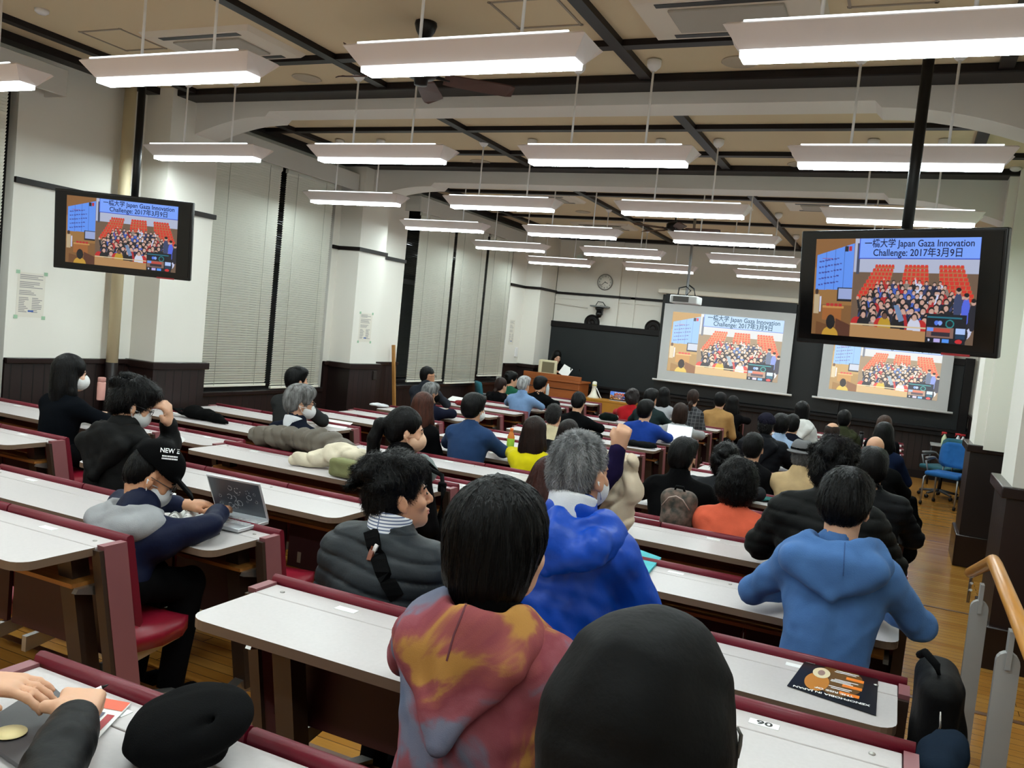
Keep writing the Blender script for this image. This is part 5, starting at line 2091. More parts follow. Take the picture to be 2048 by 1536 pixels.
P('greyblue', 'grey-haired person in a pale denim blue shirt, left block', 1048, 770, 13, (118, 148, 188), 'part', hcol=(176, 176, 176), hcol2=(110, 110, 110), garment='shirt', yaw=-0.3, glasses=True, w=0.2, face=False)
P('blackthree', 'person with black hair and a black sweater beside the pale blue shirt', 1081, 770, 14, (28, 29, 31), 'bowl', yaw=-0.5, w=0.19, face=False)
P('green', 'person with black hair and a green top at the front left', 1023, 760, 15, (24, 84, 62), 'messy', yaw=-1.0, w=0.18, face=True, res=0.015)
pS = at_y(1115, 714, 16.42)
SPK = person('speaker', 'person in black standing at the lectern reading from white sheets', pS.x, 16.42, pS.z, 0.0, 1.02, (22, 22, 25), 'long', fem=True, yaw=PI - 2.6, pitch=0.35, skin=(220, 172, 146), w=0.17, stand=True, arm_over={1: [(0.2, 0.06, 1.06), (0.09, 0.22, 1.14)], -1: [(-0.2, 0.06, 1.06), (-0.09, 0.22, 1.14)]}, body_yaw=PI + 0.25, res=0.012, lean=0.03)
# ---------------------------------------------------------------- straps and lettering that lie on clothing
from mathutils.bvhtree import BVHTree


def bvh_of(o):
    me = o.data
    return BVHTree.FromPolygons([v.co for v in me.vertices], [p.vertices for p in me.polygons])


def strap_on(per, pix, wid, m, name='strap', off=0.006, tgt=None):
    """a flat strap over the back of a garment, through points seen from the viewpoint"""
    root, g = per[0], tgt or per[4]
    inv = (Matrix.Translation(root.location) @ root.rotation_euler.to_matrix().to_4x4()).inverted()
    tree = bvh_of(g)
    org = inv @ Vector((0, 0, H))
    pts = []
    for i in range(len(pix) - 1):
        for k in range(5):
            t = k / 5
            u, v = pix[i][0] + (pix[i + 1][0] - pix[i][0]) * t, pix[i][1] + (pix[i + 1][1] - pix[i][1]) * t
            d = (inv.to_3x3() @ ray(u, v)).normalized()
            h_ = tree.ray_cast(org, d)
            if h_[0] is not None:
                pts.append((h_[0], h_[1]))
    if len(pts) < 3:
        return None
    b = MB()
    rings = []
    for i, (p, n) in enumerate(pts):
        a = (pts[min(i + 1, len(pts) - 1)][0] - pts[max(0, i - 1)][0]).normalized()
        s_ = a.cross(n).normalized() * wid / 2
        rings.append([p + s_ + n * off, p - s_ + n * off, p - s_ - n * 0.012, p + s_ - n * 0.012])
    b.ring(rings, smooth=False)
    return b.build(name, m, root)


def letter_on(per, tgt, txt, u, v, size, m, name, ang=0.0, off=0.0015):
    """lettering wrapped onto a child of a person where a picture ray meets it"""
    root = per[0]
    inv = (Matrix.Translation(root.location) @ root.rotation_euler.to_matrix().to_4x4()).inverted()
    tree = bvh_of(tgt)
    org = inv @ Vector((0, 0, H))
    d = (inv.to_3x3() @ ray(u, v)).normalized()
    h_ = tree.ray_cast(org, d)
    if h_[0] is None:
        return None
    o = text_mesh(name, txt, size, m, root, bold=0.0004) if isinstance(txt, str) else txt
    x = inv.to_3x3() @ CR
    y = inv.to_3x3() @ CU
    ca, sa = math.cos(ang), math.sin(ang)
    for q in o.data.vertices:
        a, b_ = q.co.x * ca - q.co.y * sa, q.co.x * sa + q.co.y * ca
        p = h_[0] + x * a + y * b_ - d * 0.1
        k = tree.ray_cast(p, d)
        q.co = (k[0] - d * off) if k[0] is not None else (p + d * 0.1)
    return o


def kid(per, nm):
    for c in per[0].children:
        if c.name.split('.')[0] == nm:
            return c


s_ = strap_on(PEOPLE['puffer'], [(742, 1062), (748, 1090), (768, 1150), (800, 1206)], 0.05, cloth((20, 20, 22), 0.7), 'shoulder_strap')
if s_:
    s_['label'] = 'black shoulder strap'
s_ = strap_on(PEOPLE['puffer'], [(750, 1094), (744, 1108), (739, 1126)], 0.016, mat('brown_leather_tag', (112, 58, 36), 0.5), 'leather_tag', 0.012)
s_ = strap_on(PEOPLE['puffer'], [(757, 1090), (752, 1098), (748, 1104)], 0.012, M_white, 'zip_pull', 0.014)
s_ = strap_on(PEOPLE['white'], [(1620, 836), (1600, 852), (1588, 862)], 0.03, cloth((24, 24, 26)), 'thin_strap')
strap_on(PEOPLE['tiedye'], [(948, 1168), (932, 1210), (908, 1270), (890, 1335)], 0.004, mat('dark_seam', (92, 46, 54), 0.9), 'hood_seam', 0.0015, kid(PEOPLE['tiedye'], 'hood'))
strap_on(PEOPLE['bluehoodie'], [(1690, 1085), (1688, 1120), (1686, 1160)], 0.004, mat('blue_seam', (50, 82, 128), 0.9), 'hood_seam', 0.0015, kid(PEOPLE['bluehoodie'], 'hood'))
cp = kid(PEOPLE['capman'], 'cap')
for t_, u, v, sz in (('NEW E', 340, 902, 0.026), ('WORLD WIDE', 340, 913, 0.009), ('BASEBALL', 339, 918, 0.009)):
    if t_ == 'NEW E':
        letter_on(PEOPLE['capman'], cp, t_, u, v, sz, M_plate, 'cap_lettering', -0.1)
    else:
        b = MB()
        rs = np.random.RandomState(int(v))
        x = -0.032
        while x < 0.03:
            w_ = 0.002 + 0.003 * rs.rand()
            b.quad((x, -0.003, 0), (x + w_, -0.003, 0), (x + w_, 0.003, 0), (x, 0.003, 0))
            x += w_ + 0.0012
        letter_on(PEOPLE['capman'], cp, b.build('cap_small_print', M_plate, PEOPLE['capman'][0]), u, v, 0, None, '', -0.1)
b = MB()
rs = np.random.RandomState(8)
x = -0.035
while x < 0.03:
    w_ = 0.004 + 0.004 * rs.rand()
    b.quad((x, -0.006, 0), (x + w_, -0.006, 0), (x + w_, 0.006, 0), (x, 0.006, 0))
    x += w_ + 0.002
letter_on(PEOPLE['blacktwo'], PEOPLE['blacktwo'][4], b.build('lime_print', mat('lime_print', (190, 226, 40), 0.5, emit=0), PEOPLE['blacktwo'][0]), 1757, 1043, 0, None, '', -0.9)

# the cord that hangs from the edge of the raised hood
hu = PEOPLE['hoodup'][0]
b = MB()
pts_ = [at_y(u, v, 1.02) - hu.location for u, v in ((1474, 1455), (1482, 1470), (1480, 1490), (1474, 1515))]
b.tube(pts_, 0.0025, seg=6)
b.build('hood_cord', mat('grey_cord', (96, 92, 88), 0.6), hu)
# ---------------------------------------------------------------- things on the desks and seats
def soft(name, label, cat, loc, build, h, material, wr=0.006, fr=30, seed=1, group=None, rot=0.0, quilt=0):
    F = Field()
    build(F)
    if wr:
        F.fun(wrinkle(wr, fr, seed))
        F.fun(wrinkle(wr * 0.5, fr * 2.3, seed + 9))
    if quilt:
        F.fun(lambda D, X, Y, Z: (D + 0.016 * (1 - np.abs(np.sin(X * quilt + 2.0 * np.sin(Z * 14 + X * 5)))) ** 2).astype(f4))
    if any(q[0] == 'p' for q in F.p):
        F.plane((0, 0, 0.003), (0, 0, -1))
    o = put(name, F.mesh(h, name), material)
    o.location = loc
    o.rotation_euler = (0, 0, rot)
    return tag(o, label, cat, group)


def paper(name, label, cat, corners, material, z, thick=0.002, group=None, parent=None):
    """a thin sheet given by four picture corners on a level surface"""
    P_ = [at_z(u, v, z) for u, v in corners]
    c = sum(P_, Vector()) / 4
    b = MB()
    lo = [b.bm.verts.new(p - c) for p in P_]
    hi = [b.bm.verts.new(p - c + Vector((0, 0, thick))) for p in P_]
    b.bm.faces.new(lo[::-1])
    b.bm.faces.new(hi)
    for i in range(4):
        b.bm.faces.new((lo[i], lo[(i + 1) % 4], hi[(i + 1) % 4], hi[i]))
    bmesh.ops.recalc_face_normals(b.bm, faces=b.bm.faces[:])
    o = b.build(name, material)
    o.location = c
    if label:
        tag(o, label, cat, group)
    return o, P_, c


M_paper = mat('white_paper', (232, 231, 228), 0.7)
M_greyink = mat('grey_print', (150, 146, 146), 0.7)


def printed_lines(parent, ex, ey, rows, z, m, x0=-0.4, x1=0.4, y0=0.4, y1=-0.4, seed=1):
    """rows of grey print on a sheet; ex, ey are the sheet's half axes in its own frame"""
    rs = np.random.RandomState(seed)
    b = MB()
    for k in range(rows):
        t = y0 + (y1 - y0) * k / max(1, rows - 1)
        e = x0 + (x1 - x0) * (0.55 + 0.45 * rs.rand())
        hh_ = 0.012
        a, c = ex * (x0 * 2), ex * (e * 2)
        for q in (0,):
            p = ey * (t * 2)
            w_ = ey * hh_
            b.quad(p + a - w_ + Vector((0, 0, z)), p + c - w_ + Vector((0, 0, z)), p + c + w_ + Vector((0, 0, z)), p + a + w_ + Vector((0, 0, z)))
    return b.build('printed_text', m, parent)


def cloth2(rgb, **k):
    return cloth(rgb, **k)


# beret
p = at_z(376, 1512, 1.052)
def _b(F):
    F.ell((0, 0, 0.066), (0.12, 0.112, 0.05), 0.02, 1, (0.2, -0.14, 0))
    F.ell((-0.01, -0.02, 0.028), (0.1, 0.09, 0.028), 0.015)
    F.cap((0.07, -0.06, 0.105), (0.075, 0.03, 0.09), 0.006, 0.004, 0.02, -1)
    F.plane((0, 0, 0.001), (0, 0, -1))
soft('beret', 'black felt beret lying on the nearest desk at the lower left', 'hat', p, _b, 0.005, mat('black_felt', (9, 9, 10), 0.95, spec=0.08, bump=0.3, bscale=400), 0.003, 34)

# magazine, sheets and pen under the hands
mg, P_, c_ = paper('magazine', 'open dark printed magazine under the hands at the lower left corner', 'magazine', [(-60, 1470), (70, 1560), (150, 1420), (95, 1370)], mat('dark_magazine_page', (62, 58, 60), 0.35), 1.053, 0.008)
b = MB()
ex, ey = (P_[2] - P_[1]) * 0.5, (P_[0] - P_[1]) * 0.5
mid = (P_[1] + P_[2]) * 0.5
for k in range(9):
    pass
q0, q1 = P_[1] - c_, P_[2] - c_
pts0 = []
for k in range(8):
    a = k / 7 * PI
    pts0.append((0.026 * (1 - math.cos(a)), 0.03 * math.sin(a)))
dirn = Vector((0.8, -0.5, 0)).normalized()
rings = []
for (u_, w_) in pts0:
    rings.append([q0 - dirn * (u_ - 0.03) + Vector((0, 0, 0.009 + w_)), q1 - dirn * (u_ - 0.03) + Vector((0, 0, 0.009 + w_)), q1 - dirn * (u_ - 0.03) + Vector((0, 0, 0.006 + w_)), q0 - dirn * (u_ - 0.03) + Vector((0, 0, 0.006 + w_))])
b.ring(rings)
b.build('curled_page', mat('dark_curled_page', (70, 66, 66), 0.3), mg)
for i_, (u_, v_, r_, c3) in enumerate(((20, 1465, 0.03, (226, 206, 150)),)):
    b = MB()
    pp = at_z(u_, v_, 1.064) - c_
    b.lathe([(r_, 0), (r_, 0.0012), (0.001, 0.0013)], pp, seg=24)
    b.build('cream_roundel', mat('cream_print', c3, 0.5), mg)
sh, P_, c_ = paper('leaflet', 'colourful printed leaflet sticking out beneath the magazine at lower left', 'leaflet', [(170, 1505), (262, 1408), (190, 1395), (110, 1480)], M_paper, 1.0525, 0.0015)
for (u0, v0, u1, v1, c3) in ((195, 1400, 262, 1412, (214, 84, 60)), (150, 1440, 215, 1425, (90, 84, 110))):
    pass
ex, ey = (P_[1] - P_[0]) * 0.5, (P_[2] - P_[1]) * 0.5
b = MB()
for (x0, x1, y0, y1, k) in ((0.55, 0.95, -0.9, 0.9, 0), (-0.6, 0.4, -0.2, 0.9, 1), (-0.3, 0.35, -0.75, -0.35, 2)):
    b.quad(ex * x0 + ey * y0 + Vector((0, 0, 0.0025)), ex * x1 + ey * y0 + Vector((0, 0, 0.0025)), ex * x1 + ey * y1 + Vector((0, 0, 0.0025)), ex * x0 + ey * y1 + Vector((0, 0, 0.0025)), k)
b.build('printed_blocks', [mat('orange_red_print', (214, 92, 62), 0.5), mat('slate_print', (84, 82, 104), 0.5), mat('crimson_print', (170, 40, 48), 0.5)], sh)
pn = thing('pen', 'white pen held in the hand at the lower left corner', 'pen', at_z(168, 1392, 1.115))
pv = (at_z(200, 1376, 1.125) - at_z(140, 1404, 1.105))
b = MB()
b.tube([-pv * 0.9, pv * 0.6], 0.0045, seg=10)
b.build('barrel', M_white, pn)
b = MB()
b.tube([pv * 0.6, pv * 0.82], 0.004, seg=10, r1=0.001)
b.build('tip', M_black, pn)

# the flyer
fl, P_, c_ = paper('flyer', 'black and orange printed flyer lying on the desk before the denim blue hoodie', 'flyer', [(1574, 1372), (1752, 1432), (1757, 1346), (1612, 1320)], mat('glossy_black_print', (24, 22, 23), 0.3), DZ(2), 0.0015)
ex, ey = (P_[1] - P_[0]) * 0.25 + (P_[2] - P_[3]) * 0.25, (P_[3] - P_[0]) * 0.25 + (P_[2] - P_[1]) * 0.25
ez_ = 0.0022
fl_yaw = math.atan2(ex.y, ex.x)


def fq(name, x, y, rx, ry, m, z=ez_, rnd=True, par=fl):
    b = MB()
    n = 24
    vs = []
    for k in range(n):
        a = 2 * PI * k / n
        if rnd:
            ca, sa = math.cos(a), math.sin(a)
        else:
            ca, sa = max(-1, min(1, 1.6 * math.cos(a))), max(-1, min(1, 1.6 * math.sin(a)))
        vs.append(b.bm.verts.new(ex * (x + rx * ca) + ey * (y + ry * sa) + Vector((0, 0, z))))
    f = b.bm.faces.new(vs)
    if f.normal.z < 0:
        f.normal_flip()
    return b.build(name, m, par)


fq('brown_swirl', 0.05, 0.1, 0.6, 0.85, mat('brown_print', (104, 72, 30), 0.35))
fq('amber_disc', -0.45, -0.25, 0.3, 0.5, mat('amber_print', (190, 122, 44), 0.35), 0.0024)
ov = fq('cream_oval', -0.42, 0.28, 0.22, 0.3, mat('cream_oval_print', (222, 206, 170), 0.4), 0.0027)
fq('portrait', -0.42, 0.28, 0.09, 0.16, mat('muted_portrait_print', (150, 120, 112), 0.5), 0.003, True, ov)
for x, y, rx in ((0.42, 0.33, 0.22), (0.4, -0.1, 0.24), (0.38, -0.52, 0.24)):
    fq('orange_pill', x, y, rx, 0.075, mat('orange_print', (240, 132, 44), 0.35), 0.0027, False)
fq('white_tag', -0.78, 0.82, 0.12, 0.13, M_paper, 0.0027, False)
sc_ = ex.length * 2
for x, y, s_, t_ in ((0.02, -0.62, 0.1, 'THE RISE OF'), (-0.02, -0.86, 0.1, 'XENOPHOBIA IN JAPAN')):
    pp = ex * x + ey * (y * 0.92) + Vector((0, 0, 0.0031))
    text_mesh('flyer_title', t_, sc_ * s_ * 0.85, M_paper, fl, pp, (0, 0, fl_yaw + PI), bold=0.0006)
rs = np.random.RandomState(3)
for y in (0.62, 0.54, 0.12, 0.05, -0.02, -0.3, -0.38):
    b = MB()
    a = -0.15 + 0.1 * rs.rand()
    c3 = 0.3 + 0.25 * rs.rand()
    b.quad(ex * a + ey * (y - 0.018) + Vector((0, 0, 0.0031)), ex * c3 + ey * (y - 0.018) + Vector((0, 0, 0.0031)), ex * c3 + ey * (y + 0.018) + Vector((0, 0, 0.0031)), ex * a + ey * (y + 0.018) + Vector((0, 0, 0.0031)))
    b.build('text_line', M_paper, fl)

# folders, papers, booklets
paper('folder', 'turquoise fabric folder on the desk right of the cobalt jacket', 'folder', [(1240, 1150), (1284, 1164), (1322, 1120), (1268, 1100)], cloth((92, 196, 206), 0.8), DZ(2), 0.012)
paper('document', 'white printed sheet on the desk beside the grey-haired masked person', 'paper', [(628, 850), (690, 858), (706, 846), (655, 838)], M_paper, DZ(7), 0.0015)
paper('document', 'white sheets on the far left desk by the person in the suit', 'paper', [(893, 800), (925, 806), (935, 797), (905, 792)], M_paper, DZ(11), 0.0015)
paper('folder', 'black zip folder on the desk in front of the printed cap', 'folder', [(312, 1015), (362, 1026), (386, 1012), (330, 996)], cloth((28, 28, 30)), DZ(2), 0.015)
paper('notebook', 'white notebook behind the black zip folder', 'notebook', [(318, 1000), (350, 1003), (352, 990), (322, 984)], M_paper, DZ(2) + 0.016, 0.008)
paper('mouse_pad', 'black rounded mouse pad beside the silver laptop', 'mouse pad', [(396, 1072), (420, 1078), (440, 1068), (405, 1062)], M_black, DZ(2), 0.004)


def booklet(label, corners, z, lift=0.03):
    P_ = [at_z(u, v, z) for u, v in corners]
    c = sum(P_, Vector()) / 4
    r = thing('booklet', label, 'booklet', c, group='open printed booklets')
    mids = ((P_[0] + P_[1]) / 2, (P_[3] + P_[2]) / 2)
    for side in (0, 1):
        a0, a1 = (P_[0], P_[3]) if side == 0 else (P_[1], P_[2])
        b = MB()
        rings = []
        for k in range(7):
            t = k / 6
            zz = 0.004 + lift * math.sin(t * PI) * (1 - 0.4 * t)
            e0, e1 = mids[0].lerp(a0, t) - c, mids[1].lerp(a1, t) - c
            rings.append([e0 + Vector((0, 0, zz)), e1 + Vector((0, 0, zz)), e1 + Vector((0, 0, zz - 0.004)), e0 + Vector((0, 0, zz - 0.004))])
        b.ring(rings)
        pg = b.build('page', M_paper, r)
        b = MB()
        for j in range(6):
            for (t0, t1) in ((0.15, 0.85),):
                y_ = 0.12 + j * 0.14
                t1 = 0.5 + 0.35 * ((j * 37) % 10) / 10
                def pt(t, q):
                    zz = 0.0052 + lift * math.sin(t * PI) * (1 - 0.4 * t)
                    return mids[0].lerp(a0, t).lerp(mids[1].lerp(a1, t), q) - c + Vector((0, 0, zz))
                for s0 in np.linspace(t0, t1, 5)[:-1]:
                    s1 = s0 + (t1 - t0) / 4
                    b.quad(pt(s0, y_), pt(s1, y_), pt(s1, y_ + 0.035), pt(s0, y_ + 0.035))
        b.build('printed_text', M_greyink, pg)
    return r


booklet('open white booklet held before the printed cap, one side curling up', [(322, 1068), (385, 1052), (405, 1020), (340, 1020)], DZ(2) + 0.004, 0.05)
booklet('open white booklet on the desk under the hand at his brow', [(300, 895), (352, 895), (372, 880), (322, 868)], DZ(3), 0.02)


def laptop(label, loc, yaw, w_, d_, shell, open_deg, screen, h_=None):
    r = thing('laptop', label, 'laptop', loc, yaw)
    b = MB()
    b.bb((-w_ / 2, -d_ / 2, 0.004), (w_ / 2, d_ / 2, 0.02), bev=0.003)
    b.build('base', shell, r)
    kb = MB()
    for i in range(13):
        for j in range(5):
            x = -w_ / 2 + 0.03 + i * (w_ - 0.06) / 12.0
            y = d_ / 2 - 0.045 - j * 0.021
            kb.bb((x - 0.008, y - 0.008, 0.02), (x + 0.008, y + 0.008, 0.0215))
    k = kb.build('keyboard', mat('pale_key', (196, 196, 200), 0.5), r)
    k['kind'] = 'stuff'
    b = MB()
    b.bb((-0.05, -d_ / 2 + 0.015, 0.02), (0.05, -d_ / 2 + 0.075, 0.0206))
    b.build('touchpad', mat('grey_touchpad', (176, 177, 182), 0.4), r)
    hh_ = h_ or w_ * 0.64
    a = math.radians(open_deg)
    R3 = Euler((-a + PI / 2 - PI / 2 + 0, 0, 0))
    lid = MB()
    T_ = Matrix.Translation((0, d_ / 2, 0.02)) @ Matrix.Rotation(-(a - PI / 2), 4, 'X')
    lid.bb((-w_ / 2, -0.004, 0), (w_ / 2, 0.004, hh_), bev=0.003)
    bmesh.ops.transform(lid.bm, matrix=T_, verts=lid.bm.verts[:])
    ld = lid.build('lid', shell, r)
    b = MB()
    b.bb((-w_ / 2 + 0.008, -0.0055, 0.016), (w_ / 2 - 0.008, -0.0045, hh_ - 0.01))
    bmesh.ops.transform(b.bm, matrix=T_, verts=b.bm.verts[:])
    b.build('display', screen, ld)
    return r, ld, T_, hh_


M_silver = mat('silver_aluminium', (206, 208, 212), 0.35, 0.5)
lb, lf = at_z(433, 1028, DZ(2)), at_z(538, 1050, DZ(2))
lm = (lb + lf) / 2
yw = math.atan2(lf.y - lb.y, lf.x - lb.x)
lw_ = (lf - lb).length
dn = Vector((math.sin(yw), -math.cos(yw), 0))
LP, LD, LT, lh = laptop('open silver laptop with a dark shape-filled display on the left foreground desk', lm + dn * 0.11, yw, lw_, 0.215, M_silver, 64, mat('dark_dim_display', (44, 48, 54), 0.25, emit=0.35), 0.205)
b = MB()
rs = np.random.RandomState(2)
for k in range(16):
    x, z = -0.12 + 0.24 * rs.rand(), 0.05 + 0.11 * rs.rand()
    r0 = 0.006 + 0.012 * rs.rand()
    n = 12
    for i in range(n):
        a0, a1 = 2 * PI * i / n, 2 * PI * (i + 0.9) / n
        if rs.rand() < 0.25:
            continue
        b.quad((x + r0 * math.cos(a0), -0.006, z + r0 * math.sin(a0)), (x + r0 * math.cos(a1), -0.006, z + r0 * math.sin(a1)), (x + r0 * 0.75 * math.cos(a1), -0.006, z + r0 * 0.75 * math.sin(a1)), (x + r0 * 0.75 * math.cos(a0), -0.006, z + r0 * 0.75 * math.sin(a0)))
bmesh.ops.transform(b.bm, matrix=LT, verts=b.bm.verts[:])
b.build('display_shapes', mat('dim_grey_shapes', (120, 124, 128), 0.4, emit=0.3), LD)
p = at_z(1338, 890, DZ(11))
laptop('white-screened laptop before the royal blue sweater', (p.x + 0.02, RY(11) - 0.2, DZ(11)), 0.0, 0.31, 0.21, M_silver, 105, mat('white_lit_display', (226, 230, 236), 0.4, emit=0.75), 0.2)

# bottles
def bottle(label, loc, prof, m, capm, cprof, band=None, group=None):
    r = thing('bottle', label, 'bottle', loc, group=group)
    b = MB()
    b.lathe(prof, seg=18)
    b.build('body', m, r)
    b = MB()
    b.lathe(cprof, seg=14)
    b.build('cap', capm, r)
    if band:
        b = MB()
        b.lathe(band[0], seg=18)
        b.build('label', band[1], r)
    return r


p = at_z(201, 800, DZ(4))
bottle('pale pink tumbler standing on the far left desk', p, [(0.03, 0), (0.034, 0.005), (0.036, 0.1), (0.036, 0.155), (0.033, 0.165)], mat('pale_pink_metal', (214, 158, 148), 0.4), mat('pink_lid', (196, 140, 132), 0.4), [(0.034, 0.163), (0.034, 0.2), (0.03, 0.205), (0.001, 0.206)])
p = at_z(1019, 906, DZ(7))
bottle('orange-capped tea bottle with green label beside the yellow sweater', p, [(0.03, 0), (0.034, 0.006), (0.034, 0.15), (0.022, 0.185), (0.014, 0.2), (0.014, 0.21)], mat('amber_tea', (206, 120, 40), 0.2), mat('orange_cap', (236, 122, 48), 0.4), [(0.016, 0.205), (0.016, 0.232), (0.001, 0.233)], ([(0.0345, 0.04), (0.0352, 0.042), (0.0352, 0.135), (0.0345, 0.137)], mat('green_label', (150, 196, 60), 0.4)))
p = at_z(1094, 790, DZ(14))
bottle('clear water bottle beside the black sweater, far left block', p, [(0.03, 0), (0.033, 0.006), (0.033, 0.14), (0.02, 0.18), (0.013, 0.195)], mat('clear_plastic', (200, 210, 214), 0.1), M_white, [(0.015, 0.195), (0.015, 0.215), (0.001, 0.216)])
p = at_z(1720, 893, DZ(12))
bottle('black vacuum flask on a far right desk before the aisle', p, [(0.032, 0), (0.035, 0.005), (0.035, 0.17), (0.03, 0.18)], mat('black_flask', (20, 20, 22), 0.35), M_black, [(0.031, 0.18), (0.031, 0.215), (0.001, 0.22)])

# clothes and bags
y4 = RY(4)
xa, xb = at_y(508, 878, y4).x, at_y(668, 905, y4).x
def _b(F):
    n = 7
    for i in range(n):
        t = i / (n - 1)
        x = (xa + (xb - xa) * t) - (xa + xb) / 2
        s_ = math.sin(PI * (0.15 + 0.7 * t))
        F.ell((x, 0.03, 0.01 + 0.04 * s_), (0.1, 0.11, 0.055 + 0.05 * s_), 0.04, 1, (0, 0.15, 0.3 * (i % 2)))
        F.ell((x + 0.03, 0.11, -0.09), (0.1, 0.06, 0.13), 0.05)
    F.cap(((xb - xa) * 0.3, -0.03, 0.02), ((xb - xa) * 0.58, 0.02, -0.08), 0.05, 0.03, 0.04)
soft('padded_coat', 'brown-grey padded coat draped over the backrest behind the grey-haired masked person', 'coat', ((xa + xb) / 2, y4 + 0.06, FL(4) + 0.80), _b, 0.011, nylon((92, 84, 74), 0.6, 0.7), 0.02, 17, 3, quilt=30)
p = at_z(478, 832, DZ(6))
def _b(F):
    F.ell((-0.06, 0, 0.06), (0.1, 0.09, 0.07), 0.03)
    F.ell((0.04, 0.02, 0.05), (0.12, 0.1, 0.06), 0.03)
    F.box((-0.19, -0.02, 0.05), (0.07, 0.06, 0.008), 0.006, 0.02, 1, (0, 0.3, 0))
    F.chain([(0.1, 0, 0.05), (0.25, -0.02, 0.035), (0.38, -0.03, 0.02)], [0.06, 0.045, 0.025], 0.04)
    F.plane((0, 0, 0.001), (0, 0, -1))
soft('cap_and_jacket', 'black cap on a crumpled black jacket on a desk left of the balding person', 'clothing', (p.x, RY(6) - 0.17, DZ(6)), _b, 0.011, cloth((24, 24, 26)), 0.008, 30, 5)
p = at_z(715, 935, DZ(4))
def _b(F):
    F.ell((0, 0.03, 0.09), (0.17, 0.1, 0.06), 0.04, 1, (0, -0.2, 0.2))
    F.chain([(-0.05, 0, 0.08), (-0.16, -0.06, 0.05), (-0.25, -0.09, 0.04)], [0.055, 0.045, 0.036], 0.03)
    F.ell((0.1, 0.02, 0.12), (0.1, 0.08, 0.05), 0.04)
    F.plane((0, 0, 0.002), (0, 0, -1))
soft('cream_jacket', 'cream jacket heaped on the desk before the long ponytail', 'clothing', (p.x - 0.03, RY(4) - 0.17, DZ(4)), _b, 0.009, cloth((222, 210, 186)), 0.016, 26, 7, quilt=20)
p = at_z(738, 955, DZ(4))
def _b(F):
    F.box((0, 0, 0.06), (0.13, 0.06, 0.058), 0.03, 0.02)
    F.plane((0, 0, 0.001), (0, 0, -1))
soft('olive_bag', 'olive green cloth bag on the desk beneath the cream jacket', 'bag', (p.x - 0.06, RY(4) - 0.33, DZ(4)), _b, 0.008, cloth((132, 134, 92)), 0.005, 26, 8, rot=-0.15)
p = at_z(880, 962, DZ(4))
pouch = thing('pouch', 'grey drawstring pouch with black cords on the desk right of the ponytail', 'bag', (p.x - 0.02, RY(4) - 0.18, DZ(4)))
F = Field()
F.ell((0, 0, 0.085), (0.13, 0.11, 0.082), 0.03)
F.ell((0.02, 0.02, 0.15), (0.08, 0.07, 0.04), 0.03)
F.plane((0, 0, 0.001), (0, 0, -1))
F.fun(wrinkle(0.01, 34, 11))
put('pouch_body', F.mesh(0.009, 'pouch_body'), nylon((106, 116, 114), 0.6), pouch)
b = MB()
b.tube([(-0.06, -0.02, 0.19), (0.02, -0.05, 0.2), (0.09, -0.03, 0.165), (0.15, 0.0, 0.11)], 0.008, seg=6)
b.build('drawcord', cloth((20, 20, 22)), pouch)
st = MB()
q = Vector((p.x + 0.2, RY(4) - 0.24, DZ(4)))
st.tube([q + Vector((-0.1, 0, 0.13)), q + Vector((0.0, -0.02, 0.11)), q + Vector((0.05, -0.08, 0.03)), q + Vector((0.07, -0.13, -0.1)), q + Vector((0.06, -0.15, -0.3)), q + Vector((0.045, -0.14, -0.42))], 0.014, seg=8)
st.box(q + Vector((0.03, -0.06, 0.05)), (0.05, 0.03, 0.06), bev=0.01)
tag(st.build('shoulder_strap', cloth((22, 22, 24), 0.7)), 'black bag strap hanging over the desk end below the grey pouch', 'strap')
# beige coat held up by the arm
pc = at_y(1232, 925, RY(4) - 0.36)
def _b(F):
    F.chain([(0.0, 0, 0.11), (-0.03, 0.01, 0.02), (-0.08, 0.02, -0.1), (-0.07, 0.02, -0.26)], [0.028, 0.055, 0.06, 0.05], 0.05)
    F.chain([(0.0, 0, 0.1), (0.06, 0, 0.0), (0.08, 0, -0.12), (0.06, 0, -0.28), (0.05, 0, -0.34)], [0.03, 0.05, 0.07, 0.07, 0.055], 0.05)
    F.ell((0.0, 0.02, -0.1), (0.09, 0.04, 0.17), 0.05)
co_ = soft('beige_coat', 'beige hooded coat held up over the desks by the raised arm', 'coat', pc, _b, 0.008, nylon((206, 188, 164), 0.7, 0.7), 0.018, 22, 12, quilt=26)
for z_ in (-0.02, -0.075):
    b = MB()
    b.lathe([(0.013, -0.004), (0.013, 0.004), (0.001, 0.005)], (0.03, -0.062, z_), seg=12, M=Matrix.Rotation(PI / 2, 3, 'X'))
    b.build('button', M_black, co_)
p = at_y(1357, 1018, RY(4) + 0.28)
bp_ = thing('backpack', 'camouflage patterned backpack on a seat left of the coral sweater', 'backpack', (p.x, RY(4) + 0.28, p.z + 0.02))
F = Field()
F.box((0, 0, -0.06), (0.105, 0.075, 0.15), 0.06, 0.03)
F.ell((0, -0.06, -0.08), (0.075, 0.045, 0.08), 0.02)
F.fun(wrinkle(0.006, 34, 2))
put('backpack_body', F.mesh(0.008, 'backpack_body'), mat('camouflage_print', (108, 88, 78), 0.7, var=1, vscale=26, rgb2=(40, 42, 36)), bp_)
b = MB()
b.tube([(-0.03, -0.02, 0.085), (-0.02, -0.03, 0.115), (0.02, -0.03, 0.115), (0.03, -0.02, 0.085)], 0.008)
b.build('grab_handle', cloth((40, 40, 40)), bp_)
b = MB()
b.tube([(-0.08, -0.085, 0.0), (-0.04, -0.1, 0.055), (0.0, -0.1, 0.07), (0.04, -0.1, 0.055), (0.08, -0.085, 0.0)], 0.004)
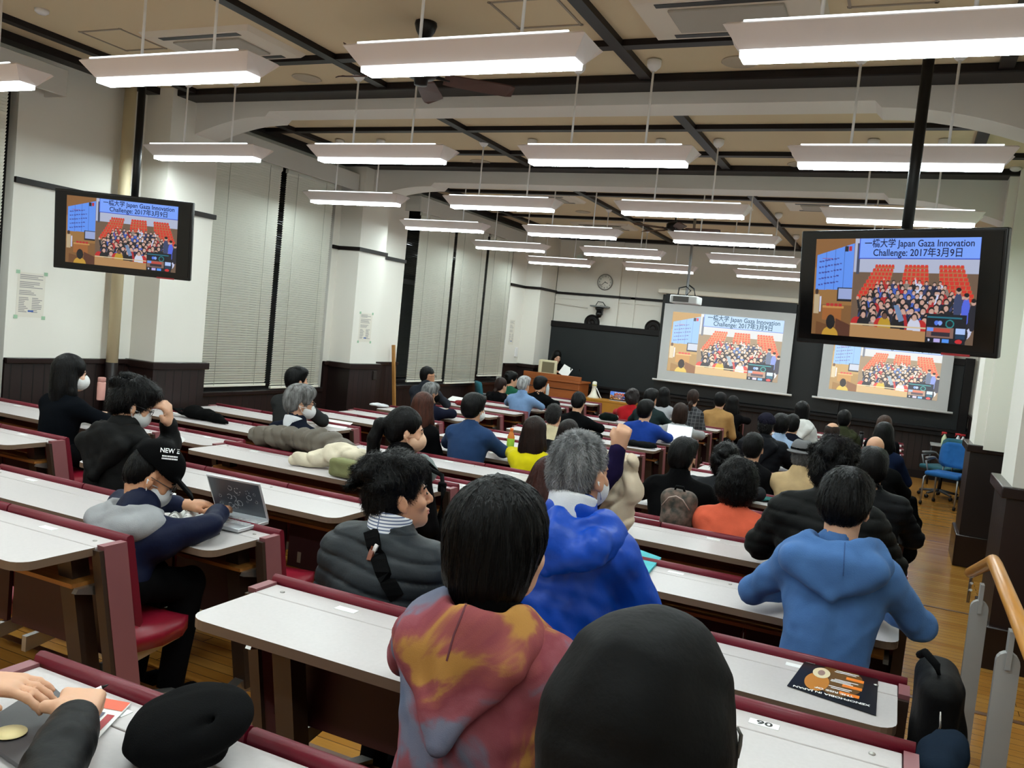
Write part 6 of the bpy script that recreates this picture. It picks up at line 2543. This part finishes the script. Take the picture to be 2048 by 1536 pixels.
b.build('zip', mat('pale_zip', (170, 150, 140), 0.5), bp_)
for (u, v, n, dx, sx, hgt, nm, lb, cl, ct, sd) in (
        (1204, 872, 10, 0, 0.17, 0.085, 'black_bag', 'black rounded bag on a middle block desk, above the raised arm', (24, 24, 27), 'bag', 21),
        (1268, 893, 10, 0, 0.25, 0.06, 'black_coat', 'black padded coat lying over the backrest behind the royal blue sweater', (38, 40, 42), 'coat', 22),
        (1232, 838, 13, 0, 0.15, 0.09, 'dark_bag', 'dark green and black bag beside the red curly-haired person', (32, 48, 44), 'bag', 23),
        (996, 805, 12, 0, 0.14, 0.06, 'red_cap', 'dark red cap lying below the pink-lined hood', (130, 34, 38), 'hat', 24),
        (915, 802, 10, 0, 0.14, 0.045, 'plastic_bag', 'crumpled white plastic bag and papers on the left block desk', (222, 222, 224), 'bag', 25),
        (690, 894, 5, 0, 0.16, 0.08, 'dark_bag', 'black bag between the padded coat and the cream jacket', (30, 31, 35), 'bag', 26),
        (1565, 985, 7, 0, 0.13, 0.03, 'teal_pouch', 'teal green pouch lying behind the tan jacket', (38, 106, 102), 'bag', 27)):
    zz = DZ(n)
    p = at_z(u, v, zz)
    def _b(F, sx=sx, hgt=hgt):
        F.ell((-sx * 0.3, 0, hgt * 0.5), (sx * 0.65, 0.09, hgt * 0.7), 0.03)
        F.ell((sx * 0.35, 0.02, hgt * 0.45), (sx * 0.6, 0.085, hgt * 0.6), 0.03)
        F.plane((0, 0, 0.001), (0, 0, -1))
    soft(nm, lb, ct, (p.x, p.y if nm in ('dark_bag', 'plastic_bag', 'red_cap') and False else RY(n) - 0.2, zz), _b, 0.011, cloth(cl), 0.008, 34, sd)
# backpack and clothes hanging at the aisle end of the nearest desks
p = at_y(1842, 1425, 2.72)
hb_ = thing('black_backpack', 'black backpack hanging at the aisle end of the desk with the flyer', 'backpack', (0.2, 2.74, p.z))
F = Field()
F.box((0, 0, -0.04), (0.062, 0.15, 0.18), 0.055, 0.03)
F.ell((0.045, 0, -0.07), (0.035, 0.1, 0.08), 0.03)
F.fun(wrinkle(0.008, 26, 6))
put('backpack_body', F.mesh(0.009, 'backpack_body'), nylon((22, 22, 25), 0.6), hb_)
b = MB()
b.tube([(0.0, -0.07, 0.11), (-0.02, -0.08, 0.165), (-0.05, -0.03, 0.18), (-0.06, 0.03, 0.15)], 0.011)
b.build('hanging_strap', cloth((28, 28, 30)), hb_)
b = MB()
b.tube([(0.0, -0.142, 0.06), (0.004, -0.146, 0.02), (0.0, -0.145, 0.0)], 0.003)
b.build('zip_pull', M_alu, hb_)
p = at_y(1900, 1500, 2.35)
def _b(F):
    F.ell((0, 0, 0.0), (0.06, 0.1, 0.06), 0.04)
    F.ell((0.02, 0.06, 0.03), (0.045, 0.06, 0.045), 0.04)
soft('denim_bundle', 'dark blue denim garment bundled at the lower right aisle corner', 'clothing', at_y(1882, 1528, 2.45), _b, 0.009, cloth((38, 54, 74)), 0.012, 26, 14)
p = at_y(1806, 962, RY(9))
def _b(F):
    F.chain([(0, 0, 0.1), (0.02, 0.03, -0.1), (0.03, 0.0, -0.4)], [0.05, 0.08, 0.07], 0.05)
    F.ell((0.02, -0.02, -0.2), (0.06, 0.11, 0.22), 0.05)
soft('black_coat', 'black coat hanging from the aisle end of a front right desk', 'coat', (0.2, RY(9) - 0.1, 0.62), _b, 0.012, cloth((22, 22, 25)), 0.01, 22, 15)

# ---------------------------------------------------------------- walls: notices, clock, fan, camera, projector
def notice(label, loc, w_, h_, yaw, seed, tape):
    r = thing('notice', label, 'notice', loc, yaw, 'printed wall notices')
    b = MB()
    b.bb((-w_ / 2, -0.002, -h_ / 2), (w_ / 2, 0, h_ / 2))
    b.build('sheet', mat('cream_notice_paper', (222, 216, 204), 0.7), r)
    rs = np.random.RandomState(seed)
    b = MB()
    n = 22
    for k in range(n):
        if k in (3, 8, 12):
            continue
        z = h_ * (0.44 - 0.86 * k / n)
        cols = [(-0.42, 0.42)] if k < 12 else [(-0.42, -0.05), (0.05, 0.42)]
        for a, e in cols:
            e = a + (e - a) * (0.5 + 0.5 * rs.rand())
            b.bb((a * w_, -0.0028, z - 0.0035), (e * w_, -0.002, z + 0.0035))
    b.build('printed_text', M_greyink, r)
    b = MB()
    b.bb((-0.08 * w_, -0.003, -0.38 * h_), (0.12 * w_, -0.002, -0.34 * h_))
    b.build('blue_bar', mat('blue_print', (70, 100, 170), 0.6), r)
    if tape:
        for sx in (-1, 1):
            for sz_ in (-1, 1):
                b = MB()
                b.bb((sx * w_ * 0.5 - 0.018, -0.004, sz_ * h_ * 0.5 - 0.016), (sx * w_ * 0.5 + 0.018, -0.0022, sz_ * h_ * 0.5 + 0.016))
                b.build('tape', mat('pale_green_tape', (156, 190, 160), 0.6), r)
    return r


notice('printed notice with green tape corners on the left wall below the left television', (XL, 5.225, 1.795), 0.27, 0.4, PI / 2, 4, True)
notice('printed notice taped on the pillar between the two window groups', (-6.85, 10.0, 1.735), 0.3, 0.4, PI / 2, 5, True)
notice('tall printed notice on the left wall just before the front corner', (XL, 15.62, 1.85), 0.24, 0.5, PI / 2, 6, False)
b = MB()
b.bb((XL, 15.85, 1.36), (XL + 0.03, 15.97, 1.55), bev=0.006)
tag(b.build('switch_box', M_white), 'white switch box on the left wall below the tall notice', 'switch')
b = MB()
b.bb((-6.85, 10.25, 1.0), (-6.81, 10.33, 1.13), bev=0.006)
tag(b.build('socket_plate', mat('dark_bronze', (36, 30, 26), 0.4)), 'dark socket plate on the wainscot of the pillar with the notice', 'socket')
b = MB()
t0, t1 = at_x(787, 690, -7.12), at_x(796, 805, -6.95)
b.box((t0 + Vector((t1.x, t1.y, 0.02))) / 2, (0.035, 0.05, (t0 - Vector((t1.x, t1.y, 0.02))).length), rot=(t0 - Vector((t1.x, t1.y, 0.02))).to_track_quat('Z', 'Y').to_euler(), bev=0.004)
tag(b.build('wooden_pole', mat('ochre_timber', (176, 124, 62), 0.5, var=0.2)), 'ochre wooden pole leaning against the left wall by the far window', 'pole')

ck = thing('wall_clock', 'round white wall clock high on the front wall pier', 'clock', (-5.76, YF - 0.065, 3.06))
Mx = Matrix.Rotation(PI / 2, 3, 'X')
b = MB()
b.lathe([(0.001, 0.0), (0.165, 0.0), (0.168, 0.02), (0.165, 0.035), (0.15, 0.035), (0.148, 0.02), (0.001, 0.02)], seg=40, M=Mx)
b.build('case', mat('grey_clock_rim', (140, 138, 132), 0.35, 0.4), ck)
b = MB()
b.lathe([(0.149, 0.0205), (0.149, 0.022), (0.001, 0.0222)], seg=40, M=Mx)
b.build('dial', mat('clock_dial', (236, 234, 226), 0.5), ck)
for k in range(1, 13):
    a = PI / 2 - k * PI / 6
    text_mesh('numeral', str(k), 0.042, M_ink, ck, (0.118 * math.cos(a), -0.0232, 0.118 * math.sin(a)), (PI / 2, 0, 0), bold=0.0006)
for nm, mn, ln, wd in (('hour_hand', 110, 0.07, 0.006), ('minute_hand', 228, 0.115, 0.0045)):
    a = math.radians(90 - mn)
    b = MB()
    b.box((math.cos(a) * ln * 0.42, -0.0245, math.sin(a) * ln * 0.42), (ln * 1.15, 0.0015, wd * 2), rot=Euler((0, -a, 0)))
    b.build(nm, M_ink, ck)

wf = thing('wall_fan', 'white wall-mounted fan above the clock on the front wall', 'fan', (-6.2, YF, 3.45))
b = MB()
b.box((0, -0.04, 0.1), (0.12, 0.08, 0.16), bev=0.02)
b.tube([(0, -0.06, 0.1), (0, -0.18, 0.02)], 0.03)
b.build('wall_bracket', M_white, wf)
b = MB()
Mt = Matrix.Rotation(PI / 2 + 0.25, 3, 'X')
b.lathe([(0.001, -0.02), (0.07, -0.02), (0.07, 0.08), (0.001, 0.09)], (0, -0.2, 0), seg=20, M=Mt)
b.build('motor', M_white, wf)
b = MB()
for r_, z_ in ((0.2, 0.13), (0.2, 0.17), (0.15, 0.2), (0.1, 0.205), (0.05, 0.21), (0.15, 0.1), (0.1, 0.095)):
    pts = [Mt @ Vector((r_ * math.cos(t), r_ * math.sin(t), z_)) + Vector((0, -0.2, 0)) for t in np.linspace(0, 2 * PI, 29)]
    b.tube(pts, 0.003, seg=4)
for k in range(16):
    t = 2 * PI * k / 16
    b.tube([Mt @ Vector((q * math.cos(t), q * math.sin(t), z_)) + Vector((0, -0.2, 0)) for q, z_ in ((0.07, 0.09), (0.15, 0.1), (0.2, 0.13), (0.2, 0.17), (0.15, 0.2), (0.02, 0.212))], 0.002, seg=4)
b.build('cage', mat('pale_wire', (214, 216, 212), 0.5), wf)
for k in range(3):
    b = MB()
    t = 2 * PI * k / 3
    rings = []
    for q, w_ in ((0.03, 0.03), (0.1, 0.06), (0.17, 0.05)):
        rings.append([Mt @ Vector((q * math.cos(t) - s_ * w_ * math.sin(t), q * math.sin(t) + s_ * w_ * math.cos(t), 0.15 + s_ * 0.02 + o_)) + Vector((0, -0.2, 0)) for s_, o_ in ((-1, 0), (1, 0), (1, 0.003), (-1, 0.003))])
    b.ring(rings, smooth=False)
    b.build('blade', mat('translucent_blade', (206, 220, 210), 0.3), wf)

pz = thing('wall_camera', 'dark camera on a bracket below the clock', 'camera', (-5.78, YF - 0.06, 2.52))
b = MB()
b.box((0, -0.12, 0.03), (0.36, 0.24, 0.03), bev=0.005)
b.box((0, -0.01, -0.04), (0.08, 0.02, 0.2))
b.build('bracket', mat('grey_metal', (118, 118, 118), 0.4, 0.6), pz)
b = MB()
b.lathe([(0.001, 0.015), (0.085, 0.01), (0.085, -0.03), (0.06, -0.05), (0.05, -0.09), (0.001, -0.1)], (0, -0.14, 0.0), seg=20)
b.build('camera_body', M_black, pz)
b = MB()
b.lathe([(0.001, 0.0), (0.06, -0.02), (0.07, -0.07), (0.05, -0.13), (0.001, -0.145)], (0, -0.14, -0.06), seg=18)
b.build('lens_dome', mat('black_glass', (10, 10, 12), 0.1), pz)
b = MB()
b.tube([(-0.1, -0.1, 0.05), (-0.05, -0.12, 0.13), (0.05, -0.1, 0.12), (0.1, -0.08, 0.05)], 0.008)
b.build('cable', M_black, pz)
b = MB()
b.tube([(-7.0, YF - 0.03, 2.56), (-5.95, YF - 0.03, 2.5)], 0.014, seg=8)
tag(b.build('cable_conduit', M_wall), 'thin white conduit running along the front wall to the camera', 'conduit')

pj = thing('projector', 'white projector hanging from a ceiling pole before the left screen', 'projector', (-3.13, 13.0, 2.62))
b = MB()
b.box((0, 0, 0), (0.42, 0.34, 0.12), bev=0.015)
b.build('case', mat('pale_projector_case', (206, 206, 206), 0.45), pj)
b = MB()
b.bb((-0.16, -0.175, -0.04), (0.08, -0.168, 0.04))
b.build('vent', mat('dark_grey_vent', (90, 88, 86), 0.6), pj)
b = MB()
b.lathe([(0.05, 0.16), (0.05, 0.2), (0.04, 0.2), (0.001, 0.19)], (-0.1, 0, 0), seg=16, M=Matrix.Rotation(-PI / 2, 3, 'X'))
b.build('lens', M_black, pj)
b = MB()
b.tube([(0, 0, 0.06), (0, 0, CEIL - 2.62)], 0.022, seg=10)
b.build('ceiling_pole', mat('steel_pole', (150, 150, 152), 0.35, 0.7), pj)
b = MB()
b.tube([(-0.12, -0.05, 0.06), (-0.1, -0.1, 0.17), (0.0, -0.08, 0.2), (0.08, -0.1, 0.14), (0.02, -0.14, 0.05), (-0.06, -0.16, 0.0)], 0.011, seg=6)
b.tube([(0.14, -0.02, 0.06), (0.1, 0.02, 0.18), (0.0, 0.04, 0.24)], 0.012, seg=6)
b.build('cables', M_black, pj)

# ---------------------------------------------------------------- lectern, side table, chairs at the front
pd = thing('lectern', 'wide orange-brown wooden lectern at the front left', 'lectern', (-6.23, 15.9, 0))
M_wood = mat('orange_brown_veneer', (164, 92, 46), 0.4, var=0.18, vscale=2.5, stretch=(1, 1, 9))
b = MB()
b.bb((-0.58, -0.28, 0), (0.58, 0.28, 0.98), bev=0.008)
b.build('cabinet', M_wood, pd)
b = MB()
b.bb((-0.61, -0.31, 0.98), (0.61, 0.31, 1.02), bev=0.008)
b.bb((-0.61, -0.31, 1.02), (0.61, -0.27, 1.12), bev=0.006)
b.build('top', M_wood, pd)
b = MB()
b.bb((-0.59, -0.285, 0.84), (0.59, -0.279, 0.852))
b.build('groove', M_dark, pd)
mo = thing('monitor', 'cream computer monitor standing on the lectern', 'monitor', (-6.42, 15.85, 1.022))
M_cream = mat('cream_plastic', (216, 206, 172), 0.5)
b = MB()
b.box((0, 0, 0.2), (0.36, 0.05, 0.3), bev=0.015)
b.box((-0.18, 0.02, 0.2), (0.06, 0.12, 0.28), bev=0.015)
b.build('case', M_cream, mo)
b = MB()
b.bb((-0.13, -0.03, 0.1), (0.13, -0.024, 0.31))
b.build('rear_panel', mat('dim_olive_panel', (120, 110, 84), 0.6), mo)
b = MB()
b.box((0, 0, 0.025), (0.2, 0.16, 0.05), bev=0.01)
b.build('stand', M_cream, mo)
for dx, lb in ((-0.24, 'black gooseneck microphone on the lectern, beside the speaker'), (-0.06, 'black gooseneck microphone on the lectern, towards its right end')):
    mi = thing('microphone', lb, 'microphone', (-5.72 + dx, 15.9, 1.02), group='lectern microphones')
    b = MB()
    b.lathe([(0.05, 0), (0.05, 0.015), (0.01, 0.02)], seg=14)
    b.build('base', M_black, mi)
    b = MB()
    b.tube([(0, 0, 0.015), (0, 0, 0.14), (-0.02, 0.04, 0.2)], 0.006)
    b.build('gooseneck', M_black, mi)
    b = MB()
    b.lathe([(0.001, -0.03), (0.014, -0.02), (0.016, 0.02), (0.001, 0.035)], (-0.02, 0.05, 0.22), seg=12)
    b.build('capsule', M_black, mi)
pp = MB()
a0 = HBS = Matrix.Translation(SPK[0].location) @ Matrix.Rotation(SPK[0].rotation_euler.z, 4, 'Z')
hp = a0 @ Vector(SPK[2][1][2])
pp.box(at_y(1131, 742, 16.12), (0.2, 0.008, 0.24), rot=Euler((-0.6, 0.45, 0.2)))
tag(pp.build('script_sheets', M_paper), 'white script sheets held by the speaker at the lectern', 'paper')
tb = thing('side_table', 'low ochre wooden table right of the lectern', 'table', (-5.2, 15.85, 0))
M_ochre = mat('ochre_veneer', (178, 122, 40), 0.45, var=0.15, vscale=3)
b = MB()
b.bb((-0.42, -0.22, 0.7), (0.62, 0.22, 0.74), bev=0.006)
b.build('top', M_ochre, tb)
b = MB()
b.bb((-0.42, -0.215, 0), (0.62, -0.195, 0.7))
b.build('front_panel', M_ochre, tb)
for x in (-0.41, 0.6):
    b = MB()
    b.bb((x, -0.2, 0), (x + 0.02, 0.2, 0.7))
    b.build('side_panel', M_ochre, tb)
mp_ = thing('megaphone', 'white megaphone standing on the low table right of the lectern', 'megaphone', (-5.42, 15.85, 0.74))
b = MB()
b.lathe([(0.115, 0), (0.118, 0.006), (0.075, 0.06), (0.05, 0.13), (0.04, 0.2), (0.045, 0.21), (0.045, 0.3), (0.03, 0.32), (0.001, 0.325)], seg=24)
b.build('horn', mat('ivory_plastic', (232, 228, 212), 0.4), mp_)
b = MB()
b.lathe([(0.047, 0.24), (0.047, 0.26)], seg=20)
b.build('yellow_ring', mat('yellow_band', (206, 196, 90), 0.5), mp_)
b = MB()
b.tube([(0.05, -0.02, 0.2), (0.09, -0.02, 0.14), (0.14, -0.02, 0.05), (0.17, -0.02, 0.01)], 0.01)
b.build('strap', M_white, mp_)
b = MB()
b.tube([(0.045, 0, 0.28), (0.085, 0, 0.27), (0.085, 0, 0.2), (0.045, 0, 0.19)], 0.009)
b.build('handle', M_black, mp_)
L2 = thing('laptop', 'open laptop showing the slide on the low table at the front', 'laptop', (-4.9, 15.85, 0.74))
b = MB()
b.bb((-0.16, -0.1, 0), (0.16, 0.11, 0.016), bev=0.003)
b.build('base', M_silver, L2)
b = MB()
b.box((0, -0.1, 0.115), (0.32, 0.008, 0.21), rot=Euler((0.12, 0, 0)), bev=0.003)
ld = b.build('lid', M_black, L2)
slide(L2, 0.3, 0.17, -0.112, M_tv, M_ttx, 0, 0.118)


def caster_chair(label, loc, yaw, rgb, swivel):
    r = thing('office_chair', label, 'chair', loc, yaw, 'upholstered chairs at the room edges')
    m_ = cloth(rgb, 0.75, 0.15, 300)
    b = MB()
    b.box((0, 0, 0.46), (0.47, 0.46, 0.07), bev=0.03, seg=3)
    b.build('seat', m_, r)
    b = MB()
    rings = []
    for k in range(9):
        t = k / 8
        w_ = 0.23 - 0.05 * abs(t - 0.45) ** 2 * 2 - (0.05 if k in (0, 8) else 0)
        z = 0.55 + 0.36 * t
        y = -0.24 - 0.06 * t
        rings.append([(-w_, y + 0.03, z), (-w_ * 0.5, y, z), (w_ * 0.5, y, z), (w_, y + 0.03, z), (w_ * 0.6, y - 0.045, z), (-w_ * 0.6, y - 0.045, z)])
    b.ring(rings)
    b.build('backrest', m_, r)
    steel = mat('grey_chair_metal', (150, 150, 150), 0.35, 0.6)
    if swivel:
        b = MB()
        b.tube([(0, 0, 0.1), (0, 0, 0.43)], 0.028)
        b.tube([(0, -0.1, 0.42), (0, -0.24, 0.44), (0, -0.27, 0.6)], 0.02)
        b.build('column', M_black, r)
        for k in range(5):
            a = 2 * PI * k / 5 + 0.3
            b = MB()
            b.tube([(0, 0, 0.12), (0.28 * math.cos(a), 0.28 * math.sin(a), 0.08)], 0.024, r1=0.016)
            lg = b.build('leg', mat('dark_grey_nylon', (70, 72, 76), 0.5), r)
            b = MB()
            b.lathe([(0.001, -0.02), (0.028, -0.018), (0.028, 0.018), (0.001, 0.02)], (0.28 * math.cos(a), 0.28 * math.sin(a), 0.029), seg=14, M=Matrix.Rotation(PI / 2, 3, 'X') @ Matrix.Rotation(0.3, 3, 'Y'))
            b.build('caster', M_black, lg)
    else:
        for sx in (-1, 1):
            for y in (-0.2, 0.2):
                b = MB()
                b.tube([(sx * 0.2, y * 0.8, 0.44), (sx * 0.23, y * 1.15, 0.4), (sx * 0.23, y * 1.2, 0.06)], 0.013)
                lg = b.build('leg', steel, r)
                b = MB()
                b.lathe([(0.001, -0.016), (0.027, -0.015), (0.027, 0.015), (0.001, 0.016)], (sx * 0.23, y * 1.2, 0.028), seg=14, M=Matrix.Rotation(PI / 2, 3, 'Y'))
                b.build('caster', M_black, lg)
        b = MB()
        b.tube([(-0.15, -0.2, 0.44), (-0.15, -0.27, 0.6)], 0.012)
        b.tube([(0.15, -0.2, 0.44), (0.15, -0.27, 0.6)], 0.012)
        b.build('back_support', steel, r)
    for sx in (-1, 1):
        b = MB()
        b.tube([(sx * 0.22, 0.1, 0.43), (sx * 0.27, 0.12, 0.62), (sx * 0.27, -0.2, 0.66), (sx * 0.22, -0.24, 0.6)], 0.013)
        b.box((sx * 0.27, -0.02, 0.665), (0.05, 0.26, 0.03), bev=0.01)
        b.build('armrest', mat('grey_arm_plastic', (120, 122, 124), 0.5), r)
    return r


caster_chair('bright blue chair on casters at the front right aisle', (0.74, 13.75, 0), 2.75, (40, 104, 172), False)
caster_chair('teal grey swivel chair behind the bright blue chair by the front wall', (0.7, 14.6, 0), 2.5, (52, 98, 110), True)
caster_chair('teal swivel chair standing by the left wall before the far window', (-6.75, 14.1, 0), -0.9, (46, 104, 116), True)
tb = thing('small_table', 'small grey-topped table against the front wall at the right', 'table', (0.83, 16.35, 0))
b = MB()
b.bb((-0.27, -0.22, 0.66), (0.27, 0.22, 0.69), bev=0.005)
b.build('top', mat('grey_table_top', (172, 172, 172), 0.5), tb)
for sx in (-1, 1):
    for sy in (-1, 1):
        b = MB()
        b.tube([(sx * 0.25, sy * 0.2, 0), (sx * 0.25, sy * 0.2, 0.66)], 0.014)
        b.build('leg', M_black, tb)
for dx, dy, c3, lb in ((-0.07, -0.05, (206, 220, 180), 'spray bottle with red trigger and yellow-green liquid, leftmost on the small table'), (0.14, 0.02, (214, 218, 222), 'clear spray bottle with red trigger in the middle of the small table'), (0.21, -0.06, (226, 226, 228), 'clear spray bottle with red trigger nearest the right edge of the small table')):
    s_ = thing('spray_bottle', lb, 'bottle', (0.83 + dx, 16.35 + dy, 0.69), group='spray bottles')
    b = MB()
    b.lathe([(0.04, 0), (0.044, 0.006), (0.044, 0.1), (0.03, 0.14), (0.016, 0.165), (0.016, 0.18)], seg=16)
    b.build('body', mat('bottle_%d' % c3[2], c3, 0.2), s_)
    b = MB()
    b.box((-0.01, 0, 0.205), (0.08, 0.024, 0.03), bev=0.006)
    b.tube([(-0.03, 0, 0.195), (-0.05, 0, 0.16)], 0.006)
    b.build('trigger', mat('red_trigger', (204, 52, 56), 0.4), s_)

# ---------------------------------------------------------------- handrail at the right
hr = thing('handrail', 'wooden handrail on flat grey posts at the right picture edge', 'handrail', (0.43, 3.6, FL(2)))
r0, r1_, r2_ = at_x(1946, 1143, 0.43), at_x(1988, 1122, 0.43), at_x(2046, 1262, 0.43)
o0 = Vector((0.43, 3.6, FL(2)))
b = MB()
d_ = (r1_ - r2_).normalized()
pts = [r2_ - d_ * 1.2, r1_ - d_ * 0.06, r1_ + Vector((0, 0.02, -0.004)), r1_ + (r0 - r1_) * 0.25, r0, r0 + (r0 - r1_) * 0.15]
b.tube([q - o0 for q in pts], 0.027, seg=14)
b.build('rail', mat('varnished_oak', (196, 136, 64), 0.28, var=0.2, vscale=4, stretch=(8, 1, 8)), hr)
M_gp = mat('grey_painted_metal', (158, 156, 154), 0.45)
for (u, v) in ((1962, 1190), (2020, 1290)):
    q = at_x(u, v, 0.43)
    yy = q.y
    zt = q.z
    b = MB()
    zf = FL(2) if yy > 2.58 else FL(1)
    prof = [(-0.036, zf)] + [(-0.036 * math.cos(a), zt - 0.06 + 0.036 * math.sin(a)) for a in np.linspace(0, PI, 9)] + [(0.036, zf)]
    b.prism([(p_[0], p_[1] - o0.z) for p_ in prof], 1, yy - o0.y - 0.016, yy - o0.y + 0.016)
    po = b.build('post', M_gp, hr)
    b = MB()
    b.bb((-0.008, yy - o0.y - 0.025, zt - 0.08 - o0.z), (0.008, yy - o0.y + 0.025, zt + 0.05 - o0.z))
    b.build('post_neck', M_gp, po)
    b = MB()
    b.tube([(-0.016, yy - o0.y, zt - 0.6 - o0.z), (-0.03, yy - 0.03 - o0.y, zt - 0.63 - o0.z), (-0.028, yy - 0.2 - o0.y, zt - 0.8 - o0.z)], 0.007)
    b.build('side_bar', M_alu, po)
for k in range(3):
    q = r0 - o0
    b = MB()
    b.tube([q + Vector((0, -0.02, -0.02 - 0.035 * k)), q + Vector((0, 0.05, -0.04 - 0.035 * k)), q + Vector((0, 0.05, -0.1 - 0.035 * k))], 0.007)
    b.build('hook', M_alu, hr)
